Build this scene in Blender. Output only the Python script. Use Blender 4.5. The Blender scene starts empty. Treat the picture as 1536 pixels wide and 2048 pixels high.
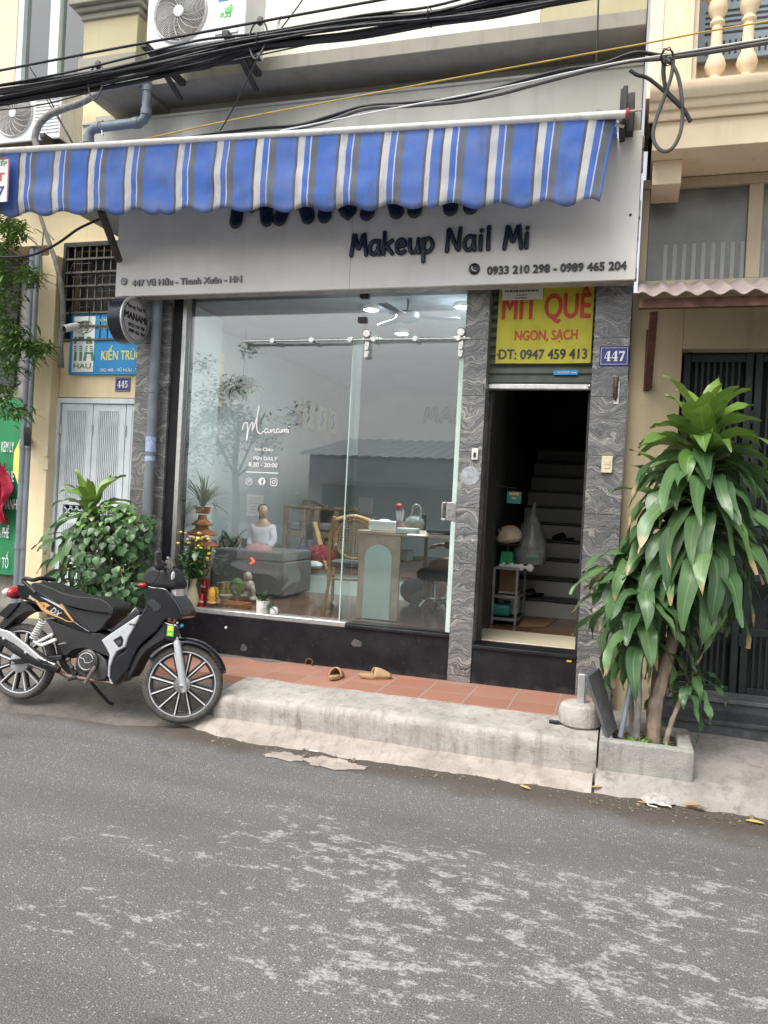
import bpy, bmesh, math, random
from mathutils import Vector as V, Matrix
rad = math.radians
SC = bpy.context.scene
COL = SC.collection
random.seed(7)

# ------------------------------------------------------------------ camera
FPX, YAW, PITCH, ROLL, EYE = 1579.0, 0.2963, 0.0055, 0.0521, 1.5
def _cam_axes():
    cy, sy, cp, sp = math.cos(YAW), math.sin(YAW), math.cos(PITCH), math.sin(PITCH)
    f = V((-sy*cp, cy*cp, -sp)); r0 = V((cy, sy, 0)); u0 = r0.cross(f)
    cr, sr = math.cos(ROLL), math.sin(ROLL)
    return cr*r0 + sr*u0, -sr*r0 + cr*u0, f
RIGHT, UP, FWD = _cam_axes()
CAMLOC = V((0, 0, EYE))
cd = bpy.data.cameras.new('camera'); cam = bpy.data.objects.new('camera', cd); COL.objects.link(cam)
cam.matrix_world = Matrix(((RIGHT.x, UP.x, -FWD.x, 0), (RIGHT.y, UP.y, -FWD.y, 0), (RIGHT.z, UP.z, -FWD.z, EYE), (0, 0, 0, 1)))
cd.sensor_fit = 'HORIZONTAL'; cd.sensor_width = 36.0; cd.lens = 36.0*FPX/1536.0
cd.clip_start = 0.05; cd.clip_end = 500.0
SC.camera = cam

# ------------------------------------------------------------------ sky, sun, exposure
SUN_EL, SUN_AZ = rad(56), math.pi + 0.45
w = bpy.data.worlds.new('World'); SC.world = w; w.use_nodes = True
nt = w.node_tree; bg = nt.nodes['Background']
sky = nt.nodes.new('ShaderNodeTexSky'); sky.sky_type = 'NISHITA'; sky.sun_disc = False
sky.sun_elevation = SUN_EL; sky.sun_rotation = SUN_AZ; sky.air_density = 1.0; sky.dust_density = 4.0
hs = nt.nodes.new('ShaderNodeHueSaturation'); hs.inputs['Saturation'].default_value = 0.18
nt.links.new(sky.outputs[0], hs.inputs['Color']); nt.links.new(hs.outputs[0], bg.inputs['Color'])
bg.inputs['Strength'].default_value = 0.15
sl = bpy.data.lights.new('sun', 'SUN'); sl.energy = 1.15; sl.angle = rad(32); sl.color = (1.0, 0.97, 0.92)
so = bpy.data.objects.new('sun', sl); COL.objects.link(so)
sd = V((math.sin(SUN_AZ)*math.cos(SUN_EL), math.cos(SUN_AZ)*math.cos(SUN_EL), math.sin(SUN_EL)))
so.rotation_euler = sd.to_track_quat('Z', 'Y').to_euler(); so.location = (0, 0, 30)
SC.view_settings.view_transform = 'Standard'; SC.view_settings.look = 'None'
SC.view_settings.exposure = 0.84; SC.view_settings.gamma = 1.0
SC.cycles.max_bounces = 10; SC.cycles.transparent_max_bounces = 16; SC.cycles.use_denoising = True
SC.cycles.sample_clamp_indirect = 6.0

# ------------------------------------------------------------------ measuring helpers (photo pixel -> point on a plane)
def ray(x, y): return (x-768)*RIGHT - (y-1024)*UP + FWD*FPX
def P(x, y, Y):
    d = ray(x, y); return CAMLOC + d*(Y/d.y)
def PZ(x, y, Z):
    d = ray(x, y); return CAMLOC + d*((Z-EYE)/d.z)
def PX(x, y, X):
    d = ray(x, y); return CAMLOC + d*(X/d.x)
def rect(x0, y0, x1, y1, Y):
    xm, ym = (x0+x1)/2, (y0+y1)/2
    return P(x0, ym, Y).x, P(x1, ym, Y).x, P(xm, y1, Y).z, P(xm, y0, Y).z     # X0, X1, Z0, Z1

# ------------------------------------------------------------------ mesh builder
def catmull(pts, n=6, closed=False):
    pts = [V(p) for p in pts]; out = []; N = len(pts)
    segs = N if closed else N-1
    for i in range(segs):
        p1, p2 = pts[i], pts[(i+1) % N]
        p0 = pts[i-1] if (i > 0 or closed) else p1*2-p2
        p3 = pts[(i+2) % N] if (i+2 < N or closed) else p2*2-p1
        for k in range(n):
            t = k/n
            out.append(0.5*((2*p1)+(p2-p0)*t+(2*p0-5*p1+4*p2-p3)*t*t+(3*p1-p0-3*p2+p3)*t**3))
    if not closed: out.append(pts[-1])
    return out
class MB:
    def __init__(s): s.v = []; s.f = []; s.mi = []; s.uv = {}
    def add(s, verts, faces, m=0):
        b = len(s.v); s.v += [V(p) for p in verts]
        for f in faces: s.f.append([b+i for i in f]); s.mi.append(m)
        return s
    def box(s, x0, x1, y0, y1, z0, z1, m=0):
        return s.add([(x0,y0,z0),(x1,y0,z0),(x1,y1,z0),(x0,y1,z0),(x0,y0,z1),(x1,y0,z1),(x1,y1,z1),(x0,y1,z1)],
                     [(0,3,2,1),(4,5,6,7),(0,1,5,4),(1,2,6,5),(2,3,7,6),(3,0,4,7)], m)
    def bar(s, a, b, wx, wy, up=(0,0,1), m=0):            # rectangular bar from a to b
        a, b = V(a), V(b); d = (b-a).normalized(); u = V(up)
        if abs(d.dot(u)) > .98: u = V((0,1,0))
        r = d.cross(u).normalized(); u = r.cross(d)
        vs = []
        for p in (a, b):
            for i, j in ((-1,-1),(1,-1),(1,1),(-1,1)): vs.append(p + r*(i*wx/2) + u*(j*wy/2))
        return s.add(vs, [(0,1,2,3),(7,6,5,4),(0,4,5,1),(1,5,6,2),(2,6,7,3),(3,7,4,0)], m)
    def tube(s, pts, r, n=8, closed=False, cap=True, m=0, flat=None):
        pts = [V(p) for p in pts]; N = len(pts); rs = r if isinstance(r, (list, tuple)) else [r]*N
        vs = []; prev = None
        for i, p in enumerate(pts):
            a = pts[i-1] if (i or closed) else p; b = pts[(i+1) % N] if (i < N-1 or closed) else p
            d = (b-a)
            d = d.normalized() if d.length > 1e-9 else V((0,0,1))
            if prev is None:
                ref = V((0,1,0)) if abs(d.y) < .9 else V((1,0,0))
                x = d.cross(ref).normalized()
            else:
                x = prev - d*prev.dot(d)
                x = x.normalized() if x.length > 1e-6 else d.orthogonal().normalized()
            prev = x; y = d.cross(x)
            for k in range(n):
                t = 2*math.pi*k/n; o = (x*math.cos(t)+y*math.sin(t))*rs[i]
                if flat is not None: o.y *= flat
                vs.append(p+o)
        fs = []
        for i in range(N if closed else N-1):
            j = (i+1) % N
            for k in range(n): fs.append((i*n+k, i*n+(k+1) % n, j*n+(k+1) % n, j*n+k))
        if cap and not closed:
            fs.append(tuple(range(n))[::-1]); fs.append(tuple((N-1)*n+k for k in range(n)))
        return s.add(vs, fs, m)
    def lathe(s, c, prof, n=24, M=None, m=0):              # prof [(r,z)], around z at c (or matrix M)
        c = V(c); vs = []; N = len(prof)
        for r_, z in prof:
            for k in range(n):
                t = 2*math.pi*k/n; q = V((r_*math.cos(t), r_*math.sin(t), z))
                vs.append((M @ q if M else q)+c)
        fs = []
        for i in range(N-1):
            for k in range(n): fs.append((i*n+k, i*n+(k+1) % n, (i+1)*n+(k+1) % n, (i+1)*n+k))
        fs.append(tuple(range(n))[::-1]); fs.append(tuple((N-1)*n+k for k in range(n)))
        return s.add(vs, fs, m)
    def prism(s, poly, y0, y1, m=0):                       # poly [(x,z)] extruded in y
        n = len(poly)
        A = sum(poly[i][0]*poly[(i+1)%n][1]-poly[(i+1)%n][0]*poly[i][1] for i in range(n))
        if A < 0: poly = poly[::-1]
        vs = [(x, y0, z) for x, z in poly]+[(x, y1, z) for x, z in poly]
        fs = [tuple(range(n)), tuple(range(2*n-1, n-1, -1))]
        for i in range(n): j = (i+1) % n; fs.append((i, i+n, j+n, j))
        return s.add(vs, fs, m)
    def prof(s, pts, x0, x1, nx=1, fn=None, m=0):          # (y,z) profile swept in x
        n = len(pts); vs = []
        for i in range(nx+1):
            x = x0+(x1-x0)*i/nx
            for y, z in pts:
                q = V((x, y, z)); vs.append(fn(q) if fn else q)
        fs = []
        for i in range(nx):
            for k in range(n-1): a = i*n+k; fs.append((a, a+n, a+n+1, a+1))
        return s.add(vs, fs, m)
    def grid(s, fn, nu, nv, m=0, uv=False):                # fn(u,v)->point
        b = len(s.v); vs = [fn(i/nu, j/nv) for i in range(nu+1) for j in range(nv+1)]
        fs = [(i*(nv+1)+j, (i+1)*(nv+1)+j, (i+1)*(nv+1)+j+1, i*(nv+1)+j+1) for i in range(nu) for j in range(nv)]
        s.add(vs, fs, m)
        if uv:
            for i in range(nu+1):
                for j in range(nv+1): s.uv[b+i*(nv+1)+j] = (i/nu, j/nv)
        return s
    def ball(s, c, r, n=12, k=8, m=0):
        c = V(c); rr = V(r) if not isinstance(r, (int, float)) else V((r, r, r))
        prof = [(math.sin(math.pi*i/k), -math.cos(math.pi*i/k)) for i in range(k+1)]
        prof[0] = (0.02, prof[0][1]); prof[-1] = (0.02, prof[-1][1])
        return s.lathe(c, prof, n, Matrix.Diagonal(rr), m)
    def sweep_disc(s, c, r0, r1, d0, d1, n=40, axis='y', m=0): # flat ring
        vs = []
        for r_, d in ((r0, d0), (r1, d0), (r1, d1), (r0, d1)):
            for k in range(n):
                t = 2*math.pi*k/n; vs.append(V(c)+V((r_*math.cos(t), d, r_*math.sin(t))))
        fs = []
        for i in range(4):
            for k in range(n): fs.append((i*n+k, i*n+(k+1) % n, ((i+1) % 4)*n+(k+1) % n, ((i+1) % 4)*n+k))
        return s.add(vs, fs, m)
    def build(s, name, mat, parent=None, smooth=False, bevel=0, seg=2, local=False, sharp=35, normals=True, wn=False):
        me = bpy.data.meshes.new(name)
        me.from_pydata([tuple(p) for p in s.v], [], s.f)
        mats = mat if isinstance(mat, (list, tuple)) else [mat]
        for q in mats: me.materials.append(q)
        if len(mats) > 1: me.polygons.foreach_set('material_index', s.mi)
        if s.uv:
            uvl = me.uv_layers.new(name='UVMap')
            for lp in me.loops:
                if lp.vertex_index in s.uv: uvl.data[lp.index].uv = s.uv[lp.vertex_index]
        if normals:
            bm = bmesh.new(); bm.from_mesh(me); bmesh.ops.recalc_face_normals(bm, faces=bm.faces); bm.to_mesh(me); bm.free()
        if smooth or bevel:
            me.polygons.foreach_set('use_smooth', [True]*len(me.polygons)); me.set_sharp_from_angle(angle=rad(sharp))
        o = bpy.data.objects.new(name, me); COL.objects.link(o)
        if bevel:
            b = o.modifiers.new('edge', 'BEVEL'); b.width = bevel; b.segments = seg; b.limit_method = 'ANGLE'; b.angle_limit = rad(38); b.harden_normals = False
        if parent is not None: adopt(o, parent, local)
        return o
def adopt(o, parent, local=False):
    o.parent = parent
    if not local: o.matrix_parent_inverse = world_of(parent).inverted()
def world_of(o):
    m = o.matrix_basis.copy()
    if o.parent: m = world_of(o.parent) @ o.matrix_parent_inverse @ m
    return m
def thing(name, label, cat, loc=(0,0,0), group=None, rotz=0):
    o = bpy.data.objects.new(name, None); COL.objects.link(o); o.empty_display_size = .1
    o.location = loc; o.rotation_euler = (0, 0, rotz)
    return tag(o, label, cat, group)
def tag(o, label, cat, group=None):
    o['label'] = label; o['category'] = cat
    if group: o['group'] = group
    return o
def struct(o, kind='structure', label=None):
    o['kind'] = kind
    if label: o['label'] = label
    return o
def dup(root, loc, rotz=None, label=None):
    def cp(o, par):
        c = o.copy(); COL.objects.link(c)
        if par is not None: c.parent = par
        for ch in [x for x in bpy.data.objects if x.parent == o]: cp(ch, c)
        return c
    r = cp(root, None); r.location = loc
    if rotz is not None: r.rotation_euler = (0, 0, rotz)
    if label: r['label'] = label
    return r

# ------------------------------------------------------------------ lettering
def _glyph_mesh(s, bold, ext, shear=0.0, sp=1.0):
    cu = bpy.data.curves.new('text', 'FONT'); cu.body = s; cu.size = 1; cu.offset = bold; cu.extrude = ext; cu.shear = shear
    cu.space_character = sp; cu.resolution_u = 4
    ob = bpy.data.objects.new('text', cu)
    me = bpy.data.meshes.new_from_object(ob)
    bpy.data.objects.remove(ob); bpy.data.curves.remove(cu)
    return me
_h = _glyph_mesh('H', 0, 0); CAP = max(v.co.y for v in _h.vertices); bpy.data.meshes.remove(_h)
def text(s, mat, parent, x0, z0, w, h, Y, bold=0.0, ext=0.002, shear=0.0, sp=1.0, name='lettering', fn=None, local=False):
    """lettering facing -Y: left edge x0, baseline z0, overall width w, capital height h; fn maps (x, depth, z) elsewhere"""
    me = _glyph_mesh(s, 0, 0.5, shear, sp)
    xs = [v.co.x for v in me.vertices]; a, b = min(xs), max(xs)
    sx = (w/(b-a+2*bold)) if w else h/CAP; sz = h/(CAP+2*bold*.7)
    base = [v.co.copy() for v in me.vertices]; fc = [tuple(p.vertices) for p in me.polygons]; bpy.data.meshes.remove(me)
    sh_ = [(0, 0)] if bold == 0 else [(-bold, 0), (bold, 0), (0, bold*.7), (0, -bold*.7), (0, 0)]
    vs, fs = [], []
    for k, (dx, dz) in enumerate(sh_):
        o_ = len(vs)
        for q in base:
            p = V((x0+(q.x-a+bold+dx)*sx, Y-(q.z+.5)*ext-.00025*k, z0+(q.y+bold*.7+dz)*sz)); vs.append(fn(p) if fn else p)
        fs += [tuple(i+o_ for i in f) for f in fc]
    me = bpy.data.meshes.new(name); me.from_pydata([tuple(v) for v in vs], [], fs)
    me.name = name; me.materials.append(mat)
    o = bpy.data.objects.new(name, me); COL.objects.link(o)
    if parent is not None: adopt(o, parent, local)
    return o
GLY = {
 'M': (.95, [[(.05,0),(.12,.5),(.2,1),(.33,.62),(.46,.3),(.6,.65),(.74,1),(.82,.5),(.9,0)]]),
 'N': (.82, [[(.05,0),(.08,.5),(.12,1),(.38,.5),(.66,.03),(.68,.5),(.72,1)]]),
 'A': (.82, [[(0,0),(.2,.5),(.4,1),(.55,.5),(.74,0)], [(.14,.33),(.62,.33)]]),
 'I': (.3, [[(.12,0),(.12,1)]]),
 'a': (.68, [[(.52,.55),(.36,.64),(.16,.56),(.06,.33),(.12,.09),(.28,.0),(.45,.12),(.54,.4)], [(.55,.62),(.54,.3),(.6,0)]]),
 'k': (.62, [[(.08,1),(.07,.5),(.05,0)], [(.5,.62),(.1,.28)], [(.22,.36),(.38,.18),(.54,0)]]),
 'e': (.62, [[(.07,.33),(.3,.34),(.5,.38),(.46,.55),(.3,.64),(.12,.55),(.05,.32),(.12,.08),(.3,0),(.5,.08)]]),
 'u': (.64, [[(.06,.62),(.06,.25),(.14,.04),(.3,.02),(.44,.14),(.5,.4)], [(.51,.62),(.51,.3),(.55,0)]]),
 'p': (.66, [[(.06,.6),(.07,.1),(.09,-.42)], [(.07,.42),(.2,.6),(.4,.6),(.55,.36),(.46,.1),(.26,0),(.09,.08)]]),
 'i': (.3, [[(.12,.62),(.11,.3),(.12,0)], [(.13,.86),(.135,.87)]]),
 'l': (.28, [[(.12,1),(.11,.5),(.12,0)]]),
 ' ': (.42, [])}
def brush_text(s, mat, parent, x0, z0, w, h, Y, r, depth, name='lettering', gap=.1):
    tot = sum(GLY[c][0]+gap for c in s)-gap; k = w/tot; m = MB(); x = x0
    for c in s:
        adv, strokes = GLY[c]
        for st in strokes:
            pts = catmull([(x+a*k, Y, z0+b*h) for a, b in st], 5 if len(st) > 2 else 1)
            e0, e1 = (pts[0]-pts[1]).normalized()*r, (pts[-1]-pts[-2]).normalized()*r
            pts = [pts[0]+e0*.95, pts[0]+e0*.7, pts[0]+e0*.35]+pts+[pts[-1]+e1*.35, pts[-1]+e1*.7, pts[-1]+e1*.95]
            m.tube(pts, [r*.3, r*.7, r*.94]+[r]*(len(pts)-6)+[r*.94, r*.7, r*.3], 12, flat=depth/r)
        x += (adv+gap)*k
    return m.build(name, mat, parent, smooth=True)
# ------------------------------------------------------------------ materials (all procedural)
class NT:
    def __init__(s, name):
        s.m = bpy.data.materials.new(name); s.m.use_nodes = True; s.t = s.m.node_tree; s.b = s.t.nodes['Principled BSDF']
        s.tc = s.t.nodes.new('ShaderNodeTexCoord'); s.co = s.tc.outputs['Object']
    def n(s, typ, **k):
        nd = s.t.nodes.new('ShaderNode'+typ)
        for a, b in k.items(): setattr(nd, a, b)
        return nd
    def l(s, a, b): s.t.links.new(a, b)
    def mapn(s, scale=(1,1,1), loc=(0,0,0), rot=(0,0,0), src=None):
        q = s.n('Mapping'); q.inputs['Scale'].default_value = scale; q.inputs['Location'].default_value = loc; q.inputs['Rotation'].default_value = rot
        s.l(src or s.co, q.inputs['Vector']); return q.outputs[0]
    def noise(s, scale, detail=4, vec=None, rough=.55, dist=0):
        q = s.n('TexNoise'); q.inputs['Scale'].default_value = scale; q.inputs['Detail'].default_value = detail
        q.inputs['Roughness'].default_value = rough; q.inputs['Distortion'].default_value = dist
        s.l(vec or s.co, q.inputs['Vector']); return q.outputs['Fac']
    def ramp(s, fac, stops, mode='LINEAR'):
        q = s.n('ValToRGB'); cr = q.color_ramp; cr.interpolation = mode
        while len(cr.elements) < len(stops): cr.elements.new(.5)
        for e, (p, c) in zip(cr.elements, stops):
            e.position = p; e.color = (c, c, c, 1) if isinstance(c, (int, float)) else (*c, 1)
        s.l(fac, q.inputs['Fac']); return q.outputs['Color']
    def mix(s, fac, a, b, mode='MIX'):
        q = s.n('Mix', data_type='RGBA', blend_type=mode)
        for v, i in ((fac, 0), (a, 6), (b, 7)):
            if hasattr(v, 'links') or hasattr(v, 'node'): s.l(v, q.inputs[i])
            elif isinstance(v, (int, float)): q.inputs[i].default_value = v if i == 0 else (v, v, v, 1)
            else: q.inputs[i].default_value = (*v, 1)
        return q.outputs[2]
    def math(s, op, a, b=0, clamp=False):
        q = s.n('Math', operation=op, use_clamp=clamp)
        for i, v in enumerate((a, b)):
            if hasattr(v, 'node'): s.l(v, q.inputs[i])
            else: q.inputs[i].default_value = v
        return q.outputs[0]
    def sep(s, src=None):
        q = s.n('SeparateXYZ'); s.l(src or s.co, q.inputs[0]); return q.outputs
    def bump(s, h, strength=.3, dist=.01):
        q = s.n('Bump'); q.inputs['Strength'].default_value = strength; q.inputs['Distance'].default_value = dist
        s.l(h, q.inputs['Height']); s.l(q.outputs[0], s.b.inputs['Normal'])
    def base(s, c): s.l(c, s.b.inputs['Base Color']) if hasattr(c, 'node') else setattr(s.b.inputs['Base Color'], 'default_value', (*c, 1))
    def rough(s, r): s.l(r, s.b.inputs['Roughness']) if hasattr(r, 'node') else setattr(s.b.inputs['Roughness'], 'default_value', r)
def sc(c, k): return tuple(min(1, x*k) for x in c)
def mat(name, col, rough=.6, metal=0, var=.18, scale=5, bump=.0, bscale=60, coat=0, dirt=0, spec=.5):
    q = NT(name)
    c = q.mix(q.ramp(q.noise(scale, 5), [(.3, 0), (.7, 1)]), sc(col, 1-var), sc(col, 1+var))
    if dirt:
        d = q.ramp(q.noise(scale*2.3, 6, q.mapn((1, 1, .25))), [(.5, 0), (.75, dirt)])
        c = q.mix(d, c, sc(col, .45))
    q.base(c); q.rough(q.ramp(q.noise(scale*3, 3), [(.3, max(0, rough-.08)), (.7, min(1, rough+.08))]))
    q.b.inputs['Metallic'].default_value = metal; q.b.inputs['Coat Weight'].default_value = coat; q.b.inputs['Coat Roughness'].default_value = .08
    q.b.inputs['Specular IOR Level'].default_value = spec
    if bump: q.bump(q.noise(bscale, 3), bump, .004)
    return q.m
def emit(name, col, s):
    q = NT(name); q.base(col); q.b.inputs['Emission Color'].default_value = (*col, 1); q.b.inputs['Emission Strength'].default_value = s; return q.m
def wallpaint(name, col, stain=.3, streak=.25, rough=.8):
    q = NT(name)
    c = q.mix(q.ramp(q.noise(2.2, 6), [(.35, 0), (.7, 1)]), sc(col, .9), sc(col, 1.06))
    c = q.mix(q.ramp(q.noise(7, 7, q.mapn((1.6, 1, .12))), [(.52, 0), (.78, streak)]), c, sc(col, .5))
    c = q.mix(q.ramp(q.noise(3.1, 8, None, .7), [(.6, 0), (.72, stain)]), c, (col[0]*.6, col[1]*.56, col[2]*.5))
    q.base(c); q.rough(rough); q.bump(q.noise(90, 4), .12, .003); return q.m
M = {}
def concrete(name, col, patch=.5, crack=True):
    q = NT(name)
    c = q.mix(q.ramp(q.noise(3.5, 8, None, .65), [(.33, 0), (.68, 1)]), sc(col, .72), sc(col, 1.15))
    c = q.mix(q.ramp(q.noise(9, 6, q.mapn((1, 1, .5)), .7), [(.54, 0), (.7, patch)]), c, sc(col, .48))
    c = q.mix(q.ramp(q.noise(160, 2), [(.6, 0), (.75, .35)]), c, sc(col, .4))
    if crack:
        v = q.n('TexVoronoi', feature='DISTANCE_TO_EDGE'); v.inputs['Scale'].default_value = 1.1
        dn = q.n('Mix', data_type='RGBA'); dn.inputs[0].default_value = .3
        nz = q.n('TexNoise'); nz.inputs['Scale'].default_value = 5; nz.inputs['Detail'].default_value = 5; q.l(q.co, nz.inputs['Vector'])
        q.l(q.co, dn.inputs[6]); q.l(nz.outputs['Color'], dn.inputs[7]); q.l(dn.outputs[2], v.inputs['Vector'])
        c = q.mix(q.ramp(v.outputs['Distance'], [(0, .3), (.005, 0)]), c, sc(col, .4))
    c = q.mix(q.ramp(q.noise(5, 7, q.mapn((3.2, 1.2, .35), (3, 1, 0)), .7), [(.50, 0), (.68, .5)]), c, (col[0]*.42, col[1]*.38, col[2]*.34))
    q.base(c); q.rough(.88)
    h = q.math('ADD', q.noise(14, 8, None, .7), q.math('MULTIPLY', q.noise(120, 2), .25)); q.bump(h, .7, .02)
    return q.m
M['kerb'] = concrete('worn_concrete', (.47, .445, .40), .75)
M['apron'] = concrete('pinkish_mortar', (.44, .385, .335), .6)
M['pave'] = concrete('street_concrete', (.35, .325, .295), .95)
M['dirtpave'] = concrete('dirty_concrete', (.17, .155, .135), .7)
M['planter'] = concrete('planter_concrete', (.34, .33, .30), .5)
def asphalt():
    q = NT('asphalt'); X, Y, Z = q.sep()
    c = q.mix(q.ramp(q.noise(1.1, 5), [(.3, 0), (.7, 1)]), (.132, .130, .131), (.170, .167, .168))
    c = q.mix(q.ramp(q.noise(.9, 3, q.mapn((1,1,1), (5,2,0))), [(.5, 0), (.7, .5)]), c, (.150, .135, .135))
    c = q.mix(q.ramp(q.noise(130, 3, None, .7), [(.36, .75), (.55, 0)]), c, (.04, .038, .037))
    c = q.mix(q.ramp(q.noise(210, 2, q.mapn((1,1,1), (3,1,0))), [(.53, 0), (.64, .9)]), c, (.33, .32, .305))
    v = q.n('TexVoronoi'); v.inputs['Scale'].default_value = 85; q.l(q.co, v.inputs['Vector'])
    vs = q.sep(v.outputs['Color'])
    ag = q.math('MULTIPLY', q.math('LESS_THAN', v.outputs['Distance'], .30), q.math('GREATER_THAN', vs[0], .74))
    c = q.mix(q.math('MULTIPLY', ag, .85), c, q.mix(vs[1], (.25, .24, .22), (.55, .53, .49)))
    # tyre-worn darker lanes and a few oil spots
    c = q.mix(q.ramp(q.noise(1.6, 4, q.mapn((.35, 1.6, 1), (2, 7, 0))), [(.45, 0), (.7, .45)]), c, (.085, .082, .080))
    c = q.mix(q.ramp(q.noise(2.1, 3, q.mapn((1, 1, 1), (9, 1, 0))), [(.68, 0), (.76, .5)]), c, (.06, .058, .056))
    # pale worn film: broken flakes gathered on the right half of the lane
    fx = q.math('ADD', q.math('MULTIPLY', X, .85), .25); fy = q.math('SUBTRACT', Y, 2.85)
    d2 = q.math('ADD', q.math('MULTIPLY', fx, q.math('MULTIPLY', fx, .5)), q.math('MULTIPLY', fy, q.math('MULTIPLY', fy, .75)))
    bias = q.math('MULTIPLY', q.math('MINIMUM', d2, 2.4), -.062)
    dens = q.math('MULTIPLY', q.noise(1.3, 2, q.mapn((1, 1.3, 1), (4, 4, 0))), .34)
    big = q.math('MULTIPLY', q.noise(8.5, 8, q.mapn((1, 1.8, 1), (0, 0, 0), (0, 0, .3)), .72), .85)
    fl = q.math('ADD', q.math('ADD', big, bias), q.math('ADD', dens, q.math('MULTIPLY', q.noise(75, 3, q.mapn((1, 1.3, 1))), .10)))
    fmask = q.math('MULTIPLY', q.ramp(fl, [(.660, 0), (.705, .82)]), q.ramp(q.noise(48, 4, q.mapn((1, 1.4, 1)), .7), [(.40, .15), (.54, 1)]))
    c = q.mix(fmask, c, q.mix(q.noise(120, 2), (.31, .305, .30), (.58, .565, .55)))
    # damp dirt along the gutter
    gl = q.math('ADD', q.math('MULTIPLY', q.noise(4, 6), .55), q.math('MULTIPLY', q.math('SUBTRACT', Y, 4.02), 1.4))
    gx = q.math('ADD', gl, q.math('MULTIPLY', X, .07))
    g = q.ramp(gx, [(.34, 0), (.48, .55), (.66, .95)])
    c = q.mix(g, c, q.mix(q.noise(45, 5), (.05, .040, .031), (.125, .102, .080)))
    q.base(c); q.rough(.87)
    hh = q.math('ADD', q.noise(150, 3, None, .7), q.math('MULTIPLY', v.outputs['Distance'], -.5)); q.bump(hh, .9, .006)
    return q.m
M['asphalt'] = asphalt()
def granite(name, k=1.0, ph=0):
    q = NT(name); X, Y, Z = q.sep()
    slab = q.math('FLOOR', q.math('MULTIPLY', q.math('ADD', Z, .13), 1/.415))
    off = q.n('CombineXYZ'); q.l(q.math('ADD', q.math('MULTIPLY', slab, 3.17), ph), off.inputs[0]); q.l(q.math('MULTIPLY', slab, 1.71), off.inputs[2])
    vadd = q.n('VectorMath', operation='ADD'); q.l(q.co, vadd.inputs[0]); q.l(off.outputs[0], vadd.inputs[1]); co = vadd.outputs[0]
    def warp(src, scale, amt, det):
        nz_ = q.n('TexNoise'); nz_.inputs['Scale'].default_value = scale; nz_.inputs['Detail'].default_value = det; q.l(src, nz_.inputs['Vector'])
        sb = q.n('VectorMath', operation='SUBTRACT'); q.l(nz_.outputs['Color'], sb.inputs[0]); sb.inputs[1].default_value = (.5, .5, .5)
        sc_ = q.n('VectorMath', operation='SCALE'); q.l(sb.outputs[0], sc_.inputs[0]); sc_.inputs['Scale'].default_value = amt
        ad = q.n('VectorMath', operation='ADD'); q.l(src, ad.inputs[0]); q.l(sc_.outputs[0], ad.inputs[1]); return ad.outputs[0]
    w2 = warp(warp(co, 4.6, .36, 2), 13, .055, 3)
    band = q.noise(1, 6, q.mapn((4.5, 4.5, 72), (0, 0, 0), (0, .35, 0), w2), .62)       # thin flowing veins
    wide = q.noise(1, 3, q.mapn((2.2, 2.2, 19), (5, 0, 0), (0, .35, 0), w2), .5)
    ln = q.math('SINE', q.math('ADD', q.math('MULTIPLY', q.sep(w2)[2], 520), q.math('ADD', q.math('MULTIPLY', q.noise(2.4, 2, w2), 34), q.math('MULTIPLY', q.noise(9, 3, w2), 7))))
    band = q.math('ADD', band, q.math('MULTIPLY', ln, q.math('MULTIPLY', q.noise(4, 2, co), .155)))
    c = q.ramp(band, [(.30, sc((.03, .031, .034), k)), (.42, sc((.11, .112, .115), k)), (.53, sc((.20, .198, .192), k)), (.62, sc((.34, .32, .29), k)), (.72, sc((.52, .48, .42), k))])
    c = q.mix(q.ramp(wide, [(.42, .6), (.6, 0)]), c, sc((.085, .088, .093), k))
    c = q.mix(q.ramp(wide, [(.62, 0), (.74, .75)]), c, sc((.44, .40, .35), k))
    c = q.mix(q.ramp(q.noise(190, 3), [(.36, .55), (.52, 0)]), c, sc((.035, .036, .038), k))
    jz = q.math('LESS_THAN', q.math('FRACT', q.math('MULTIPLY', q.math('ADD', Z, .13), 1/.415)), .013)
    c = q.mix(q.math('MULTIPLY', jz, .9), c, (.035, .034, .033))
    q.base(c); q.rough(.30); return q.m
M['granite'] = granite('swirled_granite', 1.3); M['granite2'] = granite('swirled_granite_grey', 1.15, 3.7)
def blackstone():
    q = NT('black_stone')
    c = q.mix(q.ramp(q.noise(5, 6), [(.4, 0), (.7, 1)]), (.007, .007, .010), (.018, .018, .021))
    c = q.mix(q.ramp(q.noise(38, 7, None, .75), [(.6, 0), (.75, .7)]), c, (.12, .115, .11))
    X, Y, Z = q.sep()
    c = q.mix(q.ramp(q.math('ADD', q.math('MULTIPLY', q.math('SUBTRACT', .32, Z), 2.2), q.math('MULTIPLY', q.noise(12, 6), .6)), [(.42, 0), (.6, .5)]), c, (.09, .08, .07))
    q.base(c); q.rough(.48); q.b.inputs['Specular IOR Level'].default_value = .3; q.bump(q.noise(60, 4), .1, .003); return q.m
M['black_stone'] = blackstone()
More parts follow.
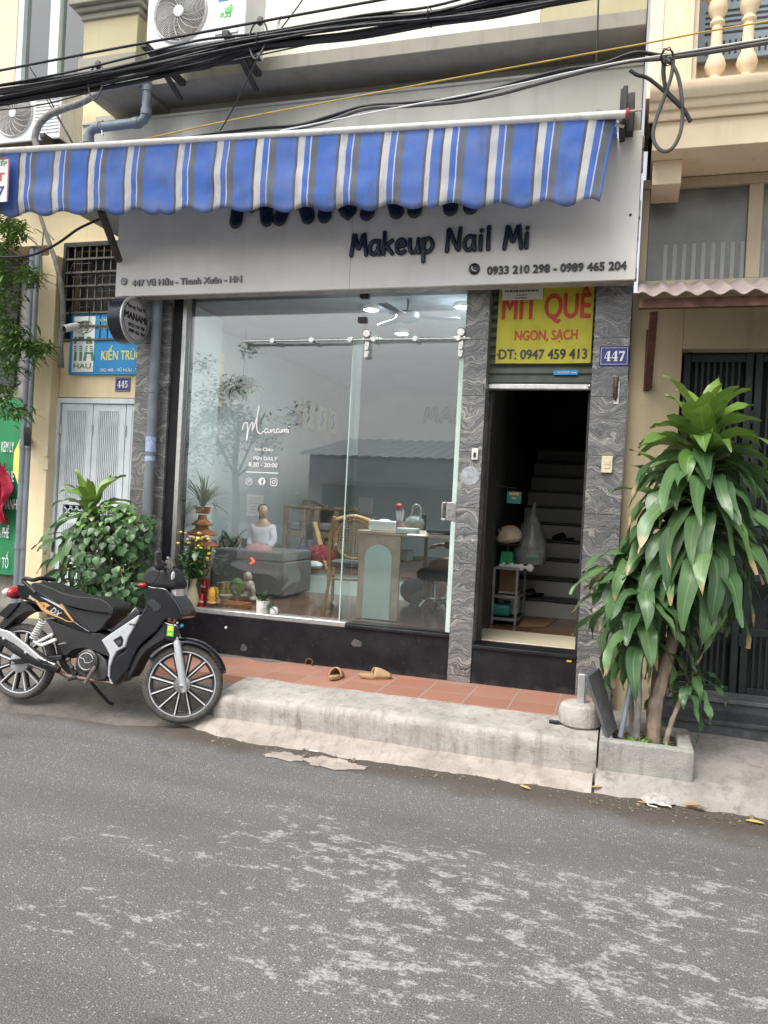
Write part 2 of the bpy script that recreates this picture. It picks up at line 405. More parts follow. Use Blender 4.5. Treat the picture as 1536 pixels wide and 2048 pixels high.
def tiles():
    q = NT('terracotta_tiles')
    b = q.n('TexBrick', offset=0.0, squash=1.0); b.inputs['Scale'].default_value = 1; b.inputs['Brick Width'].default_value = .298; b.inputs['Row Height'].default_value = .283
    b.inputs['Mortar Size'].default_value = .006; b.inputs['Mortar Smooth'].default_value = .2
    b.inputs['Color1'].default_value = (.34, .15, .10, 1); b.inputs['Color2'].default_value = (.40, .19, .13, 1); b.inputs['Mortar'].default_value = (.33, .27, .22, 1)
    q.l(q.mapn((1,1,1), (.37, -5.405+.283*4, 0)), b.inputs['Vector'])
    c = q.mix(q.ramp(q.noise(6, 7, None, .7), [(.45, 0), (.75, .55)]), b.outputs['Color'], (.30, .22, .17))
    c = q.mix(q.ramp(q.noise(70, 4), [(.58, 0), (.7, .4)]), c, (.14, .065, .045))
    q.base(c); q.rough(.62); q.bump(q.math('ADD', q.math('MULTIPLY', b.outputs['Fac'], -.6), q.math('MULTIPLY', q.noise(60, 3), .3)), .4, .005); return q.m
M['tiles'] = tiles()
def glass(name, tint, refl=1.0, dust=.02):
    q = NT(name); t = q.t; t.nodes.remove(q.b)
    tr = q.n('BsdfTransparent'); tr.inputs[0].default_value = (*tint, 1)
    gl = q.n('BsdfGlossy'); gl.inputs['Roughness'].default_value = .01; gl.inputs[0].default_value = (1, 1, 1, 1)
    fr = q.n('Fresnel'); fr.inputs['IOR'].default_value = 1.52
    nz = q.noise(1.2, 2); bp = q.n('Bump'); bp.inputs['Strength'].default_value = .02; bp.inputs['Distance'].default_value = .02; q.l(nz, bp.inputs['Height'])
    q.l(bp.outputs[0], gl.inputs['Normal'])
    mx = q.n('MixShader'); q.l(q.math('MULTIPLY', fr.outputs[0], refl, True), mx.inputs[0]); q.l(tr.outputs[0], mx.inputs[1]); q.l(gl.outputs[0], mx.inputs[2])
    df = q.n('BsdfDiffuse'); df.inputs[0].default_value = (.5, .52, .52, 1)
    m2 = q.n('MixShader'); q.l(q.ramp(q.noise(3, 6, None, .7), [(.3, dust*.5), (.8, dust*1.6)]), m2.inputs[0])
    q.l(mx.outputs[0], m2.inputs[1]); q.l(df.outputs[0], m2.inputs[2]); q.l(m2.outputs[0], t.nodes['Material Output'].inputs[0]); return q.m
M['glass'] = glass('shop_glass', (.93, .97, .965), 1.8, .018)
M['glass_dark'] = glass('window_glass', (.82, .88, .88), 2.6, .05)
def leafmat(name, c0, c1, tip=None):
    q = NT(name); uv = q.sep(q.tc.outputs['UV'])
    at = q.n('Attribute', attribute_name='tone')
    c = q.mix(at.outputs['Fac'], c0, c1)
    st = q.math('FRACT', q.math('MULTIPLY', uv[0], 7)); c = q.mix(q.math('MULTIPLY', q.math('LESS_THAN', st, .22), .22), c, sc(c1, 1.5))
    mid = q.math('LESS_THAN', q.math('ABSOLUTE', q.math('SUBTRACT', uv[0], .5)), .035); c = q.mix(q.math('MULTIPLY', mid, .4), c, sc(c1, 1.7))
    c = q.mix(q.ramp(q.noise(9, 5), [(.55, 0), (.75, .45)]), c, sc(c0, .7))
    if tip:
        tm = q.math('MULTIPLY', q.ramp(q.math('ADD', uv[1], q.math('MULTIPLY', q.noise(40, 3), .08)), [(.90, 0), (.96, 1)]), q.math('GREATER_THAN', at.outputs['Fac'], .62))
        c = q.mix(tm, c, tip)
    q.base(c); q.rough(.36); q.b.inputs['Specular IOR Level'].default_value = .6
    tl = q.n('BsdfTranslucent'); q.l(q.mix(.5, c, c1), tl.inputs[0])
    mx = q.n('MixShader'); mx.inputs[0].default_value = .18; out = q.t.nodes['Material Output']
    q.l(q.b.outputs[0], mx.inputs[1]); q.l(tl.outputs[0], mx.inputs[2]); q.l(mx.outputs[0], out.inputs[0]); return q.m
M['leaf_old'] = leafmat('dracaena_leaf', (.048, .11, .044), (.135, .24, .085), (.42, .30, .15))
M['leaf_new'] = leafmat('young_leaf', (.06, .145, .035), (.21, .33, .058))
M['leaf_bush'] = leafmat('bush_leaf', (.032, .085, .034), (.085, .175, .058))
M['leaf_bushtop'] = leafmat('bush_top_leaf', (.10, .23, .04), (.17, .33, .06))
M['leaf_vine'] = leafmat('vine_leaf', (.04, .10, .03), (.15, .26, .05))
M['leaf_dry'] = leafmat('dry_leaf', (.16, .13, .08), (.24, .21, .12))
M['bark'] = mat('bark', (.23, .18, .13), .9, 0, .35, 14, .6, 40, dirt=.6)
M['bark_grey'] = mat('grey_bark', (.22, .205, .185), .9, 0, .35, 14, .6, 40, dirt=.6)
M['cream_l'] = wallpaint('cream_wall', (.80, .66, .42), .25, .2)
M['cream_r'] = wallpaint('peach_wall', (.78, .64, .45), .3, .3)
M['cream_top'] = wallpaint('pale_cream_wall', (.84, .81, .68), .18, .25)
M['olive'] = wallpaint('olive_wall', (.50, .45, .27), .15, .2)
M['grey_wall'] = wallpaint('grey_green_wall', (.43, .42, .36), .3, .35)
M['ledge'] = wallpaint('ledge_paint', (.33, .31, .25), .35, .4)
M['sign_face'] = wallpaint('sign_panel', (.74, .72, .67), .10, .14, .45)
M['black'] = mat('black_paint', (.012, .012, .015), .35, 0, .2, 8)
M['navy'] = mat('navy_letter', (.012, .018, .04), .3, 0, .2, 8)
M['blackplastic'] = mat('black_plastic', (.018, .018, .02), .5, 0, .25, 14, .05)
M['cable'] = mat('cable_sheath', (.012, .013, .016), .55, 0, .3, 10)
M['greycable'] = mat('grey_cable', (.09, .085, .08), .6, 0, .3, 10)
M['yellowcable'] = mat('yellow_cable', (.55, .36, .06), .6, 0, .2, 10)
M['pvc'] = mat('grey_pvc', (.17, .20, .225), .5, 0, .15, 8, dirt=.35)
M['whiteplastic'] = mat('white_plastic', (.72, .72, .69), .4, 0, .06, 8, dirt=.18)
M['creamplastic'] = mat('cream_plastic', (.70, .62, .42), .45, 0, .08, 8, dirt=.2)
M['alu'] = mat('aluminium', (.62, .62, .60), .38, .75, .12, 20, dirt=.25)
M['steel'] = mat('brushed_steel', (.55, .54, .52), .3, .95, .12, 30)
M['chrome'] = mat('chrome', (.78, .78, .78), .14, 1, .08, 20)
M['darkmetal'] = mat('dark_metal', (.055, .05, .048), .55, .4, .3, 20)
M['white'] = mat('white_print', (.80, .80, .78), .5, 0, .04, 8)
M['paper'] = mat('paper', (.72, .71, .68), .8, 0, .06, 12)
M['rust'] = mat('rusty_steel', (.12, .055, .035), .8, .2, .4, 14, .3, dirt=.5)
M['gate'] = mat('dark_green_gate', (.016, .026, .024), .45, .2, .3, 8)
M['rubber'] = mat('tyre_rubber', (.085, .080, .073), .9, 0, .35, 20, .15)
M['pearl'] = mat('gloss_black', (.006, .007, .011), .12, 0, .3, 8, coat=.9, spec=.5)
M['matt_black'] = mat('matt_black', (.020, .020, .022), .55, 0, .2, 10)
M['seatvinyl'] = mat('seat_vinyl', (.018, .018, .02), .52, 0, .2, 30, .1, 200)
M['silver'] = mat('silver_paint', (.58, .59, .61), .35, .3, .05, 10)
M['enginegrey'] = mat('engine_grey', (.09, .088, .085), .5, .6, .35, 20, .1)
M['redlens'] = mat('red_lens', (.45, .03, .03), .2, 0, .2, 20, coat=.5)
M['clearlens'] = mat('clear_lens', (.75, .72, .72), .15, 0, .1, 20, coat=.5)
M['gold'] = mat('gold_sticker', (.62, .36, .12), .35, .2, .15, 20)
M['green_st'] = mat('green_sticker', (.10, .55, .10), .4, 0, .1, 20)
M['yellow_st'] = mat('yellow_sticker', (.75, .62, .06), .5, 0, .1, 20)
M['red'] = mat('red_print', (.55, .055, .03), .55, 0, .12, 10)
M['oak'] = mat('oak_laminate', (.60, .46, .34), .45, 0, .18, 9)
M['wood'] = mat('honey_wood', (.50, .29, .11), .42, 0, .25, 9)
M['darkwood'] = mat('dark_wood', (.20, .13, .07), .5, 0, .3, 9)
M['mint'] = mat('mint_panel', (.70, .83, .75), .4, 0, .05, 6)
def planks():
    q = NT('wood_floor'); b = q.n('TexBrick', offset=.5); b.inputs['Scale'].default_value = 1; b.inputs['Brick Width'].default_value = .9; b.inputs['Row Height'].default_value = .11
    b.inputs['Mortar Size'].default_value = .002; b.inputs['Color1'].default_value = (.17, .075, .042, 1); b.inputs['Color2'].default_value = (.24, .115, .065, 1); b.inputs['Mortar'].default_value = (.05, .025, .015, 1)
    q.l(q.co, b.inputs['Vector'])
    q.base(q.mix(q.ramp(q.noise(6, 6, q.mapn((1, 9, 1))), [(.4, 0), (.7, .5)]), b.outputs['Color'], (.11, .05, .03))); q.rough(.22); return q.m
M['planks'] = planks()
M['inwall'] = wallpaint('interior_wall', (.48, .525, .52), .05, .04)
M['inceil'] = wallpaint('interior_ceiling', (.42, .42, .45), .03, .02)
M['sofa'] = mat('grey_fabric', (.17, .165, .155), .9, 0, .15, 20, .2, 300)
M['terracotta'] = mat('terracotta', (.42, .15, .06), .6, 0, .2, 10)
M['ceram'] = mat('celadon_ceramic', (.52, .50, .33), .25, 0, .15, 25, coat=.3)
M['melon'] = mat('melon_skin', (.13, .20, .045), .5, 0, .35, 22)
M['cokered'] = mat('red_can', (.50, .025, .02), .25, .3, .1, 20)
M['orange'] = mat('orange_wax', (.75, .42, .05), .4, 0, .2, 20)
M['skin'] = mat('skin', (.52, .33, .24), .5, 0, .08, 12)
M['hair'] = mat('hair', (.012, .010, .009), .45, 0, .3, 30)
M['blouse'] = mat('white_cloth', (.60, .57, .60), .85, 0, .06, 12)
M['pinkcloth'] = mat('dusty_pink_cloth', (.45, .22, .21), .9, 0, .2, 18)
M['darkcloth'] = mat('dark_cloth', (.03, .03, .04), .9, 0, .3, 18)
M['foam'] = mat('tan_foam', (.44, .29, .155), .75, 0, .08, 14, .15, 300)
M['teal'] = mat('teal_plastic', (.02, .22, .17), .4, 0, .15, 12)
M['greenenamel'] = mat('green_enamel', (.02, .26, .10), .4, 0, .15, 12)
M['beigeplastic'] = mat('beige_plastic', (.62, .50, .36), .4, 0, .1, 12)
M['plasticbag'] = mat('clear_bag', (.20, .215, .20), .3, 0, .3, 14, .5, 30)
M['soil'] = mat('soil', (.075, .055, .04), .95, 0, .5, 30, .8, 60)
M['corrug'] = mat('faded_pink_roofing', (.33, .265, .245), .85, 0, .15, 8, dirt=.6)
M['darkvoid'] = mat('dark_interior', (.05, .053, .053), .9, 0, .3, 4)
M['board'] = mat('grey_board', (.085, .085, .088), .6, 0, .2, 9, dirt=.3)
M['tread'] = mat('dark_tread', (.02, .02, .022), .4, 0, .3, 9)
M['stairwhite'] = wallpaint('stair_riser', (.52, .50, .44), .12, .1, .4)
M['floorcream'] = mat('cream_floor_tile', (.62, .55, .40), .5, 0, .03, 2)
M['card'] = mat('cardboard', (.34, .20, .11), .85, 0, .15, 12)
M['bluesign'] = mat('blue_sign', (.025, .27, .58), .5, 0, .08, 5)
M['plateblue'] = mat('plate_blue', (.028, .035, .20), .35, 0, .08, 10)
M['yellowtxt'] = mat('yellow_print', (.80, .75, .18), .55, 0, .06, 10)
M['greentxt'] = mat('green_print', (.10, .26, .12), .55, 0, .06, 10)
M['shutter'] = mat('shutter_slat', (.125, .135, .115), .5, .2, .15, 8, dirt=.3)
M['doorblue'] = mat('pale_blue_door', (.70, .76, .79), .5, 0, .06, 8, dirt=.25)
M['doorgap'] = mat('door_gap', (.03, .033, .036), .8, 0, .1, 8)
M['cane'] = mat('woven_cane', (.55, .45, .29), .7, 0, .15, 60)
# ------------------------------------------------------------------ ground
from mathutils import noise as NZ
def nz(x, y, z=0, s=1): return NZ.noise(V((x*s, y*s, z*s)))
def nzf(x, y, z=0, s=1): return NZ.fractal(V((x*s, y*s, z*s)), 1.0, 2.0, 4)
m = MB(); m.grid(lambda u, v: V((-45+90*u, -35+85*v, 0)), 6, 6)
struct(m.build('road', M['asphalt'], normals=False), label='grey asphalt road with pale worn flakes and a damp dirty gutter')
KY, KZ = 4.64, .233
def kerb_fn(q):
    x, y, z = q
    soft = max(0, min(1, (-1.5-x)/.8))
    n = nzf(x, y*3, z*3, 2.2)*.014+nz(x, z*2, y, 17)*.004
    if z > .12: z += n*.6 - soft*.02*max(0, (5.0-y)/.36)
    else: n *= 1.2
    return V((x, y+n*(1 if y < 4.8 else 0), z))
m = MB(); pr = [(4.665, -.02), (4.655, .05), (4.65, .10), (4.646, .15), (4.645, .19), (4.652, .215), (4.668, .229), (4.70, .233), (4.82, .233), (4.95, .234), (5.145, .235)]
m.prof(pr, -2.52, -.086, 90, kerb_fn)
for xe in (-2.52, -.086): m.add([kerb_fn(V((xe, y, z))) for y, z in pr]+[V((xe, 5.145, -.02))], [tuple(range(len(pr)+1))])
struct(m.build('kerb', M['kerb'], smooth=True, sharp=50), label='worn pale concrete kerb step in front of the shop')
def apron(x0, x1, yb, zb, y0, seed, name, mt, lab, nx=110):
    def fn(u, v):
        x = x0+(x1-x0)*u; e = y0(x)+nzf(x, seed, 0, 3.1)*.06+nz(x, seed, 0, 13)*.015
        y = e+(yb-e)*v; zt = zb(x)
        return V((x, y, -.006+(zt+.006)*min(1, v**.75)+nzf(x, y, seed, 6)*.006*math.sin(math.pi*v)))
    m = MB(); m.grid(fn, nx, 8); return struct(m.build(name, mt, smooth=True, sharp=70), label=lab)
apron(-2.9, -.10, 4.668, lambda x: .05+.02*max(0, min(1, -x/2)), lambda x: 4.47+.015*x+max(0, (-2.1-x)/.8)*.17, 3.3, 'gutter_edge', M['apron'], 'pinkish mortar strip along the foot of the kerb')
# two mortar smears on the asphalt
for i, (cx, cy, a, b) in enumerate([(565, 1513, .13, .07), (668, 1528, .19, .085)]):
    c = PZ(cx, cy, 0); pts = []
    for k in range(40):
        t = 2*math.pi*k/40; r = 1+.5*nzf(math.cos(t)*1.3+i*5, math.sin(t)*1.3, 2.2, 1.6)
        pts.append(V((c.x+a*r*math.cos(t), c.y+b*r*math.sin(t), .005)))
    m = MB(); m.add(pts, [tuple(range(40))]); struct(m.build('mortar_smear', M['apron'], normals=False), label='flat pale mortar smear dried on the asphalt')
m = MB(); m.box(-4.1, -.09, 5.14, 5.79, .05, .238)
struct(m.build('pavement', M['tiles'], bevel=.004), label='terracotta tiled pavement strip under the shop front')
rp = [(4.47, -.012), (4.50, .03), (4.54, .055), (4.62, .08), (4.75, .105), (4.95, .125), (5.2, .14), (5.6, .15), (6.3, .155)]
def rp_fn(q):
    x, y, z = q; n = nzf(x, y, 0, 2.5)
    return V((x, y+(n*.05+nz(x, 3, 1, 11)*.02+.035*(x-.3)*-.6 if y < 4.6 else 0), z+n*.008 if z > 0 else z))
m = MB(); m.prof(rp, -.084, 5, 120, rp_fn)
m.add([rp_fn(V((-.084, y, z))) for y, z in rp]+[V((-.084, 6.3, -.02))], [tuple(range(len(rp)+1))])
struct(m.build('sidewalk', M['pave'], smooth=True, sharp=60), label='cracked sloping concrete sidewalk right of the shop')
lp = [(4.32, -.01), (4.45, .015), (4.62, .05), (4.8, .10), (5.0, .15), (5.3, .20), (5.7, .235), (6.4, .27), (9, .33)]
m = MB(); m.prof(lp, -14, -2.50, 100, lambda q: V((q.x, q.y+nzf(q.x, 7, 0, 1.5)*.08*(q.y < 4.5), q.z+(nzf(q.x, q.y, 0, 2)*.012 if q.z > 0 else 0)-(max(0, min(1, (q.x+3.5)/.95))*(q.z+.012) if q.y < 4.66 else 0))))
struct(m.build('path', M['dirtpave'], smooth=True, sharp=60), label='dirty sloping concrete ground behind the motorbike')
# ------------------------------------------------------------------ the shop building
WY = 5.77                                                     # face of the ground-floor stone
shop = thing('shop_building', 'grey shop house with swirled granite columns and a wide glass front', 'building', (-1.9, 6, .2))
def part(name, mt, par=shop, **k): return lambda m: m.build(name, mt, par, **k)
def boxpart(name, mt, par, *bx, bevel=.003, **k):
    m = MB()
    for b in bx: m.box(*b)
    return m.build(name, mt, par, bevel=bevel, **k)
boxpart('column', M['granite'], shop, (-1.205, -1.03, WY, 6.1, .2, 3.3), bevel=.004)
boxpart('column', M['granite2'], shop, (-.277, -.03, WY, 6.1, .15, 3.3), bevel=.004)
boxpart('column', M['granite2'], shop, (-4.02, -3.70, WY, 6.6, .15, 3.3), bevel=.004)
boxpart('plinth', M['black_stone'], shop, (-3.70, -1.206, WY+.008, 6.0, .2, .556))
boxpart('sill', M['black_stone'], shop, (-2.03, -1.206, WY-.012, 6.0, .5565, .583), bevel=.005)
boxpart('door_step', M['black_stone'], shop, (-1.029, -.278, WY+.012, 6.0, .2, .497))
boxpart('threshold', M['black_stone'], shop, (-1.029, -.278, WY-.01, 6.02, .4975, .525), bevel=.005)
boxpart('reveal', M['black_stone'], shop, (-3.699, -3.615, WY+.03, 6.0, .2, 3.3))
# upper storey
GX0 = P(165, 265, 5.66).x
boxpart('fascia_wall', M['grey_wall'], shop, (-4.06, -.035, 5.66, 6.6, 3.30, 3.86), (GX0, -.035, 5.66, 6.6, 3.861, 4.62))
boxpart('fascia_band', M['grey_wall'], shop, (GX0, -.035, 5.82, 6.6, 4.62, 4.775))
boxpart('fascia_ridge', M['grey_wall'], shop, (GX0, -.036, 5.645, 5.819, 4.615, 4.635))
LX0 = P(284, 200, 5.53).x
boxpart('ledge', M['ledge'], shop, (LX0, -.034, 5.46, 6.6, 4.776, 4.885), bevel=.006)
boxpart('upper_wall', M['cream_top'], shop, (LX0, -.75, 5.60, 6.6, 4.886, 7.2))
boxpart('upper_wall', M['olive'], shop, (-.749, -.034, 5.59, 6.6, 4.886, 7.2))
a = rect(165, 40, 272, 195, 5.36)
m = MB(); m.box(a[0], a[1], 5.36, 6.5, 4.98, 7.2); m.build('pilaster', M['olive'], shop, bevel=.004)
m = MB(); zc = P(220, 25, 5.3).z
for k, (o, h0, h1) in enumerate([(.02, 0, .05), (.05, .05, .09), (.09, .09, .2)]): m.box(a[0]-o, a[1]+o, 5.36-o, 6.0, zc+h0, zc+h1)
m.build('pilaster_cap', M['ledge'], shop, bevel=.01, seg=3)
m = MB(); m.box(a[0]-.01, a[1]+.02, 5.32, 6.4, 4.74, 4.98); m.build('pilaster_foot', M['ledge'], shop, bevel=.008)
# interior shell of the shop
FZ = .583
m = MB(); m.box(-3.95, -1.10, 5.98, 11.2, FZ-.05, FZ); m.build('interior_floor', M['planks'], shop)
m = MB(); m.box(-3.6, -1.206, 5.85, 5.98, FZ-.04, FZ-.001); m.build('interior_floor_edge', M['planks'], shop)
m = MB(); m.box(-4.02, -3.95, 6.601, 11.3, .2, 3.18); m.box(-3.70, -3.69, 6.001, 6.6, .2, 3.18); m.box(-3.95, -3.701, 6.601, 6.61, .2, 3.18); m.build('interior_wall', M['inwall'], shop)
m = MB(); m.box(-3.95, -1.10, 11.2, 11.3, .2, 3.4); m.build('interior_wall', M['inwall'], shop)
m = MB(); m.box(-1.16, -1.10, 6.1, 11.2, .2, 3.4); m.build('partition', M['inwall'], shop)
m = MB(); m.box(-4.02, -.03, 6.0, 11.3, 3.4, 3.5); m.build('ceiling_slab', M['darkvoid'], shop); m = MB(); m.box(-3.95, -1.161, 6.0, 11.2, 3.18, 3.25); m.build('ceiling', M['inceil'], shop)
m = MB(); m.box(-3.95, -1.161, 7.62, 11.2, FZ+.0005, .80); m.build('platform', M['mint'], shop)
m = MB(); m.box(-3.95, -1.161, 7.60, 11.2, .8005, .82); m.build('platform_top', M['planks'], shop)
# glass front
win = MB().box(-3.615, -3.575, 5.80, 5.87, .585, 3.3).build('window', M['alu'], shop, bevel=.004)
boxpart('sill', M['alu'], win, (-3.575, -2.03, 5.775, 5.87, .557, .597), bevel=.006)
m = MB(); m.box(-3.575, -2.03, 5.845, 5.857, .598, 3.3); m.build('pane', M['glass'], win)
m = MB(); m.box(-2.025, -1.206, 5.845, 5.857, 2.80, 3.3); m.build('transom_pane', M['glass'], win)
m = MB()
for px, py in ((729, 591), (725, 640)):
    c = P(px, py, 5.84); m.box(c.x-.035, c.x+.035, 5.825, 5.876, c.z-.022, c.z+.022)
m.build('glass_clamp', M['darkmetal'], win, bevel=.003)
door = MB().box(-2.09, -1.245, 5.81, 5.822, .592, 2.80).build('glass_door', M['glass'], shop)
M['edgeglass'] = mat('glass_edge', (.56, .68, .62), .2, 0, .08, 12)
boxpart('glass_edge', M['edgeglass'], door, (-1.2445, -1.2065, 5.800, 5.828, .592, 2.80), bevel=.002)
boxpart('glass_edge', M['edgeglass'], door, (-2.098, -2.0905, 5.807, 5.825, .592, 2.80), bevel=.001)
h0 = P(896, 1023, 5.79)
m = MB(); m.box(-1.285, -1.208, 5.793, 5.834, h0.z-.07, h0.z+.07)
m.build('lock_plate', M['steel'], door, bevel=.003)
m = MB(); m.box(-1.318, -1.286, 5.785, 5.80, h0.z-.07, h0.z-.055); m.box(-1.318, -1.286, 5.785, 5.80, h0.z+.055, h0.z+.07); m.box(-1.318, -1.306, 5.785, 5.80, h0.z-.055, h0.z+.055)
m.build('handle', M['steel'], door, bevel=.003)
ra, rb = P(485, 679, 5.76), P(932, 679, 5.76); rz = (ra.z+rb.z)/2
m = MB(); m.tube([(ra.x, 5.77, rz), (rb.x+.03, 5.77, rz)], .0115, 10); rail = m.build('sliding_rail', M['steel'], win, smooth=True)
m = MB()
for px in (546, 624, 701, 748, 831, 917):
    x = P(px, 679, 5.77).x; m.lathe((x, 5.75, rz), [(.02, 0), (.02, .012), (.012, .013), (.012, .09)], 14, Matrix.Rotation(rad(-90), 3, 'X'))
m.build('rail_standoff', M['steel'], rail, smooth=True)
for px in (733, 921):
    x = P(px, 690, 5.77).x; m = MB(); R_ = Matrix.Rotation(rad(-90), 3, 'X')
    m.lathe((x, 5.752, rz+.045), [(.028, 0), (.034, .006), (.034, .03)], 18, R_)
    m.box(x-.017, x+.017, 5.778, 5.80, rz-.14, rz+.03)
    for dz in (-.065, -.12): m.lathe((x, 5.765, rz+dz), [(.017, 0), (.02, .004), (.02, .02)], 14, R_)
    m.build('roller_hanger', M['steel'], door, smooth=True)
# roller shutter over the stair doorway
m = MB(); z = 2.47
while z < 3.3:
    m.prof([(5.90, z), (5.885, z+.012), (5.882, z+.04), (5.90, z+.066)], -1.03, -.277, 1); z += .068
sh = m.build('roller_shutter', M['shutter'], shop, smooth=True, sharp=40)
boxpart('bottom_bar', M['alu'], sh, (-1.029, -.278, 5.86, 5.92, 2.425, 2.468), bevel=.008)
m = MB(); c = P(1179, 772, 5.85); m.ball((c.x, 5.852, c.z), .016, 12, 8); m.build('knob', M['chrome'], sh, smooth=True)
for x0, x1 in ((-1.029, -1.005), (-.302, -.278)): boxpart('guide_rail', M['darkmetal'], shop, (x0, x1, 5.95, 6.03, .526, 2.424))
# stair hall
boxpart('hall_floor', M['floorcream'], shop, (-1.09, -.2, 6.021, 6.62, .40, .531))
boxpart('hall_floor', M['planks'], shop, (-1.09, -.2, 6.62, 8.3, .40, .525))
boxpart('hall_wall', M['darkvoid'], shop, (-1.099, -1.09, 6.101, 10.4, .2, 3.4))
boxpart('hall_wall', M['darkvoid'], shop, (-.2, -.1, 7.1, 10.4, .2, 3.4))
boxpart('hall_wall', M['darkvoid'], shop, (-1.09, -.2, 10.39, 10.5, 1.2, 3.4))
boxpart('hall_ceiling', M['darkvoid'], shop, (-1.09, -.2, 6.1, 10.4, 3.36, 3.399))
SR, SG, SY0 = .182, .25, 7.75
for k in range(10):
    y = SY0+SG*k; z = .525+SR*k
    st = boxpart('stair_step', M['stairwhite'], shop, (-1.09, -.2, y, y+SG, .45+SR*max(0, k-1), z+SR-.031))
    boxpart('tread', M['tread'], st, (-1.09, -.2, y-.03, y+SG, z+SR-.03, z+SR), bevel=.006)
# the folded inner door leaf against the right side of the hall
leaf = boxpart('door_leaf', mat('beige_door', (.30, .26, .18), .5, 0, .12, 7), shop, (-.262, -.215, 6.12, 6.95, .55, 2.4), bevel=.004)
m = MB()
for k in range(6): m.box(-.272, -.2625, 6.15+.13*k, 6.2+.13*k, .9, 2.38)
m.build('panel_rib', M['darkmetal'], leaf)
c = P(1150, 1068, 6.2)
m = MB(); m.tube([( -.29, 6.16, c.z+.04), (-.29, 6.16, c.z+.06), (-.275, 6.17, c.z+.06), (-.275, 6.17, c.z+.03)], .004, 6); m.box(-.30, -.27, 6.155, 6.175, c.z-.03, c.z+.02)
tag(m.build('padlock', M['steel'], None, bevel=.003), 'small steel padlock hanging on the inner door leaf of the stair hall', 'padlock')
# small fittings on the stone
def plate(px0, py0, px1, py1, Y, d, mt, name, bevel=.004):
    a = rect(px0, py0, px1, py1, Y); m = MB(); m.box(a[0], a[1], Y-d, Y-.0015, a[2], a[3]); return m.build(name, mt, None, bevel=bevel), a
o, a = plate(944, 897, 957, 920, WY, .02, M['whiteplastic'], 'doorbell'); tag(o, 'white doorbell button with bell mark on the granite column by the glass door', 'doorbell')
m = MB(); cx, cz = (a[0]+a[1])/2, (a[2]+a[3])/2; yb = WY-.0215
m.prism([(cx-.013, cz-.02), (cx+.013, cz-.02), (cx+.009, cz-.012), (cx+.009, cz+.006), (cx, cz+.016), (cx-.009, cz+.006), (cx-.009, cz-.012)], yb-.002, yb); m.build('bell_mark', M['darkmetal'], o)
m = MB(); m.box(cx-.005, cx+.005, yb-.003, yb, cz-.028, cz-.022); m.build('bell_mark', M['darkmetal'], o)
o, a = plate(1203, 912, 1225, 946, WY, .022, M['creamplastic'], 'light_switch'); tag(o, 'cream wall switch with a square rocker on the right granite pillar', 'light switch')
cx, cz = (a[0]+a[1])/2, (a[2]+a[3])/2; boxpart('rocker', M['creamplastic'], o, (cx-.02, cx+.02, WY-.028, WY-.0225, cz-.004, cz+.028), bevel=.002); boxpart('rocker_base', M['creamplastic'], o, (cx-.02, cx+.02, WY-.026, WY-.0225, cz-.03, cz-.006), bevel=.002)
m = MB(); c = P(940, 952, WY); m.lathe((c.x, WY-.0015, c.z), [(.072, 0), (.07, .002), (.06, .0025)], 30, Matrix.Rotation(rad(90), 3, 'X')); tag(m.build('round_patch', mat('silvery_residue', (.36, .37, .38), .55, .2, .35, 30), None), 'round silvery sticker residue on the granite column under the doorbell', 'sticker')
hd = thing('pull_handle', 'brown metal tube fitting on a bright steel plate on the right pillar', 'wall fitting', P(1231, 780, WY))
a = rect(1226, 756, 1239, 809, WY); boxpart('back_plate', M['steel'], hd, (a[0]+.006, a[1], WY-.006, WY-.0015, a[2], a[3]-.02), bevel=.002)
m = MB(); cx = (a[0]+a[1])/2-.004; m.tube([(cx, WY-.03, a[2]+.025), (cx, WY-.03, a[2]+.05), (cx, WY-.03, a[3])], [.006, .017, .017], 14); m.build('tube', mat('bronze', (.16, .11, .08), .3, .8, .1, 20), hd, smooth=True)
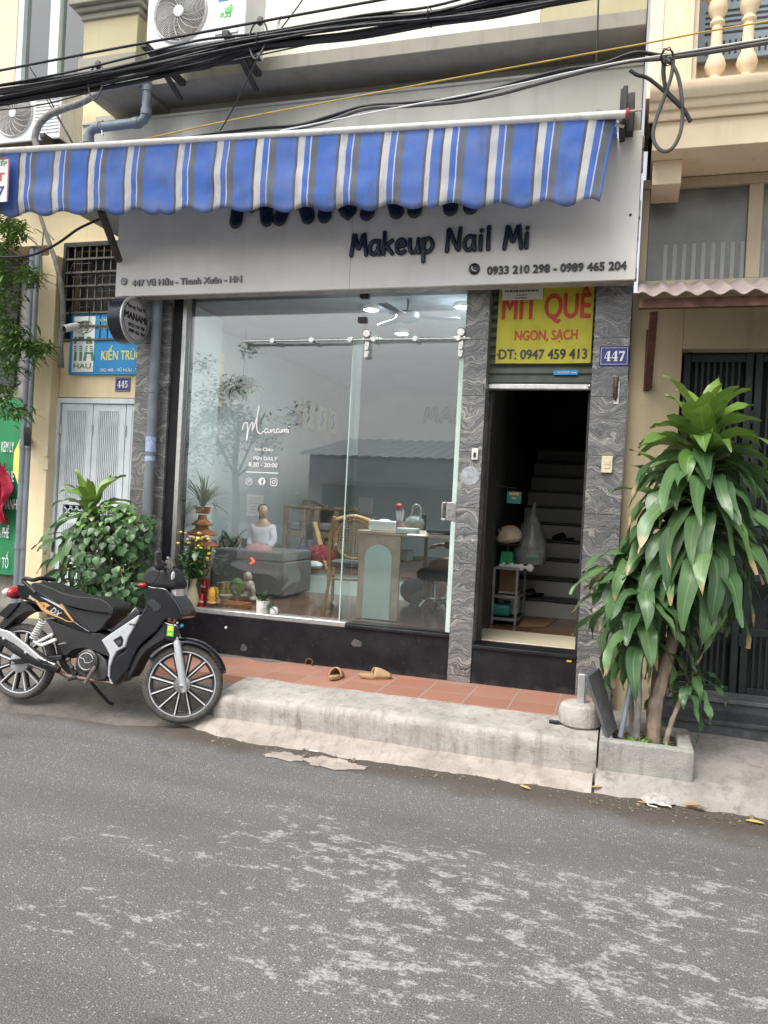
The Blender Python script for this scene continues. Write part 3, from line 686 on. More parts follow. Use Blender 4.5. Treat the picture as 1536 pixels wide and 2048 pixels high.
# house number plate
def numplate(px0, py0, px1, py1, Y, digits, name, lab):
    o, a = plate(px0, py0, px1, py1, Y, .008, M['plateblue'], name, .003); tag(o, lab, 'house number')
    w_, h_ = a[1]-a[0], a[3]-a[2]; m = MB(); e = .05*w_; t = .012*w_
    for (x0, x1, z0, z1) in ((a[0]+e, a[1]-e, a[2]+e, a[2]+e+t), (a[0]+e, a[1]-e, a[3]-e-t, a[3]-e), (a[0]+e, a[0]+e+t, a[2]+e+t, a[3]-e-t), (a[1]-e-t, a[1]-e, a[2]+e+t, a[3]-e-t)): m.box(x0, x1, Y-.0095, Y-.0082, z0, z1)
    m.build('border', M['white'], o)
    dw = w_*.225; x = a[0]+w_*.16; zb = a[2]+h_*.24; H_ = h_*.52; Y0, Y1 = Y-.0105, Y-.0083
    for d in digits:
        m = MB(); pr_ = lambda pts: m.prism([(x+p*dw, zb+q_*H_) for p, q_ in pts], Y0, Y1)
        if d == '4':
            pr_([(.5, 0), (.86, 0), (.86, 1), (.62, 1), (.5, .85)]); pr_([(0, .28), (.5, .28), (.5, .36), (.13, .36), (.5, .84), (.5, .98)]); pr_([(.86, .28), (1, .28), (1, .37), (.86, .37)]); pr_([(.38, 0), (.5, 0), (.5, .05), (.38, .05)]); pr_([(.86, 0), (1, 0), (1, .05), (.86, .05)])
        elif d == '7': pr_([(.05, .68), (.05, 1), (.12, .97), (.95, .97), (.95, .86), (.55, 0), (.22, 0), (.32, .28), (.72, .80), (.22, .80), (.12, .68)])
        else: pr_([(.1, .98), (.9, .98), (.85, .80), (.22, .80), (.22, .62), (.45, .68), (.8, .58), (.92, .35), (.8, .08), (.48, -.02), (.15, .05), (.05, .22), (.15, .32), (.32, .25), (.3, .1), (.48, .05), (.58, .15), (.6, .42), (.48, .57), (.3, .53), (.1, .45)])
        m.build('digit', M['white'], o); x += dw*1.08
numplate(1199, 693, 1258, 732, WY, '447', 'number_plate', 'blue enamel house number plate 447 on the right granite pillar')
# blue and yellow leftovers
o, a = plate(1107, 740, 1156, 750, 5.872, .003, M['bluesign'], 'sticker', .001); tag(o, 'small blue maker sticker at the foot of the roller shutter', 'sticker')
text('AUSTDOOR', M['white'], o, a[0]+.03, a[2]+.011, .085, .014, 5.868, .02, .001); m = MB(); m.box(a[0]+.125, a[0]+.165, 5.8675, 5.8685, a[2]+.015, a[2]+.019); m.build('faded_print', M['white'], o)
o, a = plate(1133, 1320, 1143, 1324, WY+.012, .003, M['yellow_st'], 'sticker', .001); tag(o, 'tiny yellow sticker under the black doorway threshold', 'sticker')
m = MB(); c = P(620, 1326, WY+.006); m.tube([(c.x+.03*math.cos(t*.42), WY-.01-.02*(t == 0), c.z+.036*math.sin(t*.42)) for t in range(15)], .007, 8, closed=True); tag(m.build('iron_ring', M['rust'], None, smooth=True), 'small rusty iron ring on the black stone plinth', 'ring')
m = MB(); c = P(452, 1255, WY+.008); m.lathe((c.x, WY+.0075, c.z), [(.011, 0), (.009, .006)], 12, Matrix.Rotation(rad(90), 3, 'X')); tag(m.build('wall_plug', M['white'], None), 'small white round plug in the black stone plinth', 'plug')
m = MB()
for px, py, s_ in ((487, 1296, .03), (713, 1287, .045)):
    c = P(px, py, WY); m = MB(); m.prism([(c.x+s_*math.cos(t*.7)*(1+.3*math.sin(t*3.1)), c.z+.03*math.sin(t*.7)*(1+.25*math.cos(t*2.3))) for t in range(9)], WY+.0045, WY+.0078); m.build('mortar_patch', M['greycable'], shop)
# window lettering on the glass
gl = 5.838
def gpx(x, y): return P(340+x/2.477, 560+y/2.477, gl)
log = thing('window_decal', 'white handwritten shop name with greeting and opening hours stuck on the glass', 'window lettering', gpx(460, 740))
def stroke(paths, r, name, par, n=5, mt=None):
    m = MB()
    for p in paths: m.tube(catmull([gpx(x, y) for x, y in p], n), r, 6, flat=.25)
    return m.build(name, mt or M['white'], par, smooth=True)
stroke([[(360,742),(362,722),(374,708),(384,712),(384,745),(378,790),(382,788),(388,745),(402,712),(411,706),(410,730),(406,748),(420,715),(436,660),(443,626),(440,628),(432,680),(430,735),(438,757),(452,760),(464,748)],
        [(484,738),(474,738),(468,750),(474,758),(484,750),(488,738),(486,754),(494,757)], [(494,757),(500,740),(502,757),(508,744),(516,739),(516,756),(524,755)],
        [(540,738),(530,738),(526,750),(532,757),(541,748),(544,738),(542,754),(550,755)], [(550,755),(555,739),(556,756),(562,742),(568,740),(567,756),(574,742),(580,740),(578,755),(586,752)],
        [(588,740),(586,754),(592,750)], [(588,728),(592,724)]], .0045, 'script_name', log)
def gtext(s, x0, yb, x1, h, bold=0.01):
    a, b = gpx(x0, yb), gpx(x1, yb); text(s, M['white'], log, a.x, a.z, b.x-a.x, h, gl, bold+.015, .002)
gtext('Xin Chào', 417, 846, 512, .027); gtext('PEN DAILY', 413, 891, 533, .028); gtext('8:30 - 20:00', 389, 924, 533, .036, .012)
a, b = gpx(379, 950), gpx(537, 950); m = MB(); m.box(a.x, b.x, gl-.002, gl, a.z-.005, a.z+.003); m.build('rule', M['white'], log)
g2 = lambda x, y: P(340+x/2.477, 940+y/2.477, gl)
c = g2(391, 57); m = MB(); m.sweep_disc((c.x, gl-.002, c.z), .027, .0305, 0, .002, 32)
for k in range(4): m.tube([(c.x-.02+.012*k, gl-.001, c.z-.018+.004*k), (c.x-.010+.009*k, gl-.001, c.z+.016+.002*k)], .0022, 5)
m.build('round_icon', M['white'], log)
c = g2(456, 57); m = MB(); m.lathe((c.x, gl, c.z), [(.031, 0), (.031, .002)], 32, Matrix.Rotation(rad(90), 3, 'X')); m.build('round_icon', M['white'], log)
m = MB(); y0 = gl-.0045
for bx in ((c.x-.002, c.x+.007, c.z-.031, c.z+.012), (c.x-.010, c.x+.014, c.z-.004, c.z+.004), (c.x+.0071, c.x+.015, c.z+.012, c.z+.02), (c.x-.002, c.x+.007, c.z+.0121, c.z+.017)): m.box(bx[0], bx[1], y0, gl-.0025, bx[2], bx[3])
m.build('icon_letter', mat('glass_grey', (.18, .2, .2), .3), log)
c = g2(514, 60); m = MB(); q = .029
pts = [(c.x+q*sx*(1 if i else .62), gl-.001, c.z+q*sz*(.62 if i else 1)) for sx, sz, i in ((-1,-1,1),(-1,1,1),(-1,1,0),(1,1,0),(1,1,1),(1,-1,1),(1,-1,0),(-1,-1,0))]
m.tube(pts, .0032, 6, closed=True, flat=.4); m.sweep_disc((c.x, gl-.002, c.z), .010, .0155, 0, .002, 24); m.ball((c.x+.017, gl-.001, c.z+.017), (.0035, .001, .0035), 8, 6); m.build('camera_icon', M['white'], log)
# shop sign
SY = 5.50
SXL, SXR, SZ0, SZ1 = -4.065, -.018, 3.105, 4.10
sign = thing('shop_sign', 'long pale sign board over the shop with raised navy and grey lettering', 'sign board', ((SXL+SXR)/2, SY, SZ0))
xs = P(702, 500, SY).x
m = MB(); m.box(SXL, xs-.001, SY, SY+.03, SZ0, SZ1); m.box(xs+.001, SXR, SY, SY+.03, SZ0, SZ1); m.build('face_panel', M['sign_face'], sign, bevel=.002)
m = MB(); m.box(SXL+.005, SXR-.005, SY+.0305, 5.655, SZ0+.005, SZ1-.01); m.build('box_frame', mat('raw_sheet_edge', (.36, .34, .33), .7, .1, .3, 12, dirt=.5), sign)
m = MB()
rnd = random.Random(3); z = SZ0+.02
while z < SZ1-.1:
    h = rnd.uniform(.05, .16); m.box(SXR-.0045, SXR+rnd.uniform(.004, .014), SY+.035+rnd.uniform(0, .02), SY+.10+rnd.uniform(0, .04), z, z+h*.9); z += h
m.build('torn_edge', mat('torn_foil', (.45, .42, .44), .6, .1, .3, 14, dirt=.4), sign)
def tpx(s, x0, y0, x1, y1, hpx, Y, mt, par, bold=0, ext=.012, **k):
    a, b = P(x0, y0, Y), P(x1, y1, Y); d = ((a+b)/2-CAMLOC).dot(FWD)
    return text(s, mt, par, a.x, (a.z+b.z)/2, b.x-a.x, hpx*d/FPX, Y, bold, ext, **k)
a, b = P(699, 513, SY), P(1063, 502, SY); brush_text('Makeup Nail Mi', M['navy'], sign, a.x+.01, (a.z+b.z)/2+.012, b.x-a.x-.02, .155, SY-.014, .0165, .014)
a, b = P(470, 448, SY), P(958, 420, SY); brush_text('MANAMI', M['navy'], sign, a.x, (a.z+b.z)/2+.012, b.x-a.x, .36, SY-.02, .056, .02, gap=.3)
M['silverletter'] = mat('grey_letter', (.20, .20, .21), .45, .3, .15, 20)
tpx('447 Vũ Hữu - Thanh Xuân - HN', 265, 573, 484, 565.5, 13, SY, M['silverletter'], sign, .025, .012)
tpx('0933 210 298 - 0989 465 204', 974, 549.5, 1253, 540, 16.5, SY, M['black'], sign, .03, .012)
for px, py, r_, mt in ((249, 563.5, .030, 'silverletter'), (949, 538.5, .040, 'black')):
    c = P(px, py, SY); m = MB(); m.lathe((c.x, SY, c.z), [(r_, 0), (r_, .012), (r_*.92, .014)], 28, Matrix.Rotation(rad(90), 3, 'X')); m.build('round_badge', M[mt], sign, smooth=True)
    m = MB(); m.tube(catmull([(c.x-r_*.4, SY-.016, c.z+r_*.45), (c.x-r_*.38, SY-.016, c.z), (c.x, SY-.016, c.z-r_*.4), (c.x+r_*.42, SY-.016, c.z-r_*.42)]), r_*.09, 6); m.build('handset_mark', M['silver'], sign)
m = MB(); c = P(1261, 430, SY); m.ball((c.x, SY-.004, c.z), .009, 10, 6); m.build('screw', M['darkmetal'], sign)
# yellow banner on the shutter
bn = thing('banner', 'yellow cloth banner advertising jackfruit hung over the roller shutter', 'banner', P(1090, 640, 5.86))
A_ = [P(1000, 568, 5.86), P(1194, 560, 5.86), P(990, 727, 5.86), P(1177, 727, 5.86)]
xl, xr, zb, zt = (A_[0].x+A_[2].x)/2, (A_[1].x+A_[3].x)/2, A_[2].z, A_[0].z+.10
ban = lambda x, z: 5.858-.008*math.sin(x*9+z*4)-.006*nz(x, z, 0, 6)
m = MB(); m.grid(lambda u, v: V((xl+(xr-xl)*u-.012*v*0, ban(xl+(xr-xl)*u, zb+(zt-zb)*v), zb+(zt-zb)*v)), 24, 24)
b_ = m.build('cloth', mat('yellow_banner', (.55, .50, .035), .6, 0, .12, 5, dirt=.3), bn, smooth=True, sharp=80)
fn = lambda q: V((q.x, ban(q.x, q.z)-.0025-(5.86-q.y), q.z))
def btext(s, x0, x1, yb, hpx, mt, bold, **k):
    a, b = P(x0, yb, 5.86), P(x1, yb, 5.86); d = ((a+b)/2-CAMLOC).dot(FWD); text(s, mt, bn, a.x, a.z, b.x-a.x, hpx*d/FPX, 5.86, bold, .001, fn=fn, **k)
btext('MÍT QUÊ', 1003, 1181, 640, 50, M['red'], .03); btext('NGON, SẠCH', 1029, 1155, 681, 20, M['red'], .03); btext('DT: 0947 459 413', 997, 1174, 719, 20, M['navy'], .03)
for d_ in (P(996, 709.5, 5.86),): m = MB(); m.box(d_.x-.008, d_.x+.022, ban(d_.x, d_.z)-.0075, ban(d_.x, d_.z)-.0045, d_.z-.006, d_.z+.004); m.build('letter_bar', M['navy'], bn)
o, a = plate(1005, 560, 1086, 600, 5.84, .001, M['paper'], 'paper_notice', 0); tag(o, 'creased white paper notice taped over the top of the yellow banner', 'notice')
rnd = random.Random(9)
for k, (x0_, x1_, dz_, hh) in enumerate(((.06, .94, .072, .016), (.36, .64, .108, .007), (.33, .66, .128, .009), (.54, .66, .163, .007))):
    m = MB(); x = a[0]+(a[1]-a[0])*x0_
    while x < a[0]+(a[1]-a[0])*x1_-.01: w_ = rnd.uniform(.006, .016); m.box(x, x+w_, 5.8382, 5.8388, a[3]-dz_-hh, a[3]-dz_); x += w_+.004
    m.build('faded_print', M['darkmetal'], o)
# ------------------------------------------------------------------ right-hand house
rh = thing('neighbour_house', 'peach house with moulded balcony, green steel gate and dark stone steps', 'building', (1.5, 6, .2))
RY = 5.88
gx0 = (P(1364, 720, RY).x+P(1348, 1000, RY).x)/2; gz1 = P(1450, 697, RY).z
M['cream_shaded'] = wallpaint('shaded_cream_wall', (.48, .39, .245), .4, .35)  # peach paint darkened here to put the canopy shade into the wall colour
boxpart('wall', M['cream_shaded'], rh, (-.028, gx0, RY, 6.6, .1, 3.12))
boxpart('wall', M['cream_shaded'], rh, (gx0+.001, 4.5, RY, 6.6, gz1, 3.12))
gz0 = P(1450, 1389, 6.0).z
gate = thing('steel_gate', 'dark green steel gate with vertical bars and ornamental panels above stone steps', 'gate', (gx0+.9, 6.0, gz0))
boxpart('backing', M['darkvoid'], gate, (gx0+.002, 4.5, 6.12, 6.16, gz0, gz1-.002))
xg = gx0+.02; wl = .46; GY = 6.0
for k in range(5):
    x0, x1 = xg+k*(wl+.012), xg+k*(wl+.012)+wl; m = MB(); t = .05
    m.box(x0, x0+t, GY, GY+.05, gz0, gz1-.01); m.box(x1-t, x1, GY, GY+.05, gz0, gz1-.01)
    zs = [gz0+.005, gz0+.42, gz0+.80, gz0+1.12, gz1-.07]
    for z in zs: m.box(x0+t, x1-t, GY+.003, GY+.047, z, z+.055)
    lf = m.build('gate_leaf', M['gate'], gate, bevel=.004)
    m = MB(); n = 9
    for j in range(1, n):
        x = x0+t+(wl-2*t)*j/n
        m.box(x-.008, x+.008, GY+.015, GY+.035, zs[0]+.055, zs[1])
    m.build('lower_bars', M['gate'], lf); m = MB()
    for j in range(1, n): x = x0+t+(wl-2*t)*j/n; m.box(x-.008, x+.008, GY+.015, GY+.035, zs[3]+.055, zs[4])
    m.build('upper_bars', M['gate'], lf)
    m = MB(); xm = (x0+x1)/2
    for za, zb in ((zs[1]+.055, zs[2]), (zs[2]+.055, zs[3])):
        zm = (za+zb)/2
        for r_ in (.10, .06): m.tube([(xm+r_*math.cos(a_*.3927), GY+.025, zm+r_*math.sin(a_*.3927)) for a_ in range(16)], .007, 6, closed=True)
        for sx in (-1, 1): m.tube(catmull([(xm+sx*.17, GY+.025, za), (xm+sx*.11, GY+.025, zm), (xm+sx*.17, GY+.025, zb)]), .007, 6); m.tube([(xm+sx*.06, GY+.025, za), (xm+sx*.06, GY+.025, zb)], .006, 6)
    m.build('scroll_panel', M['gate'], lf, smooth=True)
    m = MB()
    for z in (gz0+.35, gz0+1.0, gz0+1.9): m.tube([(x1+.006, GY-.006, z), (x1+.006, GY-.006, z+.09)], .011, 8)
    m.build('hinge', M['gate'], lf, smooth=True)
sx0 = P(1300, 1420, 5.7).x
zt2 = P(1450, 1397, 5.78).z; zt1 = P(1450, 1440, 5.52).z
st = boxpart('stone_step', M['black_stone'], rh, (sx0, 4.5, 5.78, 6.12, .1, zt2-.031)); boxpart('tread', mat('grey_stone_tread', (.13, .135, .14), .45, 0, .35, 14, dirt=.4), st, (sx0-.01, 4.5, 5.755, 6.13, zt2-.03, zt2), bevel=.006)
M['stepstone'] = mat('grey_stone_riser', (.085, .09, .095), .4, 0, .5, 12, dirt=.3)
st.data.materials[0] = M['stepstone']
st = boxpart('stone_step', M['stepstone'], rh, (sx0-.02, 4.5, 5.50, 5.779, .05, zt1-.031)); boxpart('tread', mat('dark_stone_tread', (.06, .063, .067), .5, 0, .3, 14, dirt=.4), st, (sx0-.03, 4.5, 5.475, 5.779, zt1-.03, zt1), bevel=.006)
# clerestory windows above the little roof
wz0, wz1 = P(1400, 562, 5.84).z, P(1400, 378, 5.84).z; wx0 = P(1287, 470, 5.84).x; wxm = P(1508, 450, 5.84).x
M['dirtywin'] = None
def dirtyglass():
    q = NT('dusty_window'); X, Y, Z = q.sep()
    c = q.mix(q.ramp(q.noise(3, 6), [(.35, 0), (.7, 1)]), (.085, .09, .085), (.16, .165, .155))
    q.base(c); q.rough(.25); return q.m
M['dirtywin'] = dirtyglass()
M['winframe'] = wallpaint('beige_frame', (.42, .35, .24), .3, .3, .6)
wn = boxpart('window', M['winframe'], rh, (wx0-.02, wx0+.03, 5.80, 5.875, wz0, wz1), (wxm-.045, wxm+.045, 5.80, 5.875, wz0, wz1), (wx0-.02, 4.5, 5.795, 5.875, wz1+.001, wz1+.07), (wx0-.02, 4.5, 5.795, 5.875, wz0-.05, wz0-.001), (wxm+1.0, wxm+1.09, 5.80, 5.875, wz0, wz1), bevel=.004)
boxpart('pane', M['dirtywin'], wn, (wx0+.031, wxm-.046, 5.835, 5.84, wz0, wz1)); boxpart('pane', M['dirtywin'], wn, (wxm+.046, wxm+.999, 5.835, 5.84, wz0, wz1))
m = MB()
for k in range(13): m.box(wx0+.14+.062*k, wx0+.165+.062*k, 5.8335, 5.8348, wz0+.01, wz0+.26)
for k in range(10): m.box(wxm+.12+.062*k, wxm+.145+.062*k, 5.8335, 5.8348, wz0+.01, wz0+.26)
m.build('curtain_folds', mat('curtain_seen_through', (.23, .25, .24), .4, 0, .1, 8), wn)
boxpart('wall', M['darkvoid'], rh, (wx0, 4.5, 5.88, 6.6, 3.121, wz1+.4))
boxpart('vent_recess', M['darkvoid'], rh, (wx0+.3, 4.5, 5.84, 5.879, wz1+.072, wz1+.3))
# balcony
BY = 5.36
bz0 = P(1420, 293, BY).z; bx0 = P(1305, 280, BY).x
bz1 = P(1420, 236, BY).z
boxpart('balcony_slab', M['cream_r'], rh, (bx0, 4.5, BY, 6.6, bz0, bz1), bevel=.004)
zc0 = P(1330, 330, 5.5).z
boxpart('balcony_corbel', M['cream_r'], rh, (bx0+.012, P(1364, 330, 5.5).x, BY+.15, 5.87, bz0-.16, bz0-.001), bevel=.004)
pr, z = [], bz1
ztop = P(1420, 148, BY-.09).z; hh = ztop-bz1
for dy, f in ((0, 0), (.02, 0), (.03, .12), (.03, .22), (.045, .24), (.06, .36), (.06, .44), (.075, .46), (.095, .62), (.10, .70), (.10, .82), (.08, .84), (.08, .93), (.05, 1.0), (-.5, 1.0)): pr.append((BY-dy, z+hh*f))
m = MB(); m.prof(pr, bx0-.03, 4.5, 1); m.add([(bx0-.03, y, z_) for y, z_ in pr]+[(bx0-.03, BY+.5, bz1)], [tuple(range(len(pr)+1))]); m.build('cornice', M['cream_r'], rh, smooth=True, sharp=30)
boxpart('upper_wall', M['cream_r'], rh, (bx0+.02, 4.5, 6.3, 6.6, bz1, 7.4))
pxa = rect(1328, -40, 1388, 128, 5.5)
boxpart('balcony_pier', M['cream_r'], rh, (pxa[0], pxa[1], 5.45, 6.29, ztop, 7.0), bevel=.004)
boxpart('balcony_pier_trim', wallpaint('pier_trim', (.80, .68, .54), .1, .1), rh, (pxa[0]-.09, pxa[0]-.001, 5.50, 6.29, ztop, 7.0), (pxa[1]+.001, pxa[1]+.03, 5.50, 6.29, ztop, 7.0))
M['baluster'] = wallpaint('baluster_paint', (.76, .62, .42), .2, .3)
for px in (1432, 1495, 1562, 1630):
    c = P(px, 100, 5.52); m = MB(); z0 = ztop; k = .62/.62
    prf = [(.075, 0), (.075, .03), (.06, .04), (.052, .07), (.035, .10), (.035, .115), (.055, .14), (.066, .18), (.055, .22), (.04, .25), (.036, .33), (.033, .43), (.033, .44), (.045, .45), (.045, .465), (.034, .475), (.034, .49), (.055, .52), (.062, .56), (.055, .60), (.075, .62), (.075, .66)]
    m.lathe((c.x, 5.52, z0), prf, 20); m.build('baluster', M['baluster'], rh, smooth=True, sharp=50)
boxpart('handrail', M['baluster'], rh, (pxa[1]+.03, 4.5, 5.45, 5.60, ztop+.66, ztop+.76), bevel=.01)
sa = P(1392, 60, 6.25); sz0 = P(1450, 122, 6.25).z
sh2 = thing('louvred_door', 'grey blue louvred metal door behind the balcony balusters', 'door', (sa.x+.6, 6.25, sz0))
M['bluegrey'] = mat('blue_grey_paint', (.22, .28, .32), .5, 0, .1, 8)
for k in range(3):
    x0 = sa.x+k*.62; boxpart('door_panel', M['bluegrey'], sh2, (x0, x0+.6, 6.23, 6.27, sz0, 7.2))
    m = MB()
    for za, zb in ((sz0+.04, sz0+.14), (sz0+.42, sz0+1.2)):
        for j in range(12): m.box(x0+.07+.04*j, x0+.085+.04*j, 6.2265, 6.2295, za, zb)
    for j in range(5): m.box(x0+.06, x0+.54, 6.2265, 6.2295, sz0+.19+.04*j, sz0+.205+.04*j)
    m.build('louvre_slots', M['darkvoid'], sh2)
# little corrugated roof
rf = thing('corrugated_canopy', 'faded pink corrugated sheet canopy on a rusty steel angle over the green gate', 'canopy', (1, 5.5, 3))
cz0, cz1 = P(1405, 584, 5.0).z, P(1405, 563, 5.80).z; cx0 = P(1276, 590, 5.0).x
def cf(u, v):
    x = cx0+4.3*u; ph = x*2*math.pi/.125
    return V((x, 5.0+.80*v+.01*nz(x, 1, 0, 9)*(v < .1), cz0+(cz1-cz0)*v+.014*math.sin(ph)))
m = MB(); m.grid(cf, 340, 5); m.grid(lambda u, v: cf(u, v)-V((0, 0, .005)), 340, 5); m.grid(lambda u, v: cf(u, 0)-V((0, 0, .005*v)), 340, 1)
m.build('corrugated_sheet', M['corrug'], rf, smooth=True, sharp=60)
boxpart('steel_angle', M['rust'], rf, (cx0+.01, 4.5, 5.05, 5.09, cz0-.075, cz0-.016), bevel=.003)
c = P(1305, 640, 5.6); c2 = P(1296, 692, 5.86)
m = MB(); m.bar((c.x, 5.3, cz0-.05), (c.x, 5.86, cz0-.42), .05, .05); m.bar((c.x-.01, 5.86, cz0-.02), (c.x-.01, 5.86, cz0-.45), .045, .03, (0, 1, 0)); m.build('bracket', M['rust'], rf, bevel=.003)
# ------------------------------------------------------------------ left-hand house 445
LY = 6.40
lh = thing('neighbour_house', 'cream house with pale blue slatted doors and a grilled window', 'building', (-4.7, 6.6, .3))
da = rect(108, 795, 300, 1195, LY); wa = rect(134, 489, 300, 630, LY); pil = rect(66, 430, 100, 1180, LY-.12)
lx0, lx1 = pil[0], -3.87
boxpart('wall', M['cream_l'], lh, (lx0, da[0], LY, 7.0, .2, 3.9), (da[0]+.001, lx1, LY, 7.0, da[3], wa[2]-.25), (da[0]+.001, wa[0], LY, 7.0, wa[2]-.249, 3.9), (wa[0]+.001, lx1, LY, 7.0, wa[3], 3.9), bevel=0)
boxpart('pier', M['cream_l'], lh, (pil[0], pil[1], LY-.12, LY-.001, .2, 3.75), bevel=.008)
boxpart('wall', wallpaint('upper_peach_wall', (.82, .66, .47), .15, .2), lh, (lx0-2.5, P(40, 90, LY).x, LY-.05, 7.0, 3.9, 7.4))
boxpart('wall', M['cream_l'], lh, (P(40, 90, LY).x+.001, -3.6, LY+.02, 7.0, 3.9, P(100, 175, LY).z))
boxpart('window_recess', M['darkvoid'], lh, (wa[0], lx1, LY+.18, LY+.2, wa[2]-.25, wa[3]))
gr = thing('window_grille', 'rusty dark steel burglar grille of squares over the left house window', 'window grille', ((wa[0]+lx1)/2, LY, wa[2]))
m = MB(); zt, zb = wa[3]-.01, wa[2]-.24
for k in range(9): x = wa[0]+.02+k*.082; m.box(x-.006, x+.006, LY-.03, LY-.018, zb, zt)
for k in range(8): z = zb+(zt-zb)*k/7; m.box(wa[0], lx1, LY-.045, LY-.0305, z-.009, z+.009)
m.build('grille_bars', mat('grille_steel', (.13, .115, .10), .7, .2, .3, 12, dirt=.4), gr)
m = MB()
for (u0, u1, v0, v1) in ((.1, .42, .18, .34), (.5, .9, .5, .66), (.1, .42, .66, .80)): 
    xx0, xx1, zz0, zz1 = wa[0]+.75*u0, wa[0]+.75*u1, zb+(zt-zb)*v0, zb+(zt-zb)*v1; m.tube([(xx0+.03, LY-.05, zz0), (xx1, LY-.05, zz0), (xx1, LY-.05, zz1), (xx0+.03, LY-.05, zz1), (xx0, LY-.05, (zz0+zz1)/2)], .007, 6, closed=True)
m.build('ornament', M['darkmetal'], gr)
m = MB(); m.box(wa[0]-.015, wa[0]+.015, LY-.05, LY+.1, zb, zt+.03); m.box(wa[0]+.016, lx1, LY-.05, LY+.1, zt+.001, zt+.03); m.build('frame', M['darkmetal'], gr)
# folding doors
fd = thing('folding_door', 'pale blue folding steel door with vertical slots at number 445', 'door', ((da[0]+lx1)/2, LY, .3))
dz0, dz1 = .30, da[3]-.01
boxpart('backing', M['doorgap'], fd, (da[0], lx1, LY+.09, LY+.1, dz0, dz1))
boxpart('frame', M['doorblue'], fd, (da[0]-.02, da[0]+.03, LY-.02, LY+.089, dz0, dz1), (da[0]+.031, lx1, LY-.02, LY+.089, dz1-.05, dz1), bevel=.003)
xe = [P(112, 950, LY).x+.03, P(180, 950, LY).x, P(246, 950, LY).x, P(312, 950, LY).x]
for k in range(3):
    x0, x1 = xe[k]+.004, xe[k+1]-.004; t = .062; m = MB()
    m.box(x0, x0+t, LY, LY+.04, dz0, dz1-.055); m.box(x1-t, x1, LY, LY+.04, dz0, dz1-.055)
    zs = [(dz0, dz0+.10), (1.19, 1.25), (1.37, 1.43), (dz1-.12, dz1-.055)]
    for za, zb in zs: m.box(x0+t, x1-t, LY+.001, LY+.039, za, zb)
    lf = m.build('door_leaf', M['doorblue'], fd, bevel=.003); m = MB(); n = 11
    for j in range(n):
        x = x0+t+(x1-x0-2*t)*(j+.5)/n
        for i in (0, 2): m.box(x-.0062, x+.0062, LY+.002, LY+.03, zs[i][1], zs[i+1][0])
    m.build('slats', M['doorblue'], lf); m = MB(); xm = (x0+x1)/2
    for sx in (-.07, 0, .07):
        m.bar((xm+sx-.05, LY+.02, 1.26), (xm+sx+.05, LY+.02, 1.36), .012, .012); m.bar((xm+sx-.05, LY+.02, 1.36), (xm+sx+.05, LY+.02, 1.26), .012, .012)
    m.build('lattice_panel', M['doorblue'], lf)
    m = MB()
    for z in (dz0+.3, dz1-.35): m.tube([(x0, LY-.006, z), (x0, LY-.006, z+.1)], .011, 8)
    m.build('hinge', M['alu'], lf, smooth=True)
# architect's sign
YB = LY-.03
ar = rect(139, 627, 306, 749, YB)
bs = thing('company_sign', 'blue company board with white logo panel above the left house door', 'sign board', ((ar[0]+ar[1])/2, YB, ar[2]))
boxpart('board', M['bluesign'], bs, (ar[0], lx1, YB, YB+.02, ar[2], ar[3]), bevel=.002)
wl_ = rect(146, 633, 189, 744, YB); boxpart('logo_panel', M['white'], bs, (wl_[0], wl_[1], YB-.004, YB-.0005, wl_[2], wl_[3]))
k4 = lambda x, y: (x/3.84, 400+y/3.84)
def stx(s, x0, y, x1, hp, mt, bold, Y=YB-.0005, **k):
    a, b = P(*k4(x0, y), Y), P(*k4(x1, y), Y); d = ((a+b)/2-CAMLOC).dot(FWD); text(s, mt, bs, a.x, a.z, b.x-a.x, hp/3.84*d/FPX, Y, bold, .002, **k)
stx('KIẾN TRÚC -', 777, 1230, 1120, 72, M['yellowtxt'], .025); stx('DC: 445 - VŨ HỮU - THANH XUÂN', 772, 1318, 1240, 24, M['white'], .02)
stx('CHI NHÁNH', 768, 934, 990, 22, M['yellowtxt'], .02); stx('VIỆN KIẾN TRÚC', 756, 990, 1060, 26, M['yellowtxt'], .02)
stx('HAU', 563, 1294, 697, 38, M['greentxt'], .015, YB-.0045)
m = MB()
def q4(x, y): c_ = P(*k4(x, y), YB-.006); return (c_.x, c_.z)
for i, (ya, yb_) in enumerate([(1050, 1105), (1120, 1128), (1135, 1143), (1150, 1158), (1165, 1235)]):
    def seg(xa, xb, xc, xd): m.prism([q4(xa, yb_), q4(xb, yb_), q4(xc, ya), q4(xd, ya)], YB-.0065, YB-.0045)
    seg(566, 585, 590, 572)
    if i == 0: m.prism([q4(598, 1078), q4(645, 1078), q4(646, 1050), q4(600, 1050)], YB-.0065, YB-.0045)
    else: seg(607, 628, 632, 611)
    l_ = lambda y: 668-(y-1050)*.16; r_ = lambda y: 680+(y-1050)*.13
    seg(l_(yb_), l_(yb_)+20, l_(ya)+18, l_(ya)); seg(r_(yb_)-2, r_(yb_)+20, r_(ya)+18, r_(ya)-2)
m.prism([q4(655, 1183), q4(695, 1183), q4(693, 1168), q4(657, 1168)], YB-.0067, YB-.0066)
m.build('logo_letters', M['greentxt'], bs)
cx, cz = q4(648, 975); m = MB()
for rx, rz in ((.094, .058), (.052, .058), (.03, .058), (.094, .0)):
    if rz: m.tube([(cx+rx*math.cos(t*.2094), YB-.006, cz+rz*math.sin(t*.2094)) for t in range(30)], .0028, 5, closed=True)
for dz in (-.03, 0, .03): m.tube([(cx-.05, YB-.006, cz+dz), (cx+.05, YB-.006, cz+dz)], .0024, 5)
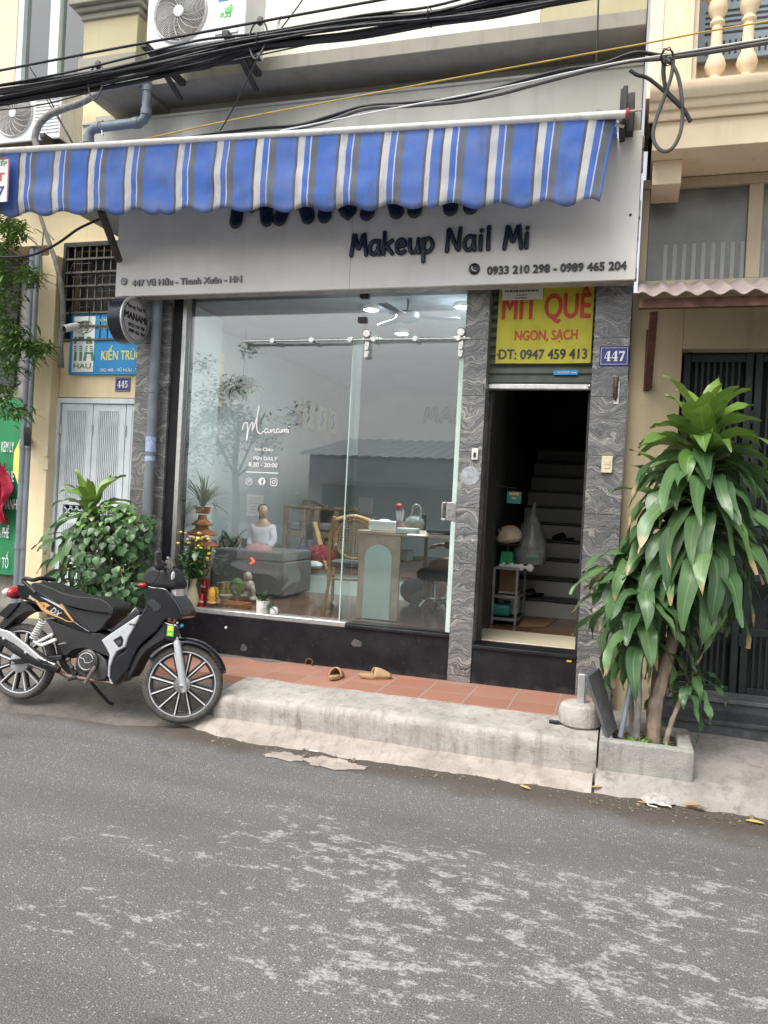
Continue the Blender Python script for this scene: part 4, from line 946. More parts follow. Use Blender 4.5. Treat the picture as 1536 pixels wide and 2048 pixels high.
m.build('globe_mark', M['greentxt'], bs); m = MB(); m.prism([(cx+.0, cz-.022), (cx+.018, cz+.026), (cx+.032, cz+.026), (cx+.042, cz-.022), (cx+.03, cz-.022), (cx+.028, cz-.008), (cx+.014, cz-.012), (cx+.012, cz-.022)], YB-.0095, YB-.0075); m.build('red_mark', M['red'], bs)
numplate(231, 755, 261, 783, LY, '445', 'number_plate', 'small blue enamel house number plate 445 over the pale blue folding door')
cc = P(139, 655, LY-.16); cct = thing('security_camera', 'small white bullet security camera beside the blue company board', 'camera', cc)
m = MB(); Rm = Matrix.Rotation(rad(115), 3, 'X') @ Matrix.Rotation(rad(-20), 3, 'Y'); m.lathe(cc, [(.0, -.09), (.034, -.085), (.036, .05), (.03, .055)], 16, Rm); m.build('housing', M['whiteplastic'], cct, smooth=True)
m = MB(); m.lathe(cc, [(.029, .0555), (.028, .058), (.012, .059)], 16, Rm); m.build('lens', M['black'], cct); m = MB(); m.tube([cc, cc+V((.05, .1, -.03)), cc+V((.06, .13, -.03))], .012, 8); m.build('arm', M['whiteplastic'], cct, smooth=True)
o, a = plate(89, 894, 98, 913, LY-.12, .02, M['creamplastic'], 'socket_box'); tag(o, 'small beige socket box on the cream pier, above the bell switch', 'socket')
o, a = plate(88, 918, 99, 940, LY-.12, .02, M['creamplastic'], 'bell_switch'); tag(o, 'cream bell switch on the cream pier, under the small socket box', 'switch')
o, a = plate(104, 765, 118, 780, LY, .012, M['pvc'], 'junction_plate'); tag(o, 'square blue grey blanking plate on the cream wall left of plate 445', 'plate')
# upstairs window of the left house
uw = thing('upstairs_window', 'pale framed upstairs window with grey curtains over the left air conditioner', 'window', P(100, 160, LY))
ua = rect(46, -60, 172, 172, LY)
boxpart('frame', mat('pale_frame', (.60, .68, .66), .5, 0, .05, 8), uw, (ua[0]-.02, ua[0]+.05, LY-.05, LY+.05, ua[2], ua[3]), (P(115, 60, LY).x-.05, P(115, 60, LY).x+.06, LY-.05, LY+.05, ua[2], ua[3]), (ua[0]+.051, -3.6, LY-.05, LY+.05, ua[2]-.06, ua[2]-.001), bevel=.004)
boxpart('pane', M['glass_dark'], uw, (ua[0]+.051, -3.6, LY, LY+.008, ua[2], ua[3]))
m = MB(); m.grid(lambda u, v: V((ua[0]+.05+1.0*u, LY+.05+.02*math.sin(u*60), ua[2]+(ua[3]-ua[2])*v)), 120, 1); m.build('curtain', mat('grey_curtain', (.62, .68, .67), .9, 0, .15, 6), uw, smooth=True)
boxpart('room_back', M['darkvoid'], uw, (ua[0]-.1, -3.5, LY+.4, LY+.42, ua[2]-.1, ua[3]))
# far-left yard wall with the drinks banner
yw = boxpart('yard_wall', concrete('stained_render', (.30, .28, .25), .7), None, (-12, P(64, 800, 6.7).x, 6.7, 7.2, .1, 4.2))
tag(yw, 'stained grey rendered wall at the far left behind the green banner', 'wall')
boxpart('opening', M['darkvoid'], yw, (-12, P(40, 600, 6.69).x, 6.66, 6.699, 2.55, 3.9))
gb = thing('drinks_banner', 'green drinks banner with white lettering hung on the far left wall', 'banner', P(20, 1140, 6.6))
ga = rect(-90, 797, 51, 1146, 6.6)
m = MB(); m.grid(lambda u, v: V((ga[0]+(ga[1]-ga[0])*u, 6.6+.012*math.sin(u*7+v*3), ga[2]+(ga[3]-ga[2])*v)), 24, 12); m.build('cloth', mat('green_banner', (.02, .23, .085), .55, 0, .12, 4), gb, smooth=True)
gfn = lambda q: V((q.x, 6.575-(6.6-q.y), q.z))
for s, y, x0, x1 in (('KEM LY', 904, 6, 31), ('KEM QUE', 962, -2, 31), ('TRÀ CHANH', 1016, -20, 37), ('CÀ PHÊ', 1074, -6, 21), ('SINH TỐ', 1133, -18, 20)):
    a, b = P(x0, y, 6.6), P(x1, y, 6.6); text(s, M['white'], gb, a.x, a.z, b.x-a.x, .105, 6.6, .005, .001, fn=gfn)
m = MB(); a = P(36, 873, 6.56); b = P(34, 968, 6.56); m.prism([(a.x+.03, a.z), (a.x+.05, a.z-.16), (a.x+.045, b.z+.12), (b.x+.0, b.z), (a.x-.05, b.z+.14), (a.x-.05, a.z-.16)], 6.571, 6.575); m.build('yellow_shape', M['yellowtxt'], gb)
a = P(-2, 985, 6.5); m = MB()
m.grid(lambda u, v: V((a.x-.16+.30*u*(1-.25*v)+.03*math.sin(v*9+u*3), 6.50+.05*math.sin(u*17+v*5)+.03*nz(u*5, v*6, 2), a.z-.30+.60*v+.03*math.sin(u*13))), 40, 30)
tag(m.build('hanging_cloth', mat('red_cloth', (.40, .02, .06), .8, 0, .4, 14), None, smooth=True, sharp=80), 'crumpled red cloth hanging at the left edge over the green banner', 'cloth')
# downpipes at the left house corner
for px, rr, lab in ((55, .042, 'grey downpipe at the far left corner, nearer the green banner'), (65, .036, 'grey downpipe at the far left corner, against the cream pier')):
    a, b = P(px+11, 430, 6.48), P(px-15, 1190, 6.48); m = MB(); xm = (a.x+b.x)/2
    m.tube([(xm, 6.48, .2), (xm, 6.48, 4.0)], rr, 14)
    for z in (.9, 1.9, 2.9): m.tube([(xm, 6.48, z), (xm, 6.48, z+.07)], rr*1.15, 14)
    tag(m.build('downpipe', M['pvc'], None, smooth=True), lab, 'pipe', 'downpipes at the left house')
a, b = P(54, 858, 6.42), P(66, 890, 6.3)
m = MB(); m.bar((a.x, 6.42, a.z), (b.x+.02, 6.2, b.z), .06, .04); m.bar((b.x+.02, 6.44, a.z), (b.x+.02, 6.44, b.z-.02), .05, .05); tag(m.build('rusty_bracket', M['darkmetal'], None, bevel=.004), 'dark steel bracket fixed to the downpipes beside the green banner', 'bracket')
# ------------------------------------------------------------------ the far side of the street (seen only as a reflection in the shop glass)
op = thing('house_across', 'low pale house across the street mirrored in the shop glass', 'building', (-2.5, -6.6, 0))
boxpart('wall', wallpaint('white_render', (.84, .84, .82), .1, .1), op, (-7.6, 4.5, -10, -6.6, 0, 2.75))
boxpart('shutter', M['doorgap'], op, (-7.2, -2.2, -6.599, -6.55, 0, 2.0)); boxpart('shutter', M['doorgap'], op, (-1.6, 2.6, -6.599, -6.55, 0, 2.0))
m = MB(); m.grid(lambda u, v: V((-7.9+12.7*u, -6.35-3.8*v, 2.72+.75*v+.02*math.sin(u*260))), 520, 2); m.build('roof', M['bluegrey'], op, smooth=True)
m = MB(); m.grid(lambda u, v: V((-7.4+8*u, -6.05-.28*v, 2.12+.5*v-(.05*abs(math.sin(u*70)) if v == 0 else 0))), 240, 2)
op_a = m.build('awning', mat('grey_violet_canvas', (.32, .31, .35), .8, 0, .15, 2), None); tag(op_a, 'grey scalloped awning across the street reflected in the shop glass', 'awning')
# ------------------------------------------------------------------ striped awning
aw = thing('awning', 'half-rolled blue, white and grey striped awning with scalloped valance over the shop sign', 'awning', (-2.4, 5.1, 3.5))
aR, aL = P(1254, 228, 5.08), P(-90, 308, 4.84)
hR, hL = P(1218, 402, 5.09), P(-90, 428, 4.86)
def stripes():
    q = NT('striped_canvas'); uv = q.sep(q.tc.outputs['UV'])
    f = q.math('FRACT', uv[0])
    B, W_, G, K = (.055, .165, .57), (.66, .66, .66), (.135, .14, .15), (.10, .085, .09)
    c = q.ramp(f, [(0, K), (.055, W_), (.215, B), (.345, W_), (.375, B), (.395, G), (.535, B)], 'CONSTANT')
    c = q.mix(q.ramp(q.noise(4, 6), [(.35, 0), (.75, .35)]), c, (.30, .33, .42))
    c = q.mix(q.ramp(q.noise(9, 7, q.mapn((1, 1, .3)), .7), [(.53, 0), (.72, .5)]), c, (.10, .10, .11))
    edge = q.ramp(uv[1], [(0, .9), (.08, .45), (.2, 0)]); c = q.mix(q.math('MULTIPLY', edge, q.noise(14, 5)), c, (.10, .10, .10))
    q.base(c); q.rough(.7); tl = q.n('BsdfTranslucent'); q.l(c, tl.inputs[0]); mx = q.n('MixShader'); mx.inputs[0].default_value = .16
    q.bump(q.noise(18, 4), .15, .01)
    q.l(q.b.outputs[0], mx.inputs[1]); q.l(tl.outputs[0], mx.inputs[2]); q.l(mx.outputs[0], q.t.nodes['Material Output'].inputs[0]); return q.m
M['stripes'] = stripes()
xr = P(1232, 236, 5.08).x; xl_ = aL.x
LW = xr-xl_; PER = .302
# phase: white stripe starts (u frac .055) at px 1176/ top; panel seams at two places
x_ref = P(1178, 240, 5.08).x
seams = [P(868, 255, 5.02).x, P(322, 300, 4.92).x]
def u_of(x):
    u = (x-x_ref)/PER+.055
    if x < seams[0]: u += (x*0)-(-.36)
    if x < seams[1]: u += .36
    return u
def val(x, t):                                       # t 0 hem .. 1 bar
    k = (x-xl_)/LW; top = aL.lerp(aR, (x-aL.x)/(aR.x-aL.x)); bot = hL.lerp(hR, (x-hL.x)/(hR.x-hL.x))
    scal = .020*(1+.7*nz(x, 2, 0, 1.9))*math.sin(2*math.pi*(u_of(x)-.10)) if True else 0
    p = bot.lerp(top, t); z = p.z+(scal-.012)*(1-t)**3*1.0
    y = p.y-.035*math.sin(math.pi*t)*.5+.012*math.sin(x*5.1)*(1-t)+.024*nzf(x, t*1.2, 0, 2.1)*(1-.6*t)
    sag = 0
    if k > .97: y += (k-.97)/.03*.05*t
    dx = -.05*(1-t)*max(0, (k-.9)/.1) - .02*(1-t)
    return V((x+dx, y, z+sag))
NU, NV = 560, 14
m = MB(); b0 = 0
xs_ = [xl_+LW*i/NU for i in range(NU+1)]
m.v = [val(x, j/NV) for x in xs_ for j in range(NV+1)]
m.f = [(i*(NV+1)+j, (i+1)*(NV+1)+j, (i+1)*(NV+1)+j+1, i*(NV+1)+j+1) for i in range(NU) for j in range(NV)]; m.mi = [0]*len(m.f)
for i, x in enumerate(xs_):
    for j in range(NV+1): m.uv[i*(NV+1)+j] = (u_of(x), j/NV)
o = m.build('valance', M['stripes'], aw, smooth=True, sharp=80); sf = o.modifiers.new('cloth', 'SOLIDIFY'); sf.thickness = .002
m = MB(); m.v = []; 
wa_, wz_ = 5.60, 4.0
for x in xs_[::8]:
    top = aL.lerp(aR, (x-aL.x)/(aR.x-aL.x))
    for j in range(3): t = j/2; m.v.append(V((x, top.y+(wa_-top.y)*t, top.z+.02+(wz_+.05-top.z)*t)))
n_ = len(xs_[::8]); m.f = [(i*3+j, (i+1)*3+j, (i+1)*3+j+1, i*3+j+1) for i in range(n_-1) for j in range(2)]; m.mi = [0]*len(m.f)
for i, x in enumerate(xs_[::8]):
    for j in range(3): m.uv[i*3+j] = (u_of(x), .9)
m.build('roof_cloth', M['stripes'], aw, smooth=True)
m = MB(); m.tube([aL, aR], .024, 14); m.build('front_bar', mat('dirty_white_bar', (.74, .72, .68), .4, .1, .08, 9, dirt=.35), aw, smooth=True)
m = MB(); rnd = random.Random(11)
for k in range(46):
    t = rnd.random(); p = aL.lerp(aR, t); m.tube([p+V((0, .002, .016)), p+V((rnd.uniform(.02, .1), .004, .018))], .0085, 6)
m.build('bar_tape', mat('pinkish_tape', (.55, .38, .36), .6, 0, .2, 20), aw)
m = MB(); m.tube([(GX0+.1, 5.60, 4.0), (-.12, 5.60, 4.0)], .055, 14); m.build('roller', mat('dark_roller', (.05, .045, .055), .6, 0, .2, 9), aw, smooth=True)
c = P(1262, 235, 5.5)
m = MB(); m.box(c.x-.03, c.x+.02, 5.42, 5.65, c.z-.13, c.z+.13); m.box(c.x-.07, c.x-.031, 5.30, 5.64, c.z-.16, c.z+.10); m.box(c.x-.05, c.x-.02, 5.12, 5.30, c.z-.14, c.z+.02)
m.build('end_bracket', M['darkmetal'], aw, bevel=.006)
m = MB(); m.lathe(aR, [(.03, -.008), (.034, 0), (.03, .012)], 16, Matrix.Rotation(rad(90), 3, 'Y')); m.build('end_cap', mat('red_cap', (.42, .06, .08), .5, 0, .1, 20), aw, smooth=True)
m = MB(); m.tube([(c.x-.20, 5.15, c.z-.12), (c.x-.03, 5.28, c.z-.11)], .02, 10); m.tube([(c.x-.2, 5.2, c.z-.15), (c.x-.04, 5.3, c.z-.15)], .012, 8); m.build('arm', M['alu'], aw, smooth=True)
a, b = P(203, 424, 5.0), P(238, 520, 5.45); m = MB(); m.tube([a+V((-.06, -.05, .25)), a, b], .03, 10); m.build('arm', M['darkmetal'], aw, smooth=True)
# hand-painted tag sewn to the left end
tg = thing('awning_tag', 'white red-edged installer tag with blue digits on the left end of the awning', 'tag', P(6, 362, 4.84))
TY = 4.80; ta = rect(-66, 320, 17, 406, TY)
boxpart('card', M['white'], tg, (ta[0], ta[1], TY, TY+.004, ta[2], ta[3])); m = MB(); m.box(ta[0], ta[1], TY-.003, TY-.0005, ta[3]-.008, ta[3]); m.box(ta[1]-.008, ta[1], TY-.003, TY-.0005, ta[2], ta[3]-.0085); m.build('border', M['red'], tg)
for s, x0, y0, x1, h, mt in (('XẾP', -7, 332, 14, 8, 'greentxt'), ('T', -6, 363, 9, 17, 'red'), ('7', -6, 396, 8, 24, 'plateblue')):
    a, b = P(x0, y0, TY), P(x1, y0, TY); text(s, M[mt], tg, a.x, a.z, b.x-a.x, h*5.6/FPX, TY, .02, .002)
# ------------------------------------------------------------------ round blade sign
RS = .187; rc = P(271, 641, 5.52)
rs = thing('round_sign', 'round two-sided projecting light box with shop name and phone numbers under the sign board', 'sign', (rc.x, 5.52, rc.z))
RX = Matrix.Rotation(rad(90), 3, 'Y'); th = .135
m = MB(); m.lathe((rc.x-th, 5.52, rc.z), [(RS-.02, 0), (RS, .003), (RS, th-.004), (RS-.006, th), (RS-.014, th), (RS-.014, th-.006)], 48, RX); m.build('drum', mat('dark_drum', (.03, .033, .045), .25, .5, .2, 14), rs, smooth=True, sharp=30)
m = MB(); m.lathe((rc.x, 5.52, rc.z), [(RS-.015, -.005), (RS-.015, .0)], 48, RX); m.build('face', wallpaint('acrylic_face', (.46, .45, .44), .05, .05, .4), rs)
m = MB(); m.lathe((rc.x, 5.52, rc.z), [(RS+.004, -.012), (RS+.006, .002), (RS-.012, .006), (RS-.012, -.001)], 48, RX); m.build('rim', M['alu'], rs, smooth=True)
m = MB(); vs = []
for k in range(48):
    a0 = 2*math.pi*k/48; vs.append(V((rc.x+.0015, 5.52+(RS-.028)*math.cos(a0), rc.z+(RS-.028)*math.sin(a0))))
m.tube(vs, .0018, 5, closed=True); m.build('ring_line', M['black'], rs)
rfn = lambda q: V((rc.x+.0005+(0-q.y), 5.52+q.x, rc.z+q.z))
def rt(s, x0, z, w, h, b): text(s, M['black'], rs, x0, z, w, h, 0, b, .0025, fn=rfn)
rt('MANAMI', -.15, -.005, .30, .058, .03); rt('Makeup Nail Mi', -.13, .085, .26, .034, 0); rt('0933 210 298', -.095, -.062, .22, .028, .005); rt('0989 465 204', -.088, -.108, .215, .028, .005)
m = MB(); m.tube([(rc.x-th/2, 5.52, rc.z+RS-.01), (rc.x-th/2, 5.52, SZ0+.02)], .02, 10); m.build('hanger', M['darkmetal'], rs, smooth=True)
# ------------------------------------------------------------------ air conditioners
def aircon(lab, cx, cy, rpx, Y, x0, x1, zb, zt, depth, dirty, tagtext, shade, horiz=False):
    fc = P(cx, cy, Y); d = (fc-CAMLOC).dot(FWD); r = rpx*d/FPX
    t = thing('air_conditioner', lab, 'air conditioner', ((x0+x1)/2, Y+depth/2, zb), 'outdoor air conditioner units')
    boxpart('casing', mat('aircon_casing', (.70, .71, .70), .45, 0, .05, 6, dirt=dirty), t, (x0, x1, Y, Y+depth, zb, zt), bevel=.012, seg=3)
    Rm = Matrix.Rotation(rad(90), 3, 'X')
    m = MB(); m.lathe((fc.x, Y-.0015, fc.z), [(r*.96, 0), (r*.95, .001)], 48, Rm); m.build('fan_hole', mat('fan_shadow', (.10, .085, .075), .8, 0, .3, 20), t)
    m = MB()
    for k in range(3):
        a0 = 2*math.pi*k/3+.4
        m.add([V((fc.x+q_*r*math.cos(a0+s_*.55+q_*.5), Y-.004-.004*s_, fc.z+q_*r*math.sin(a0+s_*.55+q_*.5))) for q_, s_ in ((.2, -.6), (.9, -.9), (.92, 0), (.9, .9), (.2, .6))], [(0, 1, 2, 3, 4)])
    m.build('fan_blades', mat('fan_blade', (.22, .19, .17), .6, 0, .1, 10), t, normals=False)
    m = MB(); n = 17
    for k in range(1, n+1): rr = r*(.2+.8*k/n); m.tube([(fc.x+rr*math.cos(a_*.1309), Y-.022+.012*(k/n)**3, fc.z+rr*math.sin(a_*.1309)) for a_ in range(48)], .0017 if k < n else .006, 4, closed=True)
    for k in range(16):
        pts = [(fc.x+r*q_*math.cos(.3927*k+.9*q_), Y-.024+.012*q_**3, fc.z+r*q_*math.sin(.3927*k+.9*q_)) for q_ in (.18, .4, .6, .8, 1.0)]; m.tube(pts, .0022, 4)
    m.build('fan_grille', M['whiteplastic'], t, smooth=True)
    m = MB(); m.lathe((fc.x, Y-.02, fc.z), [(r*.2, 0), (r*.19, .010), (r*.10, .014)], 24, Rm); m.build('grille_hub', M['whiteplastic'], t, smooth=True)
    for x in (x0+.04, x1-.12): m = MB(); m.box(x, x+.05, Y-.12, Y+depth+.12, zb-.045, zb-.002); m.bar((x+.025, Y+.06, zb-.0455), (x+.025, Y+depth+.1, zb-.16), .04, .025); m.build('bracket', M['darkmetal'], t, bevel=.004)
    boxpart('base_tray', mat('dark_tray', (.07, .065, .07), .6, .3, .3, 9), t, (x0+.02, x1-.01, Y+.01, Y+depth-.01, zb-.0018, zb-.0005))
    if horiz:
        m = MB()
        for k in range(16): m.box(fc.x+r+.03, x1-.02, Y-.006, Y-.0005, zb+.06+.03*k, zb+.068+.03*k)
        m.build('side_louvres', M['whiteplastic'], t)
    return t, fc, r
Y1 = 5.05
zb1 = (P(294, 103, Y1).z+P(490, 75, Y1).z)/2
ac1, f1, r1 = aircon('large white air conditioner with green gas mark above the ledge', 361, 26, 59, Y1, P(293, 60, Y1).x, P(492, 40, Y1).x, zb1, zb1+.56, .30, .12, 'R32', 0)
a = P(440, 36, Y1); text('R32', M['green_st'], ac1, a.x, a.z, .09, .035, Y1-.001, .03, .001, shear=.2)
m = MB(); b = P(458, 20, Y1); m.prism([(b.x-.03, b.z-.02), (b.x-.035, b.z+.01), (b.x-.01, b.z+.02), (b.x+.02, b.z+.045), (b.x+.03, b.z+.01), (b.x+.015, b.z-.02), (b.x-.005, b.z-.025)], Y1-.003, Y1-.001); m.build('leaf_mark', M['green_st'], ac1)
m = MB(); b = P(447, 2, Y1); m.box(b.x-.04, b.x+.04, Y1-.003, Y1-.001, b.z, b.z+.03); m.build('blue_label', M['bluesign'], ac1)
m = MB(); b = rect(430, 58, 476, 68, Y1); m.box(b[0], b[1], Y1-.008, Y1-.0005, b[2], b[3]); m.build('hand_grip', M['whiteplastic'], ac1, bevel=.003)
m = MB(); m.tube([(f1.x, Y1, f1.z), (f1.x, Y1, f1.z)], .001); Y2 = 5.95
zb2 = P(60, 282, Y2).z
ac2, f2, r2 = aircon('grimy white air conditioner with side louvres low at the left under the upstairs window', 29, 229, 44, Y2, P(-45, 229, Y2).x, P(122, 229, Y2).x, zb2, zb2+.52, .30, .45, '', 0, True)
m = MB(); b = rect(82, 187, 108, 191, Y2); m.box(b[0], b[1], Y2-.002, Y2-.0005, b[2], b[3]); m.build('green_label', M['greentxt'], ac2)
# ------------------------------------------------------------------ pipes
PY_ = 5.44
pp = thing('drain_pipe', 'grey plastic drain pipe with elbows stepping down the left edge of the shop', 'pipe', P(300, 1000, PY_))
A1, A2, A3, A4 = P(290, -60, 5.30), P(287, 238, PY_), P(178, 262, PY_), P(171, 420, PY_)
xv = (A1.x+A2.x)/2; zh = (A2.z+A3.z)/2
m = MB(); m.tube([(xv, PY_, 7.0), (xv, PY_, zh+.26)], .021, 12); m.build('thin_pipe', M['pvc'], pp, smooth=True)
m = MB(); el = [(xv, PY_, zh+.27), (xv, PY_, zh+.06), (xv-.02, PY_, zh+.02), (xv-.06, PY_, zh), (A3.x+.06, PY_, zh-.005), (A3.x+.02, PY_, zh-.025), (A3.x, PY_, zh-.065), (A3.x, PY_, 3.82)]
m.tube(el, .038, 14); m.build('thick_pipe', M['pvc'], pp, smooth=True)
for p, q in (((xv, PY_, zh+.24), (xv, PY_, zh+.29)), ((xv, PY_, zh+.05), (xv, PY_, zh+.10)), ((xv-.06, PY_, zh), (xv-.11, PY_, zh)), ((A3.x+.06, PY_, zh-.005), (A3.x+.11, PY_, zh-.004)), ((A3.x, PY_, zh-.07), (A3.x, PY_, zh-.13))): MB().tube([p, q], .044, 14).build('socket', M['pvc'], pp, smooth=True)
m = MB(); k0 = P(205, 258, PY_); m.tube([(k0.x, PY_, zh-.05), (k0.x-.0, PY_-.042, zh), (k0.x, PY_, zh+.046)], .008, 6); m.tube([(k0.x+.02, PY_-.03, zh-.05), (k0.x+.03, PY_-.03, zh-.09)], .008, 6); m.build('clamp', M['steel'], pp)
b0, b1 = P(313, 600, 5.70), P(299, 1000, 5.70); xb = (b0.x+b1.x)/2
m = MB(); m.tube([(xb, 5.70, .25), (xb, 5.70, 3.3)], .042, 16)
for z in (1.0, 2.35): m.tube([(xb, 5.70, z), (xb, 5.70, z+.06)], .047, 16)
lp_ = m.build('lower_pipe', M['pvc'], pp, smooth=True)
for y0, y1 in ((873, 903), (912, 922)):
    z0, z1 = P(303, y1, 5.66).z, P(303, y0, 5.66).z; m = MB(); m.tube([(xb, 5.70, z0), (xb, 5.70, z1)], .0432, 16); m.build('torn_label', mat('blue_white_label', (.35, .42, .62), .6, 0, .4, 50), lp_, smooth=True)
# ------------------------------------------------------------------ cables
def pline(pts, Y): 
    return [P(x, y, Y if isinstance(Y, (int, float)) else Y[0]+(Y[1]-Y[0])*i/(len(pts)-1)) for i, (x, y) in enumerate(pts)]
cb = thing('cable_bundle', 'thick sagging bundle of black telecom cables strung across the upper facade', 'cables', P(520, 90, 4.7))
core = pline([(-260, 222), (-60, 200), (120, 172), (270, 142), (400, 113), (520, 85), (700, 58), (860, 34), (1000, 10), (1200, -26), (1500, -80)], 4.6)
rnd = random.Random(5)
for k in range(20):
    ra, an = .070*math.sqrt(rnd.random()), rnd.uniform(0, 6.28); ph = rnd.uniform(0, 6); tw = rnd.uniform(-.5, .5); loose = rnd.uniform(.6, 1.35)
    pts = []
    for i, p in enumerate(core):
        a_ = an+tw*i*.5; tight = loose*(.62 if i in (5, 7) else 1.0)
        pts.append(p+V((0, ra*tight*math.cos(a_), ra*tight*math.sin(a_)+.012*math.sin(i*1.3+ph))))
    m = MB(); m.tube(catmull(pts, 5), rnd.choice((.008, .010, .012, .014)), 7); m.build('cable', M['cable'], cb, smooth=True)
for i, nm in ((5, 1), (7, 1)):
    c = core[i]; m = MB(); m.tube([(c.x, c.y+.06*math.cos(t*.52), c.z+.055*math.sin(t*.52)) for t in range(12)], .004, 5, closed=True); m.build('cable_tie', M['black'], cb)
def cable(pts, Y, r, mt, lab, n=6, grp='cables strung across the facade'):
    m = MB(); m.tube(catmull(pline(pts, Y), n), r, 8); return tag(m.build('cable', M[mt], None, smooth=True), lab, 'cable', grp)
cable([(-200, 180), (0, 141), (150, 112), (300, 84), (500, 47), (760, 0), (900, -26)], 4.55, .0085, 'cable', 'single taut black wire above the thick cable bundle')
cable([(250, 287), (450, 243), (650, 205), (900, 158), (1150, 112), (1300, 85), (1420, 62), (1600, 32)], 5.05, .0052, 'yellowcable', 'thin yellow wire running up to the right above the awning')
cable([(330, 285), (430, 267), (520, 256), (600, 250), (660, 233), (730, 213), (820, 206), (910, 196), (980, 180), (1050, 160), (1130, 140), (1200, 130), (1270, 106), (1330, 111), (1420, 100), (1600, 68)], 5.1, .0135, 'cable', 'upper of the two thick black cables rising over the awning bar')
cable([(330, 290), (430, 272), (510, 268), (590, 257), (655, 243), (730, 218), (820, 212), (920, 203), (1000, 188), (1060, 172), (1150, 148), (1250, 124), (1330, 117), (1430, 103), (1600, 74)], 5.08, .0125, 'greycable', 'lower of the two thick cables rising over the awning bar')
cable([(560, 262), (760, 222), (1000, 176), (1200, 132), (1340, 108), (1600, 66)], 5.04, .005, 'whiteplastic', 'thin pale wire beside the two thick cables')
cable([(1198, -60), (1196, 30), (1194, 90), (1192, 130)], 5.1, .0055, 'cable', 'thin black wire hanging straight down to the thick cables')
cable([(-40, 508), (0, 514), (60, 511), (110, 490), (150, 462), (172, 450), (205, 436)], 5.3, .010, 'cable', 'black cable looping up to the awning arm before the cream house')
cable([(440, 262), (470, 210), (520, 110), (560, 60), (605, 0), (630, -40)], 4.75, .0045, 'cable', 'thin black wire slanting steeply up past the large air conditioner')
cable([(-20, 222), (80, 210), (200, 178), (270, 150), (400, 140), (450, 125), (620, 88), (720, 62)], 4.75, .005, 'cable', 'thin loose wire under the cable bundle at the left')
lc = thing('cable_coil', 'slack black cable coil hanging at the corner of the two houses', 'cable coil', P(1335, 200, 5.0))
def coilpart(pts, r, mt): m = MB(); m.tube(catmull(pline(pts, 5.0), 7), r, 9); m.build('cable_loop', M[mt], lc, smooth=True)
coilpart([(1347, 112), (1343, 150), (1330, 190), (1312, 240), (1306, 270), (1313, 292), (1330, 303), (1348, 292), (1362, 260), (1365, 215), (1358, 160), (1345, 130), (1330, 118), (1322, 112)], .0115, 'greycable')
coilpart([(1330, 112), (1327, 145), (1333, 180), (1350, 200), (1368, 220), (1381, 243)], .0125, 'cable')
coilpart([(1260, 141), (1275, 150), (1295, 156), (1320, 175), (1345, 198), (1362, 215)], .0115, 'cable')
m = MB(); c = P(1334, 109, 5.0); m.tube([(c.x+.035*math.cos(t*.6), 4.99+.02*math.sin(t*2.1), c.z+.05*math.sin(t*.6)-.02) for t in range(22)], .004, 5); m.build('tie_wire', M['cable'], lc)
m = MB(); m.tube(catmull(pline([(74, 296), (70, 275), (78, 250), (95, 232), (125, 218), (160, 206), (190, 190), (225, 172), (262, 165), (300, 158)], 5.0), 8), .026, 12)
hose = m.build('insulated_hose', mat('wrapped_tape', (.25, .24, .225), .75, 0, .35, 26), None, smooth=True); tag(hose, 'grey tape-wrapped air conditioner hose curving down behind the cable bundle', 'hose')
for px, py, q in ((196, 130, 0), (520, 42, 1)):
    c = P(px, py, 4.58); m = MB(); m.tube(catmull([c+V((.02, 0, .02)), c+V((-.05, 0, -.03)), c+V((-.07, 0, -.14)), c+V((-.02, 0, -.24)), c+V((.04, 0, -.16)), c+V((.05, 0, -.05)), c+V((.0, 0, .02))], 5), .006, 6)
    m.ball(c, (.025, .02, .03), 8, 6); tag(m.build('wire_hanger', M['greycable'], None, smooth=True), ('pale wire hanger loop round the cables before the upstairs window', 'pale wire hanger loop round the cables beside the large air conditioner')[q], 'wire hanger')
m = MB(); c = P(557, 44, 4.6); m.grid(lambda u, v: c+V((.03*(u-.5)+.01*math.sin(v*9), .01*math.sin(u*5+v*4), -.12*v+.05)), 4, 8); tag(m.build('plastic_strip', M['white'], None, smooth=True), 'white scrap of plastic caught on the upper wire', 'plastic scrap')
m = MB(); m.tube(catmull(pline([(60, 135), (100, 200), (130, 260), (146, 290)], 5.6), 5), .006, 6); m.tube(catmull(pline([(85, 185), (115, 235), (140, 275), (148, 292)], 5.6), 5), .005, 6); tag(m.build('cable', M['cable'], None, smooth=True), 'two thin twisted wires dropping past the grimy left air conditioner', 'cable', 'cables strung across the facade')
# ------------------------------------------------------------------ inside the nail shop
def on_floor(x, y): return PZ(x, y, FZ+.001)
def lamp_(px, py, lab):
    c = PZ(px, py, 3.16)
    t = thing('ceiling_light', lab, 'ceiling light', (c.x, c.y, 3.16), 'round ceiling downlights')
    m = MB(); m.lathe((c.x, c.y, 3.15), [(.075, .029), (.075, 0), (.062, -.004), (.06, .004)], 24); m.build('ring', M['whiteplastic'], t, smooth=True)
    m = MB(); m.lathe((c.x, c.y, 3.146), [(.06, .002), (.058, 0)], 24); m.build('diffuser', M['lampglow'], t)
    l = bpy.data.lights.new('downlight', 'AREA'); l.shape = 'DISK'; l.size = .13; l.energy = 15; l.color = (.93, .97, 1); lo = bpy.data.objects.new('downlight', l); COL.objects.link(lo); lo.location = (c.x, c.y, 3.135); lo.parent = t; lo.matrix_parent_inverse = world_of(t).inverted()
M['lampglow'] = emit('lamp_diffuser', (.95, .98, 1), 10)
lamp_(742, 617, 'lit ceiling light nearest the glass, left of the glass door top'); lamp_(803, 665, 'lit ceiling light deeper in the room, over the sliding rail'); lamp_(926, 612, 'lit ceiling light beside the granite column')
